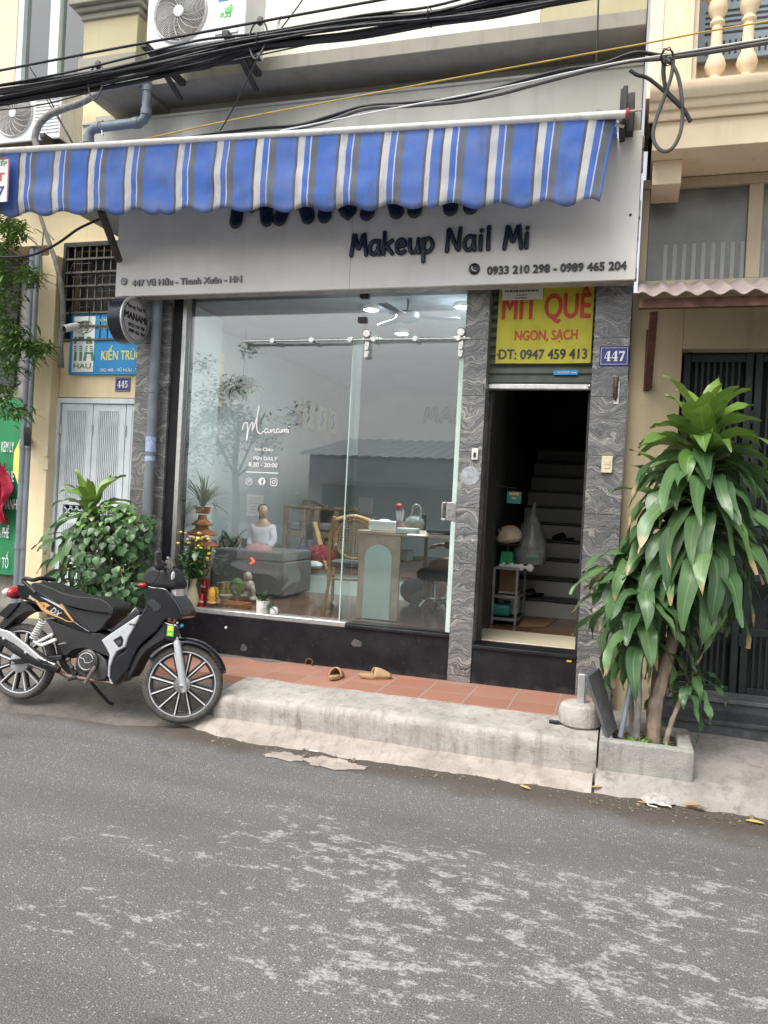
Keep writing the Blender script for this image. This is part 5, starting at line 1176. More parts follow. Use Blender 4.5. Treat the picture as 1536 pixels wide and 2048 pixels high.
fanc = PZ(815, 633, 3.04)
t = thing('ceiling_fan', 'dim white ceiling fan near the lit ceiling lights', 'fan', fanc)
m = MB(); m.lathe(fanc, [(.01, .14), (.012, .05), (.09, .03), (.10, -.02), (.04, -.05)], 20); m.build('motor', M['pvc'], t, smooth=True)
for k in range(3):
    a_ = 2.1*k+.3; d = V((math.cos(a_), math.sin(a_), 0)); m = MB(); m.bar(fanc+d*.1, fanc+d*.42, .08, .008); m.build('blade', M['pvc'], t, bevel=.003)
# three framed pictures on the left wall
for k, (x0, x1, yt, yb, lab) in enumerate(((608, 627, 797, 862, 'framed picture on the left wall, nearest the window'), (637, 652, 806, 868, 'framed picture on the left wall, middle of three'), (660, 673, 814, 873, 'framed picture on the left wall, deepest in the room'))):
    a, b = PX(x0, yt, -3.93), PX(x1, yb, -3.93); t = thing('picture_frame', lab, 'picture', (-3.93, (a.y+b.y)/2, b.z), 'pictures on the left wall')
    m = MB(); e = .03; y0, y1, z0, z1 = a.y, b.y, b.z, a.z
    m.box(-3.948, -3.925, y0, y0+e, z0, z1); m.box(-3.948, -3.925, y1-e, y1, z0, z1); m.box(-3.948, -3.925, y0+e, y1-e, z0, z0+e); m.box(-3.948, -3.925, y0+e, y1-e, z1-e, z1)
    m.build('frame', M['oak'], t, bevel=.003); boxpart('print', M['paper'], t, (-3.948, -3.936, y0+e, y1-e, z0+e, z1-e))
    m = MB(); ym, zm = (y0+y1)/2, (z0+z1)/2
    m.tube(catmull([(-3.934, ym-.03, zm-.10), (-3.934, ym+.02, zm-.02), (-3.934, ym-.02, zm+.05), (-3.934, ym+.03, zm+.10)]), .014, 6, flat=1); m.build('figure_mark', M['darkmetal'], t)
# raised name on the back wall
a, b = P(849, 843, 11.18), P(1010, 843, 11.18)
wl2 = thing('wall_lettering', 'black raised shop name on the back wall inside the shop', 'lettering', (a.x, 11.18, a.z)); brush_text('MANAMI', M['navy'], wl2, a.x, a.z, b.x-a.x, .20, 11.16, .032, .02, gap=.2)
# notices on the wall
def sheet(px0, py0, px1, py1, X, lab):
    a, b = PX(px0, py0, X), PX(px1, py1, X); o = boxpart('paper_notice', M['paper'], None, (X-.004, X, a.y, b.y, b.z, a.z)); tag(o, lab, 'notice')
    m = MB()
    for k in range(6): z = a.z-(a.z-b.z)*(.15+.13*k); m.box(X+.0005, X+.001, a.y+(b.y-a.y)*.15, a.y+(b.y-a.y)*(.8-.2*(k % 2)), z-.004, z)
    m.build('print_lines', M['silverletter'], o)
sheet(495, 988, 525, 1033, -3.945, 'white paper notice on the left wall behind the glass below the window icons')
a = rect(717, 995, 746, 1028, 11.17); o = boxpart('paper_notice', M['paper'], None, (a[0], a[1], 11.17, 11.174, a[2], a[3])); tag(o, 'pale framed notice on the back wall above the rattan chair', 'notice')
# hanging plant
hp = thing('hanging_plant', 'dark hanging plant left of the handwritten shop name behind the glass', 'plant', P(485, 790, 7.2))
def leafstrip(m, base, d, up, L, W, droop, segs=6, fold=.25, tone=.5, curl=0, tones=None, wave=0, cut=1.0, early=0):
    """one strap leaf: base point, horizontal dir d, start elevation up (rad), length, width, droop"""
    d = V(d).normalized(); side = d.cross(V((0, 0, 1))).normalized(); p = V(base); el = up; b = len(m.v); st = L/segs
    for i in range(segs+1):
        t = i/segs; wd = W*min(1, (.28+2.6*t))*(1-max(0, (t-.45)/.55)**1.8*cut)
        dirv = d*math.cos(el)+V((0, 0, 1))*math.sin(el); nrm = side.cross(dirv)
        wob = side*(wave*math.sin(t*6+base[0]*40)*L*.03)
        s_ = side*math.cos(curl*t)+nrm*math.sin(curl*t)
        for j, q in enumerate((-1, 0, 1)):
            m.v.append(p+s_*(q*wd/2)+nrm*(abs(q)*fold*wd/2)+wob+nrm*(wave*.012*math.sin(t*14+j*2.1+base[2]*30)*(q != 0)))
            m.uv[len(m.v)-1] = ((q+1)/2, t)
            if tones is not None: tones.append(tone)
        p = p+dirv*st; el -= droop/segs*((2.1-2.0*t) if early else (.5+1.2*t))
    for i in range(segs):
        for j in range(2): m.f.append((b+i*3+j, b+i*3+j+1, b+i*3+j+4, b+i*3+j+3)); m.mi.append(0)
def tonebuild(m, name, mt, par, tones):
    o = m.build(name, mt, par, smooth=True, sharp=70, normals=False)
    at = o.data.attributes.new('tone', 'FLOAT', 'POINT'); at.data.foreach_set('value', tones); return o
rnd = random.Random(2)
def spray(name, mt, par, c, n, L, W, up=(.2, 1.3), droop=1.4, jit=.03, seed=1, tone=(0, 1)):
    rr = random.Random(seed); m = MB(); tn = []
    for k in range(n):
        az = rr.uniform(0, 6.283); leafstrip(m, V(c)+V((rr.uniform(-jit, jit), rr.uniform(-jit, jit), rr.uniform(-jit, jit))), (math.cos(az), math.sin(az), 0), rr.uniform(*up), L*rr.uniform(.6, 1.1), W*rr.uniform(.7, 1.2), droop*rr.uniform(.6, 1.3), 5, .2, rr.uniform(*tone), tones=tn)
    return tonebuild(m, name, mt, par, tn)
c = P(486, 770, 7.0); spray('foliage', M['leaf_bush'], hp, c, 50, .22, .04, (-.4, .9), 2.2, .05, 4)
m = MB(); m.tube([c, c+V((0, 0, .8))], .004, 5); m.ball(c+V((0, 0, -.03)), .07, 10, 6); m.build('basket', M['darkmetal'], hp, smooth=True)
# altar corner
al = thing('altar_lantern', 'orange tiered pagoda lantern stand in the left corner behind the glass', 'lantern', V((P(399, 1150, 6.06).x, 6.06, FZ+.001)))
lx, ly = al.location.x, al.location.y
zt_ = P(400, 1055, ly).z
M['pagoda'] = mat('orange_lacquer', (.40, .13, .04), .45, 0, .2, 12)
m = MB(); m.box(lx-.07, lx+.07, ly-.07, ly+.07, FZ, zt_-.16)
m.build('column', M['darkwood'], al, bevel=.01)
for k, (dz, w_, h_) in enumerate(((-.16, .155, .06), (-.065, .135, .055), (.02, .09, .05))):
    m = MB(); Rm = Matrix.Rotation(rad(30), 3, 'Z'); m.lathe((lx, ly, zt_+dz), [(w_, 0), (w_*1.02, .012), (w_*.75, h_*.6), (w_*.45, h_), (w_*.4, h_+.04)], 6, Rm); m.build('tier', M['pagoda'], al, bevel=.004)
sp = thing('spiky_plant', 'dark spiky dracaena on top of the orange pagoda lantern', 'plant', (lx, ly, zt_+.10))
m = MB(); m.lathe((lx, ly, zt_+.121), [(.055, 0), (.07, .06), (.06, .06)], 14); m.build('pot', M['terracotta'], sp, smooth=True)
spray('foliage', M['leaf_bush'], sp, (lx, ly, zt_+.19), 70, .34, .016, (.0, 1.4), 1.2, .02, 8)
fv = thing('flower_vase', 'celadon vase of small yellow and pink chrysanthemums by the window frame', 'vase', on_floor(384, 1216))
def vase(par, c, s_, mt, nm='vase_body'):
    m = MB(); m.lathe(c, [(.028*s_, 0), (.042*s_, .02*s_), (.052*s_, .08*s_), (.035*s_, .15*s_), (.022*s_, .19*s_), (.034*s_, .235*s_), (.03*s_, .235*s_), (.02*s_, .2*s_)], 20); return m.build(nm, mt, par, smooth=True)
vase(fv, fv.location, 1.05, M['ceram'])
m = MB(); mf = MB(); mg = MB(); tn = []; rr = random.Random(6); c0 = fv.location+V((0, 0, .24))
for k in range(46):
    e = c0+V((rr.uniform(-.13, .15), rr.uniform(-.08, .08), rr.uniform(.14, .40)))
    m.tube([c0+V((rr.uniform(-.015, .015), 0, -.03)), c0.lerp(e, .5)+V((0, 0, .04)), e], .0025, 5)
    (mf if rr.random() < .5 else mg).ball(e, (.016, .016, .011), 8, 4)
m.build('stems', M['leaf_bush'], fv); mf.build('yellow_flowers', M['yellow_st'], fv, smooth=True); mg.build('pink_flowers', mat('pink_petal', (.55, .38, .36), .7, 0, .2, 20), fv, smooth=True)
spray('foliage', M['leaf_bush'], fv, c0+V((0, 0, .10)), 150, .12, .03, (-.3, 1.2), .8, .10, 3)
o = vase(None, on_floor(358, 1214), .95, M['ceram'], 'vase'); tag(o, 'second celadon vase half hidden by the window frame', 'vase')
for k, (px, py, z0, lab) in enumerate(((405, 1216, 0, 'red cola can at the bottom of the can stack'), (408, 1216, .125, 'red cola can on top of the can stack'))):
    b = on_floor(px, py); t = thing('drink_can', lab, 'can', b+V((0, 0, z0)), 'red drink cans')
    m = MB(); m.lathe((b.x, b.y, b.z+z0), [(.026, 0), (.033, .008), (.033, .112), (.027, .122), (.025, .120)], 20); m.build('body', M['cokered'], t, smooth=True)
    text('Coca', M['white'], t, b.x-.022, b.z+z0+.05, .045, .022, b.y-.034, .01, .001, shear=.25)
b = on_floor(446, 1217); tr = boxpart('altar_tray', M['pagoda'], None, (b.x-.15, b.x+.17, b.y-.03, b.y+.2, FZ+.001, FZ+.05), bevel=.006); tag(tr, 'low reddish wooden tray holding the altar offerings', 'tray'); TZ = FZ+.051
def on_tray(px, py): return PZ(px, py, TZ)
m = MB(); c = on_tray(426, 1206); m.lathe(c, [(.05, 0), (.055, .01), (.04, .02), (.05, .05), (.05, .055)], 18); cup = m.build('incense_cup', M['gold'], None, smooth=True); tag(cup, 'gold footed cup with an orange candle on the wooden tray', 'cup')
m = MB(); m.lathe((c.x, c.y, c.z+.056), [(.04, 0), (.042, .05), (.03, .075)], 16); m.build('candle', M['orange'], cup, smooth=True)
m = MB(); c = on_tray(451, 1204); m.lathe(c, [(.03, 0), (.03, .012), (.02, .02), (.055, .055), (.058, .06), (.05, .055), (.02, .03)], 20); tag(m.build('lotus_bowl', M['ceram'], None, smooth=True), 'small pale lotus bowl on the wooden tray beside the melon', 'bowl')
m = MB(); c = on_tray(473, 1198); m.lathe(c, [(.05, 0), (.05, .012), (.09, .03), (.095, .036), (.0, .03)], 22); pl = m.build('offering_plate', M['ceram'], None, smooth=True); tag(pl, 'pale footed plate under the green melon', 'plate')
m = MB(); m.lathe((c.x, c.y, c.z+.034), [(.03, 0), (.055, .025), (.068, .07), (.06, .115), (.028, .145), (.006, .152)], 20); m.tube([(c.x, c.y, c.z+.184), (c.x+.006, c.y, c.z+.20)], .004, 5); tag(m.build('melon', M['melon'], None, smooth=True), 'dark green melon resting on the footed plate', 'melon')
for k, (px, py, s_, lab) in enumerate(((430, 1172, .8, 'stacked gold cup behind the candle cup'), (441, 1170, .9, 'gold cup right of the stacked cup, behind the melon'))):
    m = MB(); c = on_tray(px, py+22)+V((0, .10, 0)); m.lathe(c, [(.05*s_, 0), (.052*s_, .05), (.035*s_, .055), (.045*s_, .06), (.05*s_, .12), (.045*s_, .12)], 18); tag(m.build('gold_cup', mat('gold_glaze', (.42, .34, .12), .3, .2, .3, 30), None, smooth=True), lab, 'cup')
c = on_floor(495, 1203); m = MB(); m.ball(c+V((0, 0, .055)), (.075, .06, .055), 14, 8); m.ball(c+V((0, 0, .14)), (.06, .055, .06), 14, 8); m.ball(c+V((-.005, -.01, .225)), (.042, .042, .045), 14, 8); m.ball(c+V((.06, -.03, .10)), (.025, .03, .05), 10, 6); m.ball(c+V((-.06, -.03, .10)), (.025, .03, .05), 10, 6); m.ball(c+V((.07, -.03, .03)), (.04, .05, .03), 10, 6); m.ball(c+V((-.05, -.03, .03)), (.04, .05, .03), 10, 6)
tag(m.build('buddha_statue', mat('ivory_figure', (.55, .46, .36), .45, 0, .3, 25), None, smooth=True), 'ivory seated laughing figurine to the right of the melon', 'figurine')
pw = thing('potted_plant', 'white cylindrical pot with a spider plant on the floor behind the glass', 'plant', on_floor(525, 1229)); c = pw.location
m = MB(); m.lathe(c, [(.048, 0), (.052, .006), (.054, .115), (.048, .115), (.046, .10)], 26); m.build('pot', M['white'], pw, smooth=True); m = MB(); m.lathe(c+V((0, 0, .099)), [(.046, 0), (.01, .006)], 16); m.build('soil', M['soil'], pw)
spray('foliage', M['leaf_bush'], pw, c+V((0, 0, .105)), 34, .13, .012, (.3, 1.4), 1.9, .012, 12)
pv = thing('egg_planter', 'small white round planter with trailing leaves beside the white pot', 'plant', on_floor(547, 1231)); c = pv.location
m = MB(); m.ball(c+V((0, 0, .038)), (.038, .036, .038), 16, 10); m.build('pot', M['white'], pv, smooth=True); spray('foliage', M['leaf_bush'], pv, c+V((-.03, -.02, .065)), 30, .09, .012, (.0, 1.2), 2.6, .012, 22)
# sofa end
sfp = on_floor(520, 1172); sf = thing('grey_sofa', 'low grey fabric sofa bench across the shop floor behind the altar', 'sofa', (-3.1, 7.1, FZ))
sx0, sx1 = -3.80, P(592, 1125, 7.1).x; sz = P(540, 1103, 6.85).z
boxpart('base', M['sofa'], sf, (sx0, sx1, 6.85, 7.5, FZ+.03, FZ+(sz-FZ)*.78), bevel=.012, seg=3); boxpart('cushion', M['sofa'], sf, (sx0+.01, sx1-.005, 6.845, 7.505, FZ+(sz-FZ)*.78+.002, sz), bevel=.02, seg=4)
# glowing red arrow added indoors to imitate a reflected LED sign
c = P(505, 1122, 6.75); ar_ = thing('arrow_reflection', 'small glowing red arrow added before the grey sofa to imitate a reflection in the glass', 'imitated reflection', c); m = MB(); m.bar(c+V((-.018, 0, .026)), c+V((.018, 0, 0)), .012, .012, (0, 1, 0)); m.bar(c+V((.0185, -.004, .001)), c+V((-.018, -.004, -.026)), .012, .012, (0, 1, 0)); m.build('lit_arrow', emit('red_reflection_glow', (1, .04, .02), 3.0), ar_); 
m = MB(); m.box(c.x-.004, c.x+.004, c.y+.008, c.y+.013, FZ, c.z+.02); m.build('stem', M['blackplastic'], ar_)
# big leafy plant behind the altar
bp = thing('leafy_plant', 'dark leafy plant between the altar lantern and the grey sofa', 'plant', on_floor(440, 1185)+V((0, .35, 0))); c = bp.location
m = MB(); m.lathe(c, [(.08, 0), (.11, .2), (.1, .2)], 16); m.build('pot', M['darkwood'], bp, smooth=True); spray('foliage', M['leaf_bush'], bp, c+V((0, 0, .36)), 130, .26, .06, (-.3, 1.3), 1.2, .09, 31)
m = MB(); rr = random.Random(9); c2 = c+V((.0, -.18, .35))
for k in range(9): a_ = rr.uniform(0, 6.28); m.tube(catmull([c2+V((.11*math.cos(a_+q_*.9), .05*math.sin(a_+q_), .11*math.sin(q_*1.1+a_)+.02*k)) for q_ in range(5)], 5), .003, 5)
tag(m.build('wicker_ball', M['oak'], None), 'tangle of pale curled twigs above the altar cups', 'ornament')
# wooden armchairs on the platform
def wood_chair(px0, px1, pyt, pyb, Y, lab, tilt=0):
    x0, x1 = P(px0, pyb, Y).x, P(px1, pyb, Y).x; zb = .82; zs = zb+.40; zt = P((px0+px1)/2, pyt, Y+.4).z
    t = thing('wooden_armchair', lab, 'chair', ((x0+x1)/2, Y, zb), 'wooden chairs on the platform', 0)
    m = MB(); d = .55
    for x in (x0, x1): 
        m2 = MB(); m2.bar((x, Y, zb), (x, Y, zs+.22), .045, .045); m2.build('leg', M['darkwood'], t, bevel=.004); m2 = MB(); m2.bar((x, Y+d, zb), (x, Y+d+.12, zt), .045, .045); m2.build('leg', M['darkwood'], t, bevel=.004)
        m2 = MB(); m2.bar((x, Y-.03, zs+.24), (x, Y+d+.05, zs+.22), .06, .03); m2.build('armrest', M['darkwood'], t, bevel=.006)
    for z in (zt-.02, zt-.18): m.bar((x0+.02, Y+d+.11, z), (x1-.02, Y+d+.11, z), .03, .05)
    m.bar((x0+.02, Y, zs-.05), (x1-.02, Y, zs-.05), .03, .06); m.build('rails', M['darkwood'], t, bevel=.004); boxpart('seat', M['sofa'], t, (x0+.03, x1-.03, Y-.02, Y+d, zs-.015, zs+.08), bevel=.03, seg=3)
wood_chair(566, 602, 1008, 1140, 7.9, 'wooden armchair with an open square back behind the grey sofa')
wood_chair(628, 668, 1012, 1135, 8.0, 'wooden armchair draped with a dark throw behind the rattan chair')
m = MB(); c = P(648, 1032, 8.5); m.grid(lambda u, v: c+V((-.28+.56*u, .05*math.sin(u*8)+.10*v, .13-.42*v+.05*math.sin(u*5+1)*(1-v))), 16, 8); tag(m.build('throw', mat('olive_throw', (.075, .07, .05), .95, 0, .3, 14), None, smooth=True), 'dark olive throw hung over the back of the wooden armchair', 'throw')
a, b = P(629, 1045, 7.9), P(655, 1135, 7.7); m = MB(); m.bar(a, (b.x, b.y, .822), .05, .03); tag(m.build('leaning_plank', M['wood'], None, bevel=.003), 'slanting honey wood plank leaning between the armchairs', 'plank')
c = P(606, 1118, 7.75); m = MB(); m.ball((c.x, c.y, .82+.12), (.10, .09, .12), 12, 8); m.tube(catmull([(c.x-.06, c.y, 1.02), (c.x, c.y, 1.14), (c.x+.06, c.y, 1.02)]), .008, 6); tag(m.build('bag', mat('navy_bag', (.02, .035, .10), .7, 0, .3, 14), None, smooth=True), 'navy blue bag on the platform by the grey sofa', 'bag')
c = P(640, 1112, 7.8); m = MB(); m.ball((c.x, c.y, .82+.13), (.17, .10, .13), 12, 8); tag(m.build('bag', mat('red_bag', (.25, .02, .02), .7, 0, .3, 14), None, smooth=True), 'dark red bag on the platform behind the white helmet', 'bag')
c = P(628, 1128, 7.66); m = MB(); m.ball((c.x, c.y, .82+.045), (.10, .07, .045), 14, 8); m.ball((c.x-.06, c.y-.02, .84), (.07, .05, .02), 10, 6); tag(m.build('sun_cap', M['white'], None, smooth=True), 'white cap lying at the edge of the mint platform', 'cap')
# rattan chair
rc1, rc2 = on_floor(656, 1219), on_floor(704, 1213)
chx = thing('rattan_chair', 'honey wood chair with a round woven cane back at the desk', 'chair', ((rc1.x+rc2.x)/2, (rc1.y+rc2.y)/2+.1, FZ))
ZS = P(690, 1133, 6.5).z; ZT = P(695, 1036, 6.6).z
bl, br = V((rc1.x, rc1.y, FZ)), V((rc1.x+.40, rc1.y+.12, FZ)); fv_ = V((-.10, .36, 0))
for p in (bl, br):
    top = V((p.x-.01, p.y-.015, ZS+.02)); m = MB(); m.tube(catmull([p+V((-.03, -.04, 0)), p+V((-.005, -.01, .22)), top, top+V((.01, -.02, (ZT-ZS)*.55)), top+V((.05 if p is bl else -.05, -.05, (ZT-ZS)*.97))], 5), [.014]*6+[.018]*15, 10); m.build('leg', M['wood'], chx, smooth=True)
    m = MB(); q = p+fv_; m.tube([V((q.x, q.y, FZ)), V((q.x, q.y, ZS))], .015, 10); m.build('leg', M['wood'], chx, smooth=True)
m = MB(); a = V((bl.x+.04, bl.y-.06, ZT-.02)); b = V((br.x-.05, br.y-.06, ZT-.02)); m.tube(catmull([a, a.lerp(b, .5)+V((0, 0, .04)), b], 6), .018, 10); m.build('top_rail', M['wood'], chx, smooth=True)
ctr = (bl+br)/2+V((0, -.035, 0)); ctr.z = (ZS+ZT)/2+.03; ax = (br-bl).normalized()
m = MB(); ov = [ctr+ax*(.16*math.cos(t*.2618))+V((0, 0, (ZT-ZS)*.40*math.sin(t*.2618))) for t in range(24)]; m.tube(ov, .013, 8, closed=True); m.build('back_hoop', M['wood'], chx, smooth=True)
m = MB()
for k in range(-7, 8):
    h_ = math.sqrt(max(0, 1-(k/7.6)**2)); H_ = (ZT-ZS)*.40
    m.tube([ctr+ax*(.16*k/7.6)+V((0, -.002, -H_*h_)), ctr+ax*(.16*k/7.6)+V((0, -.002, H_*h_))], .0045, 4); m.tube([ctr+ax*(-.16*h_)+V((0, .003, H_*k/7.6)), ctr+ax*(.16*h_)+V((0, .003, H_*k/7.6))], .0045, 4)
m.build('cane_back', M['cane'], chx)
m = MB(); sc_ = (bl+br)/2+fv_/2; m.lathe((sc_.x, sc_.y, ZS), [(.20, -.02), (.225, 0), (.22, .03), (.16, .045)], 24); m.build('seat', M['sofa'], chx, smooth=True)
m = MB()
for a, b in ((bl, br), (bl, bl+fv_), (br, br+fv_)): m.tube([a+V((0, 0, .27)), b+V((0, 0, .27))], .009, 8)
m.build('stretchers', M['wood'], chx, smooth=True)
# reception desk
d0, d1 = on_floor(709, 1236), on_floor(790, 1242); DZ = P(760, 1070, d0.y).z
dk = thing('reception_desk', 'oak laminate reception desk with a mint arched front panel', 'desk', ((d0.x+d1.x)/2, d0.y, FZ))
dx0, dx1, dy = d0.x, d1.x+.02, (d0.y+d1.y)/2
boxpart('front_panel', M['oak'], dk, (dx0, dx1, dy, dy+.035, FZ+.001, DZ), bevel=.003)
M['arch'] = M['mint']; ax0, ax1 = dx0+.055, dx1-.06; r_ = (ax1-ax0)/2; zc_ = P(757, 1090, dy).z-r_; pts = [(ax0, FZ+.004), (ax1, FZ+.004)]+[((ax0+ax1)/2+r_*math.cos(math.pi*k/20), zc_+r_*math.sin(math.pi*k/20)) for k in range(21)]
m = MB(); m.prism(pts, dy-.012, dy-.0005); m.build('arched_panel', M['mint'], dk, bevel=.004)
ex = PX(830, 1100, dx1).y; dye = dy+.95
boxpart('side_panel', M['oak'], dk, (dx1-.03, dx1, dye-.03, dye, FZ+.001, DZ-.03), bevel=.002); boxpart('desk_top', M['oak'], dk, (dx0-.02, dx1+.42, dy-.015, dye, DZ+.0005, DZ+.03), bevel=.004)
boxpart('shelf', M['oak'], dk, (dx0+.02, dx1-.002, dy+.036, dye-.031, DZ-.24, DZ-.22)); boxpart('inner_panel', M['darkwood'], dk, (dx0, dx0+.018, dy+.036, dye, FZ+.001, DZ-.001))
DT = DZ+.0315
c = P(755, 1065, dy+.05); tb = boxpart('tissue_box', M['white'], None, (dx0+.06, dx0+.30, dy+.03, dy+.16, DT, DT+.085), bevel=.012, seg=3); tag(tb, 'white tissue box on the front of the desk top', 'tissue box'); m = MB(); m.ball((dx0+.18, dy+.095, DT+.087), (.05, .03, .012), 10, 6); m.build('tissue', M['white'], tb, smooth=True)
boxn = boxpart('white_device', M['white'], None, (dx0+.25, dx1-.01, dy+.30, dy+.46, DZ-.219, DZ-.13), bevel=.012, seg=3); tag(boxn, 'white rounded lamp device on the shelf under the desk top', 'device')
def onto(px, py): return PZ(px, py, DT)
c = onto(800, 1066); m = MB(); m.lathe((c.x, c.y, DT), [(.035, 0), (.035, .09), (.03, .09)], 14); bt = m.build('brush_holder', mat('pink_jar', (.5, .28, .27), .4, 0, .1, 12), None, smooth=True); tag(bt, 'pink jar of nail brushes with a red cap on the desk', 'jar')
m = MB(); rr = random.Random(14)
for k in range(7): m.tube([(c.x, c.y, DT+.02), (c.x+rr.uniform(-.05, .05), c.y, DT+rr.uniform(.13, .19))], .006, 6)
m.build('brushes', M['white'], bt); m = MB(); m.ball((c.x-.02, c.y, DT+.21), (.03, .03, .022), 10, 6); m.tube([(c.x, c.y, DT+.05), (c.x-.02, c.y, DT+.20)], .005, 6); m.build('red_cap', M['red'], bt, smooth=True)
c = onto(822, 1064); m = MB(); m.ball((c.x, c.y+.1, DT+.07), (.09, .06, .07), 10, 7); m.tube(catmull([(c.x-.03, c.y+.1, DT+.12), (c.x-.01, c.y+.1, DT+.22), (c.x+.04, c.y+.1, DT+.21), (c.x+.05, c.y+.1, DT+.12)]), .012, 6); tag(m.build('plastic_bag', M['plasticbag'], None, smooth=True), 'knotted clear plastic bag on the desk behind the brushes', 'bag')
c = onto(843, 1060); boxn = boxpart('phone', M['black'], None, (c.x-.03, c.x+.03, c.y+.03, c.y+.05, DT, DT+.15), bevel=.004); tag(boxn, 'black phone standing upright on the desk', 'phone')
c = onto(818, 1068); boxn = boxpart('nail_lamp', M['white'], None, (c.x-.10, c.x+.06, c.y-.02, c.y+.10, DT, DT+.045), bevel=.01, seg=3); tag(boxn, 'low white nail dryer in the middle of the desk', 'nail dryer')
c = onto(858, 1068); boxn = boxpart('hand_rest', M['darkcloth'], None, (c.x-.02, c.x+.22, c.y-.03, c.y+.12, DT, DT+.04), bevel=.018, seg=3); tag(boxn, 'dark padded hand rest at the right end of the desk', 'hand rest')
c = onto(842, 1072); boxn = boxpart('towel', M['white'], None, (c.x-.09, c.x+.05, c.y-.06, c.y+.02, DT, DT+.012), bevel=.005); tag(boxn, 'folded white towel at the edge of the desk', 'towel')
# manicure stool
c = on_floor(868, 1222); sl_ = thing('salon_stool', 'black padded stool on a chrome pedestal with castors at the desk', 'stool', c); SZ_ = P(872, 1138, c.y).z
m = MB(); m.lathe((c.x, c.y, SZ_-.10), [(.15, 0), (.175, .02), (.175, .07), (.14, .10)], 26); m.build('seat', M['seatvinyl'], sl_, smooth=True)
m = MB(); m.lathe((c.x, c.y, FZ+.09), [(.03, 0), (.03, .16), (.02, .165), (.02, SZ_-FZ-.19)], 14); m.build('pedestal', M['chrome'], sl_, smooth=True)
for k in range(5):
    a_ = 1.2566*k+.5; d = V((math.cos(a_), math.sin(a_), 0)); q = V((c.x, c.y, FZ+.10)); m = MB(); m.tube(catmull([q, q+d*.12+V((0, 0, .02)), q+d*.20+V((0, 0, -.03)), q+d*.22+V((0, 0, -.05))], 4), .014, 8); lg = m.build('leg', M['chrome'], sl_, smooth=True)
    m = MB(); m.lathe(q+d*.22+V((0, 0, -.075)), [(.02, -.012), (.024, -.008), (.024, .008), (.02, .012)], 12, Matrix.Rotation(rad(90), 3, 'X')); m.build('castor', M['blackplastic'], lg, smooth=True)
c = on_floor(822, 1212); m = MB(); m.ball((c.x, c.y+.15, FZ+.13), (.16, .12, .13), 12, 8); m.ball((c.x+.08, c.y+.1, FZ+.08), (.12, .10, .08), 10, 7); tag(m.build('bag', M['darkcloth'], None, smooth=True), 'black bag slumped on the floor under the desk', 'bag')
# people
def skin_body(name, joints, edges, mt, par, lv=2, root=0):
    me = bpy.data.meshes.new(name); bm = bmesh.new(); ly = bm.verts.layers.skin.new(); bv = []
    for i, j in enumerate(joints):
        v = bm.verts.new(j[0]); r_ = j[1]; v[ly].radius = (r_, r_) if isinstance(r_, (int, float)) else r_; v[ly].use_root = (i == root); bv.append(v)
    for a_, b_ in edges: bm.edges.new((bv[a_], bv[b_]))
    bm.to_mesh(me); bm.free(); me.materials.append(mt); o = bpy.data.objects.new(name, me); COL.objects.link(o)
    sk = o.modifiers.new('skin', 'SKIN'); sk.use_smooth_shade = True; ss = o.modifiers.new('sub', 'SUBSURF'); ss.levels = lv; ss.render_levels = lv
    if par is not None: adopt(o, par)
    return o
def head(par, c, r, face, hairlen):
    """head with face, turned towards dir face"""
    f = V(face).normalized(); s_ = f.cross(V((0, 0, 1))).normalized(); u = V((0, 0, 1)); Mx = Matrix((s_, f, u)).transposed()
    m = MB(); m.lathe(c, [(.02*r, -1.15*r), (.42*r, -1.05*r), (.68*r, -.7*r), (.80*r, -.2*r), (.82*r, .3*r), (.70*r, .75*r), (.4*r, 1.0*r), (.03*r, 1.06*r)], 18, Mx @ Matrix.Diagonal((.92, 1.12, 1)))
    m.ball(V(c)+f*.93*r+u*-.12*r, (.10*r, .10*r, .18*r), 8, 6); m.ball(V(c)+s_*.78*r, (.07*r, .12*r, .18*r), 8, 6); m.ball(V(c)-s_*.78*r, (.07*r, .12*r, .18*r), 8, 6)
    h = m.build('head', M['skin'], par, smooth=True)
    m = MB()
    for q in (-1, 1): m.ball(V(c)+f*.86*r+s_*q*.30*r+u*.05*r, (.09*r, .05*r, .05*r), 8, 5)
    m.build('eyes', M['hair'], h, smooth=True); m = MB(); m.ball(V(c)+f*.88*r-u*.48*r, (.2*r, .06*r, .06*r), 8, 5); m.build('mouth', M['red'], h, smooth=True)
    m = MB(); m.ball(V(c)-f*.34*r+u*.26*r, (.94*r, .84*r, .93*r), 14, 9); m.tube([V(c)-f*.5*r, V(c)-f*.75*r-u*hairlen*.5, V(c)-f*.65*r-u*hairlen], [.65*r, .5*r, .2*r], 10); m.build('hair', M['hair'], h, smooth=True)
def hand(par, w_, d, up, side=1):
    d = V(d).normalized(); u = V(up).normalized(); s_ = d.cross(u).normalized()*side; J = [(w_, .022), (w_+d*.045, (.032, .016)), (w_+d*.085, (.034, .014))]; E_ = [(0, 1), (1, 2)]
    o = skin_body('palm', J, E_, M['skin'], par, 1)
    for k in range(4):
        b = w_+d*.085+s_*(-.027+.018*k); L = (.06, .072, .068, .052)[k]; skin_body('finger', [(b-d*.02, .009), (b+d*L*.4-u*.004, .0085), (b+d*L*.75-u*.016, .008), (b+d*L-u*.032, .007)], [(0, 1), (1, 2), (2, 3)], M['skin'], o, 1)
    b = w_+d*.035-s_*.028; skin_body('thumb', [(b, .011), (b+d*.03-s_*.022-u*.006, .010), (b+d*.06-s_*.024-u*.014, .008)], [(0, 1), (1, 2)], M['skin'], o, 1)
pb = V((-1.24, 7.25, SZ_+.02))
pd = thing('person', 'person in dark clothes seated at the desk with bare hands over the hand rest', 'person', (pb.x, pb.y, FZ))
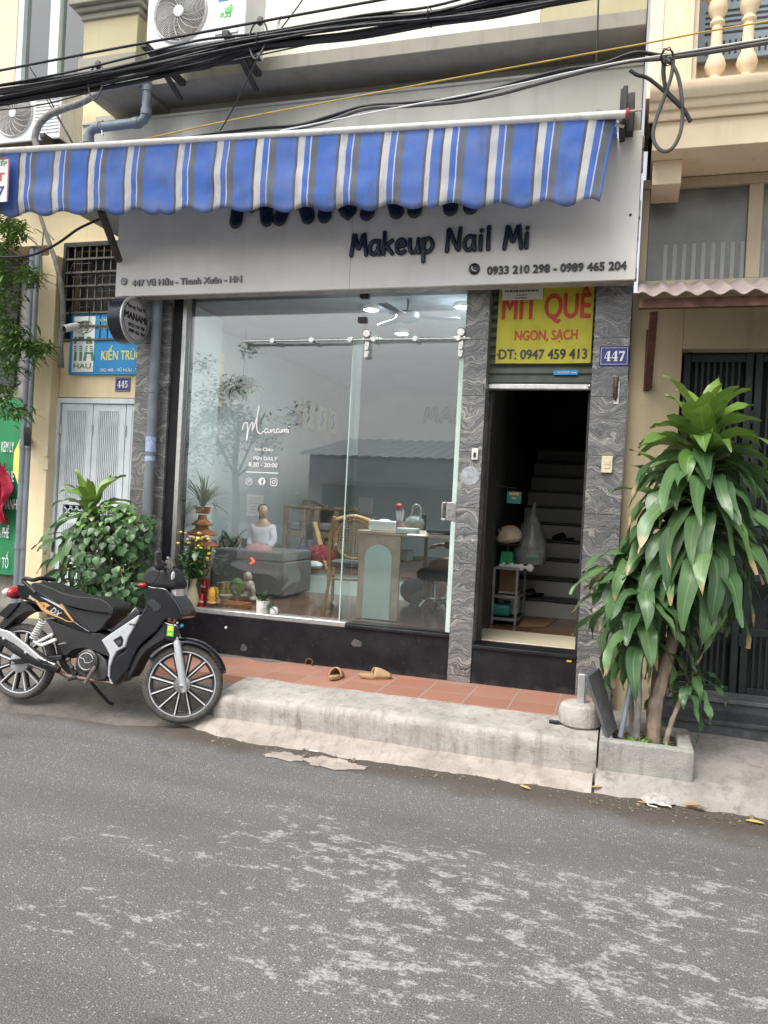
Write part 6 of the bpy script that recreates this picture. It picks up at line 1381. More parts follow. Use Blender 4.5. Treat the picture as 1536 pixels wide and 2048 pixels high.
J = [(pb, .13), (pb+V((-.02, .0, .22)), (.14, .10)), (pb+V((-.06, -.02, .42)), (.17, .10)), (pb+V((-.08, -.03, .50)), .06), (pb+V((-.09, -.04, .56)), .05),
     (pb+V((-.08, -.20, .42)), .055), (pb+V((-.16, -.24, .20)), .045), (pb+V((-.33, -.18, .20)), .034), (pb+V((-.08, .16, .42)), .055), (pb+V((-.18, .18, .20)), .045), (pb+V((-.34, .0, .20)), .034),
     (pb+V((-.12, -.12, -.01)), .095), (pb+V((-.44, -.13, .02)), .07), (pb+V((-.42, -.13, -.36)), .045), (pb+V((-.52, -.13, -.40)), .035), (pb+V((-.12, .12, -.01)), .095), (pb+V((-.42, .14, .02)), .07), (pb+V((-.40, .14, -.36)), .045), (pb+V((-.50, .14, -.40)), .035)]
E_ = [(0,1),(1,2),(2,3),(3,4),(2,5),(5,6),(6,7),(2,8),(8,9),(9,10),(0,11),(11,12),(12,13),(13,14),(0,15),(15,16),(16,17),(17,18)]
skin_body('body', J, E_, M['skin'], pd)
skin_body('shirt', [(p[0]+V((0, 0, .0)), (p[1]*1.15 if not isinstance(p[1], tuple) else (p[1][0]*1.12, p[1][1]*1.15))) for p in J[:3]]+[(J[5][0], .066), (J[5][0].lerp(J[6][0], .6), .058), (J[8][0], .066), (J[8][0].lerp(J[9][0], .6), .058)], [(0,1),(1,2),(2,3),(3,4),(2,5),(5,6)], M['darkcloth'], pd)
head(pd, pb+V((-.12, -.04, .68)), .105, (-1, 0, -.2), .25)
hand(pd, J[7][0], (-.8, .35, -.1), (0, 0, 1)); hand(pd, J[10][0], (-.8, -.3, -.05), (0, 0, 1), -1)
wb = P(524, 1100, 7.12); s_ = .60  # reduced-size figure added indoors in place of a woman reflected in the glass
pe = thing('person', 'small figure in white long-sleeved blouse and dusty pink skirt on the grey sofa, standing in for a reflected woman', 'person', wb)
o_ = lambda x, y, z: wb+V((x, y, z))*s_
J = [(o_(0, 0, .02), (.14, .11)), (o_(0, 0, .2), (.10, .08)), (o_(0, 0, .38), (.14, .085)), (o_(0, 0, .47), .045), (o_(0, -.01, .54), .042), (o_(-.15, 0, .37), .045), (o_(-.20, -.02, .16), .038), (o_(-.16, -.14, .02), .03), (o_(.15, 0, .37), .045), (o_(.20, -.02, .16), .038), (o_(.14, -.14, .02), .03)]
E_ = [(0,1),(1,2),(2,3),(3,4),(2,5),(5,6),(6,7),(2,8),(8,9),(9,10)]
skin_body('body', J, E_, M['skin'], pe); skin_body('blouse', [(p, (r_*1.13 if not isinstance(r_, tuple) else (r_[0]*1.1, r_[1]*1.12))) for p, r_ in J[:3]]+[(J[k][0], J[k][1]*1.25) for k in (5, 6)]+[(J[6][0].lerp(J[7][0], .8), .036)]+[(J[k][0], J[k][1]*1.25) for k in (8, 9)]+[(J[9][0].lerp(J[10][0], .8), .036)], [(0,1),(1,2),(2,3),(3,4),(4,5),(2,6),(6,7),(7,8)], M['blouse'], pe)
skin_body('skirt', [(o_(0, 0, .07), .125), (o_(0, -.02, -.05), .17), (o_(0, -.22, -.10), .15), (o_(0, -.34, -.28), .13)], [(0, 1), (1, 2), (2, 3)], M['pinkcloth'], pe)
head(pe, o_(0, -.02, .64), .10*s_, (.6, -.8, -.1), .34)
hand(pe, J[7][0], (.5, -.6, -.2), (0, 0, 1)); hand(pe, J[10][0], (-.5, -.6, -.2), (0, 0, 1), -1)
# ------------------------------------------------------------------ stair hall contents
q0, q1 = PZ(975, 1247, .528), PZ(1030, 1251, .528)
M['racksteel'] = mat('rack_steel', (.26, .26, .255), .5, .4, .2, 20, dirt=.4)
sh_ = thing('metal_shelf', 'small grey angle-steel shelf rack standing inside the stair doorway', 'shelf', ((q0.x+q1.x)/2, q0.y+.2, .528))
hx0, hx1, hy0, hy1 = -1.075, q1.x+.0, q1.y-.02, q1.y+.55; HZ = P(1000, 1135, hy0).z; HM = P(1000, 1192, hy0).z
for x in (hx0, hx1):
    for y in (hy0, hy1): m = MB(); m.box(x-.011, x+.011, y-.011, y+.011, .528, HZ); m.build('leg', M['racksteel'], sh_, bevel=.002)
for z in (.58, HM, HZ): boxpart('shelf_board', M['darkmetal'], sh_, (hx0, hx1, hy0, hy1, z-.008, z)); m = MB(); m.box(hx0+.012, hx1-.012, hy0-.013, hy0-.002, z-.014, z+.010); m.box(hx1+.0115, hx1+.02, hy0+.012, hy1-.012, z-.014, z+.010); m.build('rim', M['racksteel'], sh_)
gs = thing('kitchen_scale', 'green enamel dial scale on the metal shelf in the stair doorway', 'scale', (hx0+.13, hy0+.16, HZ))
gx, gy = P(1014, 1120, hy0+.12).x, hy0+.12
m = MB(); m.prism([(gx-.06, HZ+.012), (gx+.06, HZ+.012), (gx+.05, HZ+.14), (gx-.05, HZ+.14)], gy-.05, gy+.08); m.build('body', M['greenenamel'], gs, bevel=.006)
m = MB(); m.lathe((gx-.02, gy-.051, HZ+.03), [(.014, 0), (.014, .004)], 16, Matrix.Rotation(rad(90), 3, 'X')); m.build('dial', M['white'], gs); m = MB(); m.lathe((gx, gy, HZ+.141), [(.02, 0), (.02, .05), (.11, .06), (.12, .075), (.11, .07)], 20); m.build('pan', M['darkmetal'], gs, smooth=True)
hl = thing('helmet', 'beige half helmet resting on the scale pan', 'helmet', (gx, gy, HZ+.2)); m = MB(); m.lathe((gx+.02, gy, HZ+.217), [(.085, .0), (.115, .03), (.12, .07), (.10, .12), (.06, .15), (.01, .16)], 22, Matrix.Rotation(rad(-14), 3, 'Y')); m.build('shell', M['beigeplastic'], hl, smooth=True); m = MB(); m.ball((gx-.08, gy-.06, HZ+.31), (.035, .03, .05), 10, 6); m.build('dark_opening', M['black'], hl, smooth=True)
m = MB()
for k in range(7): rr = random.Random(k+50); m.ball((hx0+.06+.04*k, hy0+.05, HZ+.012), (.035, .03, rr.uniform(.01, .035)), 8, 5)
tag(m.build('crumpled_papers', M['paper'], None, smooth=True), 'crumpled papers and scraps on the metal shelf top', 'papers')
c = P(1000, 1237, hy0+.12); tb = boxpart('basket', M['teal'], None, (c.x-.09, c.x+.09, hy0+.05, hy0+.25, .592, .70), bevel=.03, seg=4); tag(tb, 'teal plastic basket on the bottom of the metal shelf', 'basket')
o = boxpart('stored_box', M['paper'], None, (c.x-.05, c.x+.13, hy0+.28, hy0+.45, .592, .79), bevel=.004); tag(o, 'pale box behind the teal basket on the metal shelf', 'box'); m = MB(); m.box(c.x+.0, c.x+.07, hy0+.274, hy0+.2795, .68, .71); m.build('hand_hole', M['black'], o)
o = boxpart('stored_board', M['card'], None, (hx1-.20, hx1-.03, hy0+.30, hy0+.34, HM+.001, HZ-.03)); tag(o, 'brown cardboard sheet on the middle of the metal shelf', 'cardboard')
m = MB(); m.add([(-.84, 6.9, .5285), (-.62, 7.05, .5285), (-.56, 7.72, .5285), (-.88, 7.72, .5285)], [(0, 1, 2, 3)]); tag(m.build('cardboard_sheet', M['card'], None, normals=False), 'flattened brown cardboard lying on the hall floor', 'cardboard')
bg_ = thing('plastic_bag', 'big translucent plastic bag of clutter hanging beside the metal shelf', 'bag', P(1063, 1110, 7.2)); c = P(1063, 1085, 7.2); m = MB(); m.lathe(c, [(.03, -.22), (.13, -.19), (.155, -.08), (.13, .05), (.07, .19), (.03, .27), (.015, .36)], 18)
for v in m.v: v += V((.02*nz(v.x, v.y, v.z, 14), .02*nz(v.x, v.z, v.y, 11), 0))
m.build('bag_skin', M['plasticbag'], bg_, smooth=True)
m = MB(); m.ball(c+V((.01, -.09, -.12)), (.09, .06, .05), 10, 6); m.build('green_contents', mat('green_wrap', (.16, .30, .20), .5, 0, .3, 20), bg_, smooth=True)
c = P(1028, 995, 6.6); o = boxpart('teal_box', M['teal'], None, (c.x-.06, c.x+.06, 6.6, 6.65, c.z-.05, c.z+.05), bevel=.004); tag(o, 'teal packet with orange print hung on the dark hall wall', 'packet'); m = MB(); m.box(c.x-.04, c.x+.04, 6.598, 6.5995, c.z+.02, c.z+.04); m.box(c.x-.02, c.x+.02, 6.598, 6.5995, c.z-.01, c.z+.0); m.build('print', M['orange'], o)
m = MB(); m.tube([(c.x, 6.625, c.z+.05), (c.x-.0, 6.7, c.z+.08), (-1.089, 6.7, c.z+.10)], .004, 5); m.build('hanger', M['darkmetal'], o)
def clog(name, lab, cat, c, az, L, mt, group=None):
    """slide sandal: sole, footbed and a closed vamp, toe along +y of its own frame"""
    t = thing(name, lab, cat, c, group, az); S = L/.29
    def out(k, s_):
        pts = []
        for i in range(32):
            a_ = 2*math.pi*i/32; y = .145*math.sin(a_); w_ = .052+.008*math.sin(a_); pts.append((w_*math.cos(a_)*s_*S*(1.0 if abs(math.sin(a_)) < .9 else .93), y*s_*S))
        return pts
    m = MB(); vs = []; rings = [(.90, 0), (.98, .012), (1.0, .026), (.95, .032), (.84, .027), (.70, .024)]
    for s_, z in rings:
        for x, y in out(0, s_): vs.append((x, y, z*S+(.012*S*max(0, -y/(.145*S)))))
    n = 32; fs = [(i*n+k, i*n+(k+1) % n, (i+1)*n+(k+1) % n, (i+1)*n+k) for i in range(len(rings)-1) for k in range(n)]+[tuple(range(n))[::-1], tuple((len(rings)-1)*n+k for k in range(n))]
    m.add(vs, fs); m.build('sole', mt, t, smooth=True, local=True)
    m = MB()
    def vamp(u, v, off):
        a_ = math.pi*u; y = (.0+.135*v)*S; w_ = (.060-.018*v**2)*S*(1+off); h_ = (.072*(1-.72*v**1.6))*S*(1+off)+.006*S; return V((w_*math.cos(a_), y-(.025*S*abs(math.cos(a_))*(1-v)), .018*S+h_*math.sin(a_)))
    m.grid(lambda u, v: vamp(u, v, 0), 18, 8); o = m.build('upper', mt, t, smooth=True, local=True, sharp=80); so_ = o.modifiers.new('foam', 'SOLIDIFY'); so_.thickness = .011*S; so_.offset = -1
    return t
c = PZ(668, 1358, .2385); clog('slipper', 'tan foam slipper with its toe to the shop, nearer the motorbike', 'slipper', c+V((0, .03, 0)), rad(6), .25, M['foam'], 'pair of tan slippers')
c = PZ(742, 1358, .2385); clog('slipper', 'tan foam slipper turned sideways, nearer the granite column', 'slipper', c+V((.02, .035, 0)), rad(-58), .25, M['foam'], 'pair of tan slippers')
c = PZ(1120, 1228, .527); clog('clog', 'pale rubber clog on the stair hall floor by the door leaf', 'clog', c, rad(100), .24, M['ceram'])
c = V((-.83, 7.84, .525+SR)); clog('clog', 'dark slipper on the lowest stair tread', 'clog', c, rad(110), .24, M['black'])
c = V((-.62, 8.60, .525+SR*4)); clog('clog', 'dark slipper higher up the stairs', 'clog', c, rad(80), .24, M['black'])
# ------------------------------------------------------------------ motorbike
RC, FC = PZ(36, 1398, .06), PZ(357, 1447, .03)
bx = (FC-RC).normalized(); WB = (FC-RC).length; LEAN = rad(4)
by0 = V((0, 0, 1)).cross(bx).normalized(); bz0 = bx.cross(by0)
bz = (bz0*math.cos(LEAN)+by0*math.sin(LEAN)).normalized(); by = bz.cross(bx)
bike = thing('motorbike', 'black underbone motorbike with silver side panel parked against the kerb', 'motorbike', RC)
bike.rotation_euler = Matrix((bx, by, bz)).transposed().to_euler()
def bp_(cx, cy, yo=0.0):                       # pixel of the enlarged photo crop -> bike's own (x, z) at side offset yo
    d = ray(cx/3.268, 1080+cy/3.268); o = RC+by*yo; t = (o-CAMLOC).dot(by)/d.dot(by); p = CAMLOC+d*t-RC
    return (p.dot(bx), p.dot(bz))
def bpoly(pts, yo): return [bp_(x, y, yo) for x, y in pts]
def smoothpoly(poly, n=4):
    return [(p.x, p.z) for p in catmull([(x, 0, z) for x, z in poly], n, True)]
def shell(name, pts, w0, w1, mt, par=bike, bev=.012, sm=3, yo=None, seg=3):
    """panel traced in side view, thickness from y=-w1 (camera side) to -w0"""
    m = MB(); poly = bpoly(pts, -w1 if yo is None else yo)
    if sm: poly = smoothpoly(poly, sm)
    m.prism(poly, -w1, -w0); return m.build(name, mt, par, bevel=bev, seg=seg, local=True, sharp=50)
RW = .257
rw = V((0, 0, RW)); fw = V((WB, 0, RW))
def wheel(c, Mx, W, spokes, name):
    """tyre, rim and paired blades about centre c; Mx rotates the wheel's own frame (axle along y)"""
    mm = lambda p: c+Mx @ V(p)
    def ringprof(prof, n=56):
        m = MB(); N = len(prof); m.v = [mm((r*math.cos(2*math.pi*k/n), y, r*math.sin(2*math.pi*k/n))) for k in range(n) for r, y in prof]
        m.f = [(k*N+i, ((k+1) % n)*N+i, ((k+1) % n)*N+(i+1) % N, k*N+(i+1) % N) for k in range(n) for i in range(N)]; m.mi = [0]*len(m.f); return m
    w = ringprof([(RW-.046, -W*.72), (RW-.03, -W), (RW-.012, -W*.86), (RW-.003, -W*.5), (RW, 0), (RW-.003, W*.5), (RW-.012, W*.86), (RW-.03, W), (RW-.046, W*.72)]).build(name, M['rubber'], bike, smooth=True, local=True, sharp=60)
    m = MB()
    for k in range(60):
        a_ = 2*math.pi*k/60
        for s_ in (-1, 1):
            p = [mm(((RW-d_)*math.cos(a_+e_), s_*y_, (RW-d_)*math.sin(a_+e_))) for d_, y_, e_ in ((.0005, W*.1, 0), (.004, W*.55, .05), (.0165, W*.93, .07))]; m.tube(p, .0022, 4)
    m.build('tread', mat('tread_groove', (.02, .02, .019), .9, 0, .2, 20), w, local=True)
    ringprof([(RW-.052, -W*.74), (RW-.046, -W*.78), (RW-.043, -W*.74), (RW-.043, W*.74), (RW-.046, W*.78), (RW-.052, W*.74)], 56).build('rim_edge', M['silver'], w, smooth=True, local=True, sharp=40)
    ringprof([(RW-.070, -W*.45), (RW-.0525, -W*.70), (RW-.0525, W*.70), (RW-.070, W*.45)], 56).build('rim', M['matt_black'], w, smooth=True, local=True, sharp=40)
    mb, ms = MB(), MB(); ns = spokes
    for k in range(ns):
        a0 = 2*math.pi*k/ns
        for da, db in ((0, .08), (.26, .62)):
            r0, r1 = .050, RW-.066; p0, p1 = mm((r0*math.cos(a0+da), -.004, r0*math.sin(a0+da))), mm((r1*math.cos(a0+db-.25), -.004, r1*math.sin(a0+db-.25)))
            mb.bar(p0, p1, .030, .016, up=Mx @ V((0, 1, 0)))
            ax_ = Mx @ V((0, 1, 0)); q0, q1 = p0-ax_*.017, p1-ax_*.017; ms.bar(q0, q1, .006, .017, up=ax_); mb.bar(p0+ax_*.02, p1+ax_*.02, .012, .012, up=ax_)
            ms.bar(q1-(q1-q0).normalized()*.004, q1+(q1-q0).normalized()*.010, .008, .017, up=ax_)
    mb.build('spokes', M['matt_black'], w, local=True); ms.build('spoke_faces', M['white'], w, local=True)
    return w, mm
STEER = rad(23); MF = Matrix.Rotation(STEER, 3, 'Z'); I3 = Matrix.Identity(3)
w1, mmf = wheel(fw, MF, .032, 6, 'front_wheel'); w2, mmr = wheel(rw, I3, .038, 6, 'rear_wheel')
def hubpart(mm, prof, name, mt, par):
    m = MB(); n = 28; m.v = [mm((r*math.cos(2*math.pi*k/n), y, r*math.sin(2*math.pi*k/n))) for r, y in prof for k in range(n)]
    m.f = [(i*n+k, i*n+(k+1) % n, (i+1)*n+(k+1) % n, (i+1)*n+k) for i in range(len(prof)-1) for k in range(n)]+[tuple(range(n)), tuple((len(prof)-1)*n+k for k in range(n))]; m.mi = [0]*len(m.f)
    return m.build(name, mt, par, smooth=True, local=True, sharp=35)
hubpart(mmf, [(.056, .04), (.058, -.03), (.052, -.042), (.03, -.046), (.028, -.05)], 'hub', M['steel'], w1); hubpart(mmr, [(.07, .05), (.072, -.035), (.06, -.045), (.03, -.05)], 'hub', M['silver'], w2)
hubpart(mmf, [(.013, -.05), (.013, -.098), (.009, -.10)], 'axle_nut', M['chrome'], w1); hubpart(mmr, [(.014, -.05), (.014, -.10), (.009, -.105)], 'axle_nut', M['chrome'], w2)
m = MB(); p = mmf((-.195*math.cos(-.1), -.01, -.195*math.sin(-.1))); m.tube([mmf((.19, -.0, .045)), mmf((.165, -.015, .05))], .005, 6); m.build('valve', M['black'], w1, local=True)
# fork
ftop = bp_(1118, 655, -.09); fb = bp_(1175, 935, -.09)
fork = None
for s_ in (-1, 1):
    top = V((ftop[0], 0, ftop[1]))+MF @ V((0, s_*.075, 0)); bot = fw+MF @ V((.012, s_*.075, -.01)); up_ = top+(top-bot)*.35
    m = MB(); m.tube([bot+(bot-top).normalized()*.03, bot, bot.lerp(top, .92), top], [.016, .023, .023, .019], 14); o = m.build('fork_leg', M['silver'], bike, smooth=True, local=True)
    m = MB(); m.tube([top, up_], .014, 12); m.build('inner_tube', M['chrome'], o, smooth=True, local=True)
# front mudguard (turns with the wheel)
m = MB(); MGW = .05
def mg_(u, v):
    a_ = rad(18)+rad(128)*u; r_ = RW+.030+.012*math.sin(math.pi*u); y = -MGW+2*MGW*v; dr = -.028*abs(2*v-1)**2.2
    tap = 1-.62*max(0, (.35-u)/.35)**1.2
    return mmf(((r_+dr)*math.cos(a_), y*tap, (r_+dr)*math.sin(a_)))
m.grid(mg_, 26, 10); o = m.build('front_mudguard', M['pearl'], bike, smooth=True, local=True, sharp=80); sf_ = o.modifiers.new('wall', 'SOLIDIFY'); sf_.thickness = .004
shell('fork_cover', [(1040,520),(1110,545),(1165,560),(1150,650),(1105,662),(1068,640),(1060,590)], .04, .085, M['pearl'])
c = bp_(1113, 594, -.09); m = MB(); m.box(c[0]-.024, c[0]+.024, -.0895, -.0865, c[1]-.035, c[1]+.035); o = m.build('green_sticker', M['green_st'], bike, local=True); m = MB(); m.box(c[0]-.017, c[0]+.017, -.0912, -.0902, c[1]+.0, c[1]+.03); m.box(c[0]-.012, c[0]+.012, -.0912, -.0902, c[1]-.028, c[1]-.014); m.build('sticker_print', M['yellow_st'], o, local=True)
c = bp_(1190, 560, -.06); m = MB(); m.ball((c[0], -.06, c[1]), (.012, .012, .014), 8, 6); m.build('blue_plug', M['bluesign'], bike, smooth=True, local=True)
# body panels
front = [(940,302),(1000,306),(1080,316),(1112,350),(1152,400),(1184,455),(1192,505),(1150,520),(1092,512),(1060,535),(1022,592),(962,642),(902,702),(862,780),(832,850),(798,884),(760,932),(735,946),(710,900),(720,830),(745,768),(818,722),(833,650),(872,590),(914,500),(946,440),(956,385)]
shell('leg_shield', front, -.09, .105, M['pearl'], bev=.02)
shell('leg_shield_crease', [(958,400),(1000,392),(1050,430),(1046,446),(1020,470),(975,430)], .1055, .1085, mat('shield_facet', (.05, .053, .06), .3, .3, .1, 10), bev=.002)
shell('front_inner_guard', [(1060,560),(1078,642),(1003,692),(932,752),(882,842),(838,908),(843,832),(878,762),(918,700),(990,640)], -.05, .085, M['matt_black'], bev=.01)
shell('side_panel', [(660,655),(730,606),(800,560),(906,489),(905,512),(862,592),(834,640),(816,700),(762,728),(738,770),(718,830),(712,900),(736,946),(716,938),(700,888),(706,800),(714,750),(688,700)], -.10, .118, M['silver'], bev=.008, sm=0)
shell('panel_opening', [(738,655),(790,624),(806,648),(800,690),(775,702)], .1185, .1205, M['black'], bev=.001, sm=0); shell('panel_ribs', [(752,662),(786,650),(794,670),(776,690)], .1207, .123, M['enginegrey'], bev=.001, sm=0)
shell('front_top_cover', [(712,600),(730,578),(800,520),(890,452),(915,470),(906,488),(800,560),(730,605)], -.09, .095, M['matt_black'], bev=.008, sm=0)
shell('rear_fairing', [(112,290),(135,294),(200,300),(250,335),(330,384),(416,424),(500,512),(592,602),(540,597),(470,572),(380,530),(300,470),(214,410),(140,384),(116,350)], -.10, .112, M['pearl'], bev=.02)
shell('side_cover', [(300,520),(330,530),(420,560),(592,606),(650,612),(692,640),(664,660),(702,722),(716,762),(660,742),(600,716),(540,706),(480,716),(432,752),(408,740),(370,650),(330,570)], -.10, .104, M['matt_black'], bev=.02)
shell('seat_base', [(400,412),(480,445),(560,460),(700,480),(734,492),(696,530),(662,575),(642,592),(596,600),(500,505)], -.09, .098, M['matt_black'], bev=.012)
shell('seat', [(206,284),(242,280),(330,310),(420,350),(520,370),(640,380),(702,412),(736,452),(730,490),(700,478),(640,472),(560,458),(480,440),(420,424),(330,384),(250,338),(206,302)], -.115, .118, M['seatvinyl'], bev=.034, seg=5)
# graphics on the rear fairing
G = -.1135
def deco(name, pts, mt, yo=-.114, th=.0012): m = MB(); m.prism(bpoly(pts, yo), yo, yo+th); return m.build(name, mt, fairing, local=True)
fairing = [x for x in bike.children if x.name.startswith('rear_fairing')][0]
deco('gold_stripe', [(180,378),(230,400),(270,455),(330,490),(400,515),(440,535),(500,538),(440,528),(395,505),(340,478),(285,440),(245,395),(200,372)], M['gold']); deco('gold_stripe', [(400,410),(440,470),(482,528),(470,530),(428,478),(392,425)], M['gold']); deco('silver_flash', [(262,372),(300,382),(390,425),(430,470),(395,445),(330,408)], M['silver'])
deco('gold_flash', [(255,405),(300,410),(330,430),(300,436)], M['gold'], -.1145); deco('silver_stripe', [(470,520),(520,560),(585,600),(560,588),(500,548)], M['silver'])
def btxt(s, x, y, L, h, sh_, mt, ang, bold):
    p = bp_(x, y, -.115); ca, sa = math.cos(ang), math.sin(ang)
    text(s, mt, fairing, 0, 0, L, h, 0, bold, .0012, shear=sh_, fn=lambda q: V((p[0]+q.x*ca-q.z*sa, -.1155+q.y, p[1]+q.x*sa+q.z*ca)), local=True)
btxt('WAVE', 188, 372, .05, .016, .3, M['white'], rad(-30), .02); btxt('α', 268, 430, .055, .038, .3, M['gold'], rad(-26), .03); btxt('DX', 325, 468, .085, .042, .35, M['silver'], rad(-26), .03)
p = bp_(845, 556, -.119); text('HOND', M['darkmetal'], bike, p[0], p[1], .045, .012, -.119, .02, .001, local=True)
# tail
shell('rear_mudguard', [(60,470),(130,400),(190,420),(236,470),(180,470),(110,505),(40,570),(-30,620),(-60,610),(0,540)], -.06, .07, M['matt_black'], bev=.01)
shell('number_plate_holder', [(-20,490),(60,415),(122,408),(112,430),(40,512)], -.08, .085, M['black'], bev=.004, sm=0)
c = bp_(112, 345, 0); m = MB(); m.ball((c[0]-.005, 0, c[1]), (.05, .09, .045), 14, 9); m.build('tail_light', M['redlens'], bike, smooth=True, local=True); m = MB(); m.ball((c[0]-.035, -.05, c[1]), (.035, .045, .03), 12, 8); m.ball((c[0]-.035, .05, c[1]), (.035, .045, .03), 12, 8); m.build('rear_indicator', M['clearlens'], bike, smooth=True, local=True)
pts = [bp_(x, y, -.10) for x, y in ((238, 345), (190, 300), (160, 265), (178, 252), (225, 262))]; m = MB(); zz = [V((x, -.11, z)) for x, z in pts]; m.tube(catmull(zz+[V((pts[-1][0]-.02, 0, pts[-1][1]+.01))]+[V((q.x, .11, q.z)) for q in zz[::-1]], 5), .014, 10); m.build('grab_rail', M['blackplastic'], bike, smooth=True, local=True)
# shock absorbers and swing arm
for s_ in (-1, 1):
    a = bp_(275, 520, -.13); b = bp_(195, 665, -.13); A_, B_ = V((a[0], s_*.115, a[1])), V((b[0], s_*.115, b[1]))
    m = MB(); m.tube([A_, B_], .010, 8); o = m.build('shock_absorber', M['chrome'], bike, smooth=True, local=True); m = MB(); N = 90
    d = (B_-A_).normalized(); u = d.orthogonal().normalized(); v_ = d.cross(u); m.tube([A_.lerp(B_, .05+.85*i/N)+u*.022*math.cos(i*.6)+v_*.022*math.sin(i*.6) for i in range(N)], .0045, 5); m.build('spring', M['whiteplastic'], o, smooth=True, local=True)
    e = bp_(400, 770, -.1); m = MB(); m.bar((rw.x-.03, s_*.085, rw.z), (e[0], s_*.085, e[1]), .03, .035); m.build('swing_arm', M['matt_black'], bike, bevel=.006, local=True)
a, b, c = bp_(365, 650, -.12), bp_(270, 690, -.12), bp_(218, 660, -.12); m = MB(); m.bar((a[0], -.115, a[1]), (b[0], -.12, b[1]), .025, .022); m.bar((b[0]-.001, -.12, b[1]), (c[0], -.12, c[1]), .02, .018); a2 = bp_(345, 615, -.12); m.bar((a2[0], -.117, a2[1]), (c[0]+.02, -.12, c[1]-.012), .02, .018); m.build('peg_bracket', M['whiteplastic'], bike, bevel=.005, local=True)
a = bp_(440, 672, -.13); m = MB(); m.tube([V((bp_(380, 685, -.13)[0], -.12, bp_(380, 685, -.13)[1])), V((a[0], -.15, a[1]))], .008, 8); m.build('kick_lever', M['steel'], bike, smooth=True, local=True)
# exhaust
E0 = [V((bp_(x, y, -.15)[0], -.15, bp_(x, y, -.15)[1])) for x, y in ((-40, 590), (20, 630), (120, 700), (240, 775), (330, 820), (385, 850))]
m = MB(); m.tube(E0, [.030, .044, .050, .048, .036, .022], 16); ex = m.build('muffler', M['matt_black'], bike, smooth=True, local=True)
shell('heat_shield', [(-30,572),(60,598),(160,676),(250,756),(300,790),(362,812),(340,826),(280,812),(190,752),(90,680),(10,636),(-40,620)], .196, .214, mat('polished_shield', (.62, .62, .63), .3, .6, .08, 12), ex, .006, 0)
shell('shield_slot', [(238,772),(300,790),(345,812),(335,820),(270,806)], .2145, .2155, M['black'], ex, .0005, 0)
for x, y in ((28, 646), (172, 736)): c = bp_(x, y, -.205); hp_ = MB().ball((c[0], -.215, c[1]), (.011, .005, .011), 10, 6).build('bolt', M['steel'], ex, smooth=True, local=True)
H = [V((bp_(x, y, -.11)[0], -.12+.02*i, bp_(x, y, -.11)[1])) for i, (x, y) in enumerate(((380, 848), (430, 888), (560, 916), (660, 935), (732, 948)))]; H.append(V((H[-1].x+.04, -.02, H[-1].z+.06)))
m = MB(); m.tube(catmull(H, 5), .0145, 12); m.build('exhaust_pipe', mat('rusty_pipe', (.20, .13, .095), .55, .6, .4, 18), bike, smooth=True, local=True)
# engine
shell('crankcase', [(505,760),(540,730),(600,722),(650,745),(690,790),(700,850),(690,905),(640,925),(560,905),(510,880),(490,830)], -.08, .088, M['enginegrey'], bev=.012)
c = bp_(570, 792, -.1); Ry = Matrix.Rotation(rad(90), 3, 'X')
m = MB(); m.lathe((c[0], -.088, c[1]), [(.078, 0), (.078, .014), (.066, .024), (.02, .026)], 28, Ry); cv = m.build('clutch_cover', M['enginegrey'], bike, smooth=True, local=True, sharp=30)
m = MB(); m.tube([(c[0]+.055*math.cos(t*.262+.4), -.1135, c[1]+.055*math.sin(t*.262+.4)) for t in range(20)], .003, 5); m.tube([V((c[0]-.05, -.1145, c[1]+.02)), V((c[0]-.02, -.1145, c[1]+.015)), V((c[0]-.005, -.1145, c[1]-.01)), V((c[0]+.03, -.1145, c[1]-.005)), V((c[0]+.05, -.1145, c[1]+.012))], .0028, 5); m.build('cover_ribs', M['silver'], cv, local=True)
m = MB(); c2 = bp_(700, 850, 0)
for k in range(7): m.box(c2[0]-.02+.018*k, c2[0]-.010+.018*k, -.06, .06, c2[1]-.05, c2[1]+.05)
m.build('cylinder_fins', M['enginegrey'], bike, local=True)
m = MB(); a = bp_(612, 835, -.12); P_ = [V((a[0], -.11, a[1])), V((a[0]+.01, -.15, a[1]-.02)), V((bp_(590, 880, -.15)[0], -.15, bp_(590, 880, -.15)[1])), V((bp_(555, 935, -.15)[0], -.15, bp_(555, 935, -.15)[1]))]; m.tube(P_, .013, 8); m.build('kick_start', mat('worn_alloy', (.22, .20, .18), .5, .5, .3, 18), bike, smooth=True, local=True)
m = MB(); a = bp_(440, 785, -.11); m.ball((a[0], -.10, a[1]), .018, 10, 7); b = bp_(470, 835, -.11); m.ball((b[0], -.11, b[1]), .016, 10, 7); m.tube([(a[0], -.10, a[1]), (b[0], -.11, b[1]), (bp_(480, 890, -.1)[0], -.1, bp_(480, 890, -.1)[1])], .009, 8); m.build('brake_linkage', M['enginegrey'], bike, smooth=True, local=True)
m = MB(); a = bp_(470, 905, -.14); m.tube([(a[0], -.20, a[1]), (a[0], .20, a[1])], .014, 10); m.build('foot_pegs', M['rubber'], bike, smooth=True, local=True)
fr = [V((bp_(x, y, 0)[0], 0, bp_(x, y, 0)[1])) for x, y in ((360, 560), (390, 700), (420, 820), (500, 880))]; m = MB(); m.tube(catmull(fr, 4), .022, 10); m.build('frame_tube', M['matt_black'], bike, smooth=True, local=True)
a = bp_(615, 925, .06); g = V((a[0]+.05, .12, 0)); st_w = Matrix((bx, by, bz)).transposed(); m = MB(); gz = .02
m.tube([V((a[0]-.02, .05, a[1])), V((a[0]+.03, .10, a[1]-.08)), V((a[0]+.075, .15, gz+.01)), V((a[0]+.10, .165, gz+.005))], .011, 8); m.build('side_stand', M['matt_black'], bike, smooth=True, local=True)
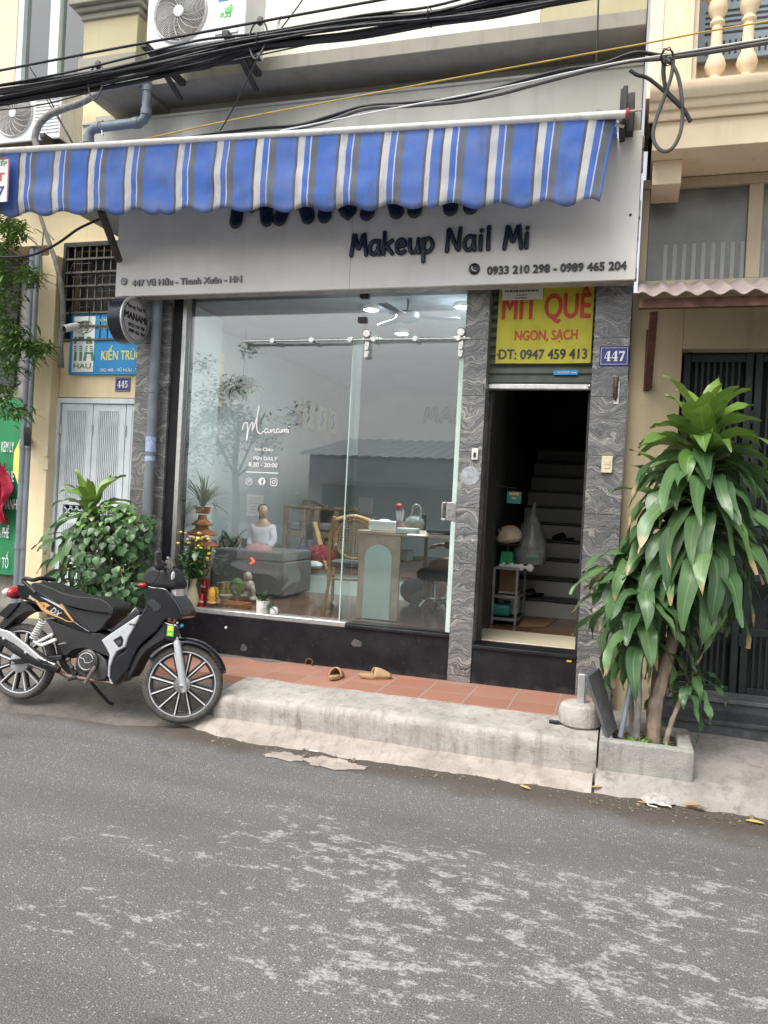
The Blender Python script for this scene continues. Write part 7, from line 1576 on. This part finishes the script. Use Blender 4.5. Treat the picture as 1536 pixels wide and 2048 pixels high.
# luggage hook / front rack bar
h1 = [bp_(x, y, -.05) for x, y in ((650, 570), (720, 592), (745, 580), (820, 520), (890, 450))]; m = MB(); m.tube(catmull([V((x, -.05, z+.006)) for x, z in h1], 4), .006, 8); k1 = bp_(885, 470, -.05); m.tube([(k1[0]+.018*math.cos(t*.5), -.05, k1[1]+.018*math.sin(t*.5)) for t in range(13)], .005, 6, closed=True)
for k in range(4): q = h1[0]; m.tube([(q[0]+.012+.02*k, -.05, q[1]), (q[0]+.012+.02*k, -.02, q[1]-.02)], .005, 6)
m.build('bag_hook_bar', M['chrome'], bike, smooth=True, local=True)
# handlebar cover, grips, levers (turned)
shell('handlebar_cover', [(938,210),(990,168),(1040,180),(1092,190),(1122,232),(1146,292),(1122,326),(1050,316),(945,303),(930,255)], -.10, .09, M['matt_black'], bev=.03, seg=4)
hc = bp_(1050, 250, 0); piv = V((hc[0]-.02, 0, hc[1]))
shell('headlight', [(1050,310),(1118,325),(1140,300),(1150,400),(1112,352)], -.06, .06, M['clearlens'], bev=.012)
gr0 = bp_(1034, 85, -.34); gdir = V((gr0[0]+.0, -.34, gr0[1])); base_ = V((bp_(1040, 175, -.16)[0], -.15, bp_(1040, 175, -.16)[1]))
m = MB(); m.tube([base_+V((0, .1, -.02)), base_, gdir], .012, 8); hb = m.build('handlebar', M['matt_black'], bike, smooth=True, local=True)
m = MB(); m.tube([base_.lerp(gdir, .25), base_.lerp(gdir, .3), base_.lerp(gdir, .95), gdir], [.024, .018, .018, .02], 14); m.build('grip', M['rubber'], hb, smooth=True, local=True); m = MB(); m.ball(gdir, (.017, .012, .017), 12, 8); m.build('bar_end', M['blackplastic'], hb, smooth=True, local=True)
m = MB(); m.ball(base_.lerp(gdir, .12), (.035, .04, .035), 12, 8); m.build('switch_box', M['blackplastic'], hb, smooth=True, local=True)
lv = [bp_(x, y, -.25) for x, y in ((1075, 190), (1100, 160), (1105, 125), (1102, 118))]; m = MB(); m.tube([V((x, -.17-.03*i, z)) for i, (x, z) in enumerate(lv)], [.008, .009, .007, .010], 8); m.build('brake_lever', M['steel'], hb, smooth=True, local=True)
lw_ = V((base_.x-.03, .10, base_.z)); m = MB(); m.tube([lw_+V((0.02, -.12, 0)), lw_, V((lw_.x-.17, .31, lw_.z+.02))], .017, 10); m.build('grip', M['rubber'], bike, smooth=True, local=True)
cb_ = [bp_(x, y, -.12) for x, y in ((1040, 175), (1045, 220), (1020, 265), (995, 290), (1030, 298))]; m = MB(); m.tube(catmull([V((x, -.13, z)) for x, z in cb_], 5), .004, 6); m.build('throttle_cable', M['black'], bike, smooth=True, local=True)
for s_ in (-1, 1):
    c = bp_(922, 296, -.12); q = V((c[0]+(.0 if s_ < 0 else .05), s_*.125, c[1])); m = MB(); m.ball(q, (.045, .03, .018), 12, 8); o = m.build('front_indicator', M['matt_black'], bike, smooth=True, local=True); m = MB(); m.ball(q+V((.018, s_*.012, .004)), (.03, .024, .016), 12, 8); m.build('lens', M['redlens'], o, smooth=True, local=True)
c = bp_(1135, 240, -.06); m = MB(); m.ball((c[0], -.07, c[1]), (.012, .02, .035), 10, 7); m.build('reflector', M['clearlens'], bike, smooth=True, local=True)
# ------------------------------------------------------------------ plants outside and things on the kerb
def dracaena(name, lab, stems, spec, tops, seed, mt='leaf_old', parent_loc=None):
    """stems: list of point lists; spec: per stem (t0, t1, number of leaves)"""
    t = thing(name, lab, 'plant', parent_loc or stems[0][0][0]); rr = random.Random(seed)
    for pts, r0, r1, bk in stems:
        cp = catmull(pts, 6); n = len(cp); m = MB(); m.tube([p+V((nz(p.z, i, 0, 3)*.006, nz(i, p.z, 1, 3)*.006, 0)) for i, p in enumerate(cp)], [(r0+(r1-r0)*i/(n-1))*(1+.10*math.sin(i*2.4)) for i in range(n)], 10); m.build('trunk', M[bk], t, smooth=True)
    m = MB(); tn = []; mn = MB(); tnn = []
    for (pts, r0, r1, bk), (t0, t1, N, L, W, newf) in zip(stems, spec):
        cp = catmull(pts, 10); n = len(cp)-1
        for k in range(N):
            f = (k+.5)/N; tt = t0+(t1-t0)*f; p = cp[min(n, int(tt*n))]; az = k*2.399+rr.uniform(-.4, .4); d = (math.cos(az), math.sin(az), 0)
            if f > newf:
                g = (f-newf)/(1-newf); leafstrip(mn, p+V((0, 0, .03*g)), d, rr.uniform(.25, .75)+.75*g, L*rr.uniform(.62, .9), W*rr.uniform(1.15, 1.6), rr.uniform(1.0, 2.6)*(1-.66*g), 10, .35, min(1, max(0, .15+.7*g+rr.uniform(-.2, .25))), curl=rr.uniform(-.6, .6), tones=tnn, wave=.9)
            else:
                leafstrip(m, p, d, rr.uniform(-.2, .5)+.75*f, L*rr.uniform(.8, 1.2), W*rr.uniform(.8, 1.25), rr.uniform(1.35, 1.9)-.15*f, 10, .22, rr.uniform(0, 1), curl=rr.uniform(-.8, .8), tones=tn, wave=1, cut=rr.choice((1, 1, .85)), early=1)
    tonebuild(m, 'leaves', M[mt], t, tn)
    if tnn: tonebuild(mn, 'young_leaves', M['leaf_new'], t, tnn)
    return t
# concrete planter
pz = .115
px0, px1, py0, py1 = -.075, .43, 4.64, 5.14; zt_ = .255
m = MB()
m.box(px0, px1, py0, py0+.07, .03, zt_); m.box(px0, px1, py1-.07, py1, .05, zt_); m.box(px0, px0+.07, py0+.07, py1-.07, .03, zt_); m.box(px1-.08, px1, py0+.07, py1-.07, .03, zt_)
pb_ = thing('planter_box', 'low square concrete planter at the kerb holding the tall dracaena', 'planter', ((px0+px1)/2, py0, .1)); m.build('concrete_rim', M['planter'], pb_, bevel=.012, seg=3)
m = MB(); m.grid(lambda u, v: V((px0+.069+(px1-px0-.148)*u, py0+.069+(py1-py0-.138)*v, .205+.02*nzf(u*3, v*3, 0, 1.5))), 16, 16); so_ = m.build('soil', M['soil'], pb_, smooth=True)
m = MB(); rr = random.Random(4); tn = []; m2 = MB(); tn2 = []
for k in range(70): leafstrip(m, (rr.uniform(px0+.09, px1-.1), rr.uniform(py0+.09, py1-.1), .215), (math.cos(k), math.sin(k), 0), rr.uniform(-.1, .4), rr.uniform(.03, .07), .022, .5, 3, .3, rr.random(), tones=tn)
tonebuild(m, 'dead_leaves', M['leaf_dry'], pb_, tn)
for k in range(40): leafstrip(m2, (rr.gauss(px0+.24, .06), rr.uniform(py0+.08, py0+.2), .215), (math.cos(k*2.4), math.sin(k*2.4), 0), rr.uniform(.4, 1.3), rr.uniform(.03, .06), .02, .6, 3, .2, rr.random(), tones=tn2)
tonebuild(m2, 'weeds', M['leaf_bushtop'], pb_, tn2)
D = lambda x, y, Y: P(x, y, Y)
stems = [([D(1306, 1490, 4.86), D(1312, 1410, 4.88), D(1335, 1320, 4.92), D(1365, 1200, 4.96), D(1385, 1080, 5.0), D(1400, 960, 5.02), D(1408, 880, 5.02)], .042, .020, 'bark'),
         ([D(1300, 1470, 4.95), D(1308, 1400, 4.96), D(1318, 1300, 5.0), D(1335, 1180, 5.05), D(1345, 1080, 5.1), D(1352, 1000, 5.1)], .030, .018, 'bark'),
         ([D(1272, 1480, 4.84), D(1276, 1420, 4.84), D(1278, 1340, 4.86), D(1286, 1250, 4.88), D(1298, 1170, 4.88)], .022, .016, 'bark_grey'),
         ([D(1330, 1488, 4.80), D(1345, 1440, 4.86), D(1365, 1390, 4.95), D(1385, 1345, 5.0)], .016, .010, 'bark'),
         ([D(1266, 1480, 4.95), D(1262, 1400, 5.0), D(1258, 1300, 5.05), D(1260, 1190, 5.1), D(1270, 1120, 5.1)], .018, .012, 'bark_grey')]
dracaena('dracaena', 'tall bushy corn plant with long drooping strap leaves in the concrete planter', stems, [(.55, 1.0, 150, .55, .10, .78), (.56, 1.0, 60, .50, .092, .85), (.60, 1.0, 40, .42, .085, .98), (.6, 1, 14, .26, .065, 1.1), (.60, 1.0, 40, .40, .08, 1.1)], None, 21)
m = MB(); a, b = D(1241, 1475, 4.80), D(1263, 1360, 4.90); m.tube([a, b], .016, 12); tag(m.build('plastic_rod', M['pvc'], None, smooth=True), 'grey plastic pipe stake stuck in the planter beside the thin trunk', 'pipe')
# leaning board, concrete base with post
a = [PZ(1213, 1480, .20), P(1170, 1352, 4.90), P(1192, 1335, 4.90), PZ(1231, 1455, .2)]
bt_, tp_ = V((-.02, 4.78, .19)), P(1181, 1344, 4.98)
b0, b1 = P(1211, 1478, 4.70), P(1229, 1455, 4.90); t0, t1 = P(1169, 1353, 4.80), P(1194, 1336, 5.0)
th_ = V((.018, -.012, .004)); m = MB(); m.add([b0, b1, t1, t0, b0+th_, b1+th_, t1+th_, t0+th_], [(0, 1, 2, 3), (7, 6, 5, 4), (0, 4, 5, 1), (1, 5, 6, 2), (2, 6, 7, 3), (3, 7, 4, 0)]); tag(m.build('leaning_board', M['board'], None, bevel=.003), 'dark grey board leaning between the concrete foot and the planter', 'board')
ft = thing('parasol_base', 'round concrete foot with a cut-off steel post standing on the kerb end', 'concrete base', PZ(1158, 1455, KZ)+V((0, .06, 0))); c = ft.location+V((0, 0, .002))
m = MB(); m.lathe(c, [(.108, 0), (.126, .014), (.130, .05), (.127, .095), (.119, .122), (.104, .135), (.06, .1365), (.02, .137)], 28)
for v in m.v: n_ = nzf(v.x*2, v.y*2, v.z*3, 3)*.007; v.x += n_; v.y += n_*.5
m.build('concrete_foot', M['kerb'], ft, smooth=True, sharp=28); m = MB(); pt = P(1160, 1347, c.y); m.box(c.x-.022, c.x+.022, c.y-.02, c.y+.02, c.z+.136, pt.z); m.box(c.x+.0225, c.x+.03, c.y-.012, c.y+.012, c.z+.136, pt.z); m.build('steel_post', M['alu'], ft, bevel=.004)
m = MB(); c2 = PZ(1108, 1447, KZ+.003); m.box(c2.x-.03, c2.x+.03, c2.y-.012, c2.y+.012, KZ+.004, KZ+.022); m.tube([(c2.x+.03, c2.y, KZ+.013), (c2.x+.045, c2.y, KZ+.013)], .008, 8); tag(m.build('plug', M['black'], None, bevel=.003), 'small black plug with a white tip lying beside the concrete foot', 'plug')
# left dracaena and heart-leaved bush in front of the pale blue door
def shift(pts, d): return pts
Yl = 5.35
pt_ = thing('flower_pot', 'dark pot mostly hidden behind the motorbike seat', 'pot', (P(215, 1240, Yl).x, Yl, .20)); c = pt_.location; m = MB(); m.lathe(c, [(.13, 0), (.19, .26), (.20, .30), (.18, .30), (.17, .26)], 24); m.build('pot_body', M['planter'], pt_, smooth=True); m = MB(); m.lathe(c+V((0, 0, .255)), [(.17, 0), (.02, .01)], 20); m.build('soil', M['soil'], pt_)
stl = [([V((c.x-.02, Yl, .45)), P(185, 1150, Yl), P(182, 1080, Yl), P(181, 1045, Yl), P(183, 1022, Yl)], .028, .018, 'bark'), ([V((c.x-.10, Yl, .45)), P(165, 1180, Yl+.05), P(160, 1130, Yl+.05), P(150, 1085, Yl+.05)], .02, .015, 'bark')]
dracaena('dracaena', 'smaller corn plant with yellow-green top leaves rising behind the leafy bush', stl, [(.55, 1, 46, .46, .075, .62), (.35, 1, 34, .44, .075, 1.1)], None, 5)
bush = thing('leafy_bush', 'dense dark green heart-leaved bush behind the motorbike seat', 'shrub', (c.x+.03, Yl-.1, .45)); rr = random.Random(17)
m = MB(); tn = []; mt_ = MB(); tt_ = []; cb0 = P(222, 1120, Yl-.12)
def heart(mm, tones, p, nrm, size, tone):
    n = V(nrm).normalized(); dn = (V((0, 0, -1))-n*n.dot(V((0, 0, -1)))).normalized() if abs(n.z) < .97 else V((1, 0, 0)); rt = dn.cross(n).normalized()
    a_ = rr.uniform(-.7, .7); dn, rt = dn*math.cos(a_)+rt*math.sin(a_), rt*math.cos(a_)-dn*math.sin(a_)
    b = len(mm.v); prof = ((0, 0), (.12, .30), (.35, .46), (.6, .40), (.82, .20), (1.0, 0))
    for y, x in prof:
        for q in (-1, 0, 1): mm.v.append(p+dn*(y*size)+rt*(q*x*size)+n*(abs(q)*x*size*.28-size*.25*y*y)); mm.uv[len(mm.v)-1] = ((q+1)/2, y*.9); tones.append(tone)
    for i in range(5):
        for j in range(2): mm.f.append((b+i*3+j, b+i*3+j+1, b+i*3+j+4, b+i*3+j+3)); mm.mi.append(0)
lobes = [(cb0+V((.0, 0, .02)), .38, .44), (cb0+V((.10, .03, .22)), .26, .22), (cb0+V((-.15, .05, -.12)), .22, .28), (cb0+V((.18, -.02, -.18)), .24, .26), (cb0+V((.05, -.05, -.32)), .26, .20)]
sm_ = MB()
for k in range(185):
    lc_, rx, rz = lobes[rr.choice((0, 0, 0, 1, 1, 2, 3, 4))]; a_, e_ = rr.uniform(0, 6.283), rr.uniform(-.9, 1.35); f = rr.uniform(.72, 1.05)
    d = V((math.cos(a_)*math.cos(e_), math.sin(a_)*math.cos(e_), math.sin(e_))); tip = lc_+V((d.x*rx*f, d.y*rx*.85*f, d.z*rz*f)); 
    ax_ = (d+V((0, 0, .25))).normalized(); sm_.tube([lc_.lerp(tip, .3), lc_.lerp(tip, .7)+V((0, 0, .02)), tip], .003, 4)
    for j in range(7):
        s_ = j/6; q = tip-ax_*(.13*(1-s_)) ; sd = ax_.cross(V((rr.uniform(-1, 1), rr.uniform(-1, 1), 1))).normalized()*(.03+.03*math.sin(s_*3))*(1 if j % 2 else -1)
        young = d.z > .72 and rr.random() < .7
        heart(mt_ if young else m, tt_ if young else tn, q+sd, (d*.75+V((rr.uniform(-.4, .4), rr.uniform(-.9, .0), rr.uniform(.1, .9)))), rr.uniform(.046, .078)*(.7 if young else 1), rr.random())
tonebuild(m, 'leaves', M['leaf_bush'], bush, tn); tonebuild(mt_, 'young_leaves', M['leaf_bushtop'], bush, tt_); sm_.tube([V((cb0.x-.02, cb0.y+.05, .45)), cb0], .014, 6); sm_.build('stems', M['bark'], bush)
# climbing tree at the left edge
tr = thing('climbing_tree', 'thin grey-stemmed tree with narrow leaves hanging in at the left edge', 'tree', P(122, 740, 6.2))
m = MB(); m.tube(catmull([P(x, y, 6.22) for x, y in ((122, 735), (121, 690), (126, 640), (124, 580), (113, 530), (100, 490), (88, 455), (78, 425))], 6), [.030-.0003*i for i in range(43)], 9); m.build('trunk', M['bark_grey'], tr, smooth=True)
br_ = [((88, 455), (84, 500), (82, 540), (92, 560), (112, 570)), ((78, 430), (92, 460), (108, 480)), ((-30, 470), (10, 495), (45, 520), (70, 560), (75, 585)), ((-40, 420), (0, 440), (50, 470), (80, 500), (84, 560)), ((-40, 640), (0, 650), (40, 690)), ((-30, 720), (20, 730), (60, 760)), ((-30, 560), (10, 580), (40, 600)), ((-30, 800), (10, 812), (40, 818)), ((-40, 620), (20, 640), (50, 660))]
m = MB()
for b_ in br_: m.tube(catmull([P(x, y, 6.0) for x, y in b_], 5), .007, 5)
m.build('branches', M['bark_grey'], tr, smooth=True)
m = MB(); tn = []; rr = random.Random(8)
cl = [(12, 445, 20, 18), (35, 455, 22, 16), (8, 500, 14, 22), (50, 540, 18, 14), (62, 555, 18, 12), (20, 600, 22, 20), (10, 640, 20, 24), (30, 660, 22, 18), (40, 690, 22, 14), (15, 690, 26, 22), (60, 690, 20, 12), (75, 700, 18, 12), (90, 695, 12, 8), (20, 735, 24, 16), (10, 780, 20, 14), (40, 825, 22, 14), (10, 815, 20, 20), (5, 560, 16, 22), (-10, 500, 20, 60), (-10, 650, 20, 80), (5, 640, 26, 60), (10, 560, 22, 40), (0, 740, 26, 50), (15, 480, 20, 30), (25, 700, 22, 30)]
for cx, cy, sx, sy in cl:
    for k in range(78):
        p = P(cx+rr.gauss(0, sx*.6), cy+rr.gauss(0, sy*.6), 6.0+rr.uniform(-.25, .12)); az = rr.uniform(0, 6.283)
        leafstrip(m, p, (math.cos(az), math.sin(az), 0), rr.uniform(-.7, .5), rr.uniform(.08, .15), rr.uniform(.018, .030), rr.uniform(.2, 1.2), 4, .25, rr.random()**1.5, tones=tn)
tonebuild(m, 'crown', M['leaf_vine'], tr, tn)
# trees across the street, mirrored in the shop glass
for cx_, cy_, h_, r_, lab, sd_ in ((-9.3, -6.0, 3.4, 1.25, 'leafy street tree across the road mirrored in the left of the shop glass', 3), (-12.5, -8.5, 4.2, 1.9, 'larger tree farther along across the road mirrored in the shop glass', 4)):
    t = thing('street_tree', lab, 'tree', (cx_, cy_, 0), 'trees across the street'); rr = random.Random(sd_)
    m = MB(); m.tube(catmull([(cx_, cy_, -.05), (cx_+.05, cy_, h_*.35), (cx_-.04, cy_, h_*.7), (cx_, cy_, h_)], 4), [.12-.006*i for i in range(13)], 9)
    for k in range(6): m.tube([(cx_, cy_, h_*.6), (cx_+r_*.6*math.cos(k*1.05), cy_+r_*.6*math.sin(k*1.05), h_*(.8+.06*k))], .03, 6)
    m.build('trunk', M['bark'], t, smooth=True); m = MB(); tn = []
    cls = [(V((cx_+rr.gauss(0, r_*.5), cy_+rr.gauss(0, r_*.5), h_*.95+rr.gauss(0, r_*.4))), rr.uniform(.25, .55)) for q in range(24)]
    for k in range(2600):
        c_, s_ = rr.choice(cls); p = c_+V((rr.gauss(0, s_*.5), rr.gauss(0, s_*.5), rr.gauss(0, s_*.4))); a_ = rr.uniform(0, 6.28); leafstrip(m, p, (math.cos(a_), math.sin(a_), 0), rr.uniform(-.5, .6), rr.uniform(.10, .2), .07, .6, 2, .2, rr.random(), tones=tn)
    tonebuild(m, 'crown', M['leaf_bush'], t, tn)
# litter
def flatleaf(px, py, L, mt, lab, az, z=.012):
    m = MB(); tn = []; p = PZ(px, py, z); leafstrip(m, p, (math.cos(az), math.sin(az), 0), .06, L, L*.42, .15, 6, .12, .9, tones=tn); o = tonebuild(m, 'fallen_leaf', mt, None, tn); tag(o, lab, 'leaf', 'fallen leaves along the gutter')
M['leaf_yellow'] = leafmat('yellow_leaf', (.60, .40, .10), (.72, .52, .16)); M['leaf_brown'] = leafmat('brown_leaf', (.42, .20, .07), (.55, .30, .12))
flatleaf(1060, 1578, .075, M['leaf_yellow'], 'yellow fallen leaf on the road edge before the end of the mortar strip', 2.6); flatleaf(1183, 1574, .07, M['leaf_brown'], 'curled brown leaf in the gap under the kerb end', .5, .03); flatleaf(1492, 1640, .09, M['leaf_yellow'], 'large yellow fallen leaf in the gutter at the right edge', -.15); flatleaf(1275, 1603, .05, M['leaf_brown'], 'small tan leaf on the dirt left of the white rag', 0, .016); flatleaf(250, 1418, .09, M['leaf_brown'], 'brown leaf on the road under the motorbike engine', .1, .02); flatleaf(263, 1424, .06, M['leaf_brown'], 'small orange leaf beside the brown leaf under the motorbike', -.6, .02); flatleaf(552, 1452, .05, M['leaf_brown'], 'tan leaf on the mortar strip right of the front wheel', .3, .06)
flatleaf(1368, 1609, .10, M['leaf_brown'], 'brown leaf against the right end of the white rag', .4, .02); flatleaf(1385, 1612, .08, M['leaf_dry'], 'dry grey leaf right of the brown leaf by the white rag', -.2, .02)
m = MB(); c = PZ(1316, 1597, .02)
def rag(u, v):
    a_ = 2*math.pi*u; r_ = v*(1+.25*nz(math.cos(a_)*2, math.sin(a_)*2, 3)); x, y = .09*r_*math.cos(a_), .08*r_*math.sin(a_); return V((c.x+x, c.y+y, .012+.035*(1-v)**.7+.016*nzf(x*9, y*9, 5, 2)*(1-v*.6)))
m.grid(rag, 40, 10); tag(m.build('rag', mat('dirty_white_rag', (.42, .40, .37), .9, 0, .35, 40, dirt=.6), None, smooth=True, sharp=70), 'crumpled dirty white rag lying in the gutter below the planter', 'rag')
m = MB(); c = PZ(1318, 1610, .012); m.tube([(c.x+.06*math.cos(t*.35), c.y-.02+.03*math.sin(t*.35), .016) for t in range(14)], .003, 5); tag(m.build('string', M['paper'], None), 'loop of pale string beside the white rag in the gutter', 'string')
m = MB(); a, b = PZ(618, 1500, .008), PZ(637, 1503, .008); m.bar(a, b, .012, .006); tag(m.build('paper_scrap', M['paper'], None), 'thin white paper scrap on the road above the mortar smears', 'paper scrap')
m = MB(); rr = random.Random(77)
for k in range(340):
    x = rr.uniform(-2.4, 2.6); y = 4.42+rr.gauss(0, .07)-(.04 if x > -.1 else 0); s_ = rr.uniform(.003, .009)*(1.6 if rr.random() < .1 else 1); m.ball((x, y, s_*.4), (s_, s_*.8, s_*.6), 6, 4)
o = m.build('gravel', mat('grit', (.20, .165, .125), .95, 0, .6, 40), None); struct(o, 'stuff', 'grit and small stones scattered along the gutter')
m = MB(); tn = []
for k in range(90):
    x = rr.uniform(-.1, .9); y = 4.36+rr.gauss(0, .05)+.02; leafstrip(m, (x, y, .006), (math.cos(k*2.1), math.sin(k*2.1), 0), .04, rr.uniform(.01, .035), .006, .3, 3, .2, rr.random(), tones=tn)
o = tonebuild(m, 'debris', M['leaf_dry'], None, tn); struct(o, 'stuff', 'bits of dry leaf and twig in the dirt of the right gutter')
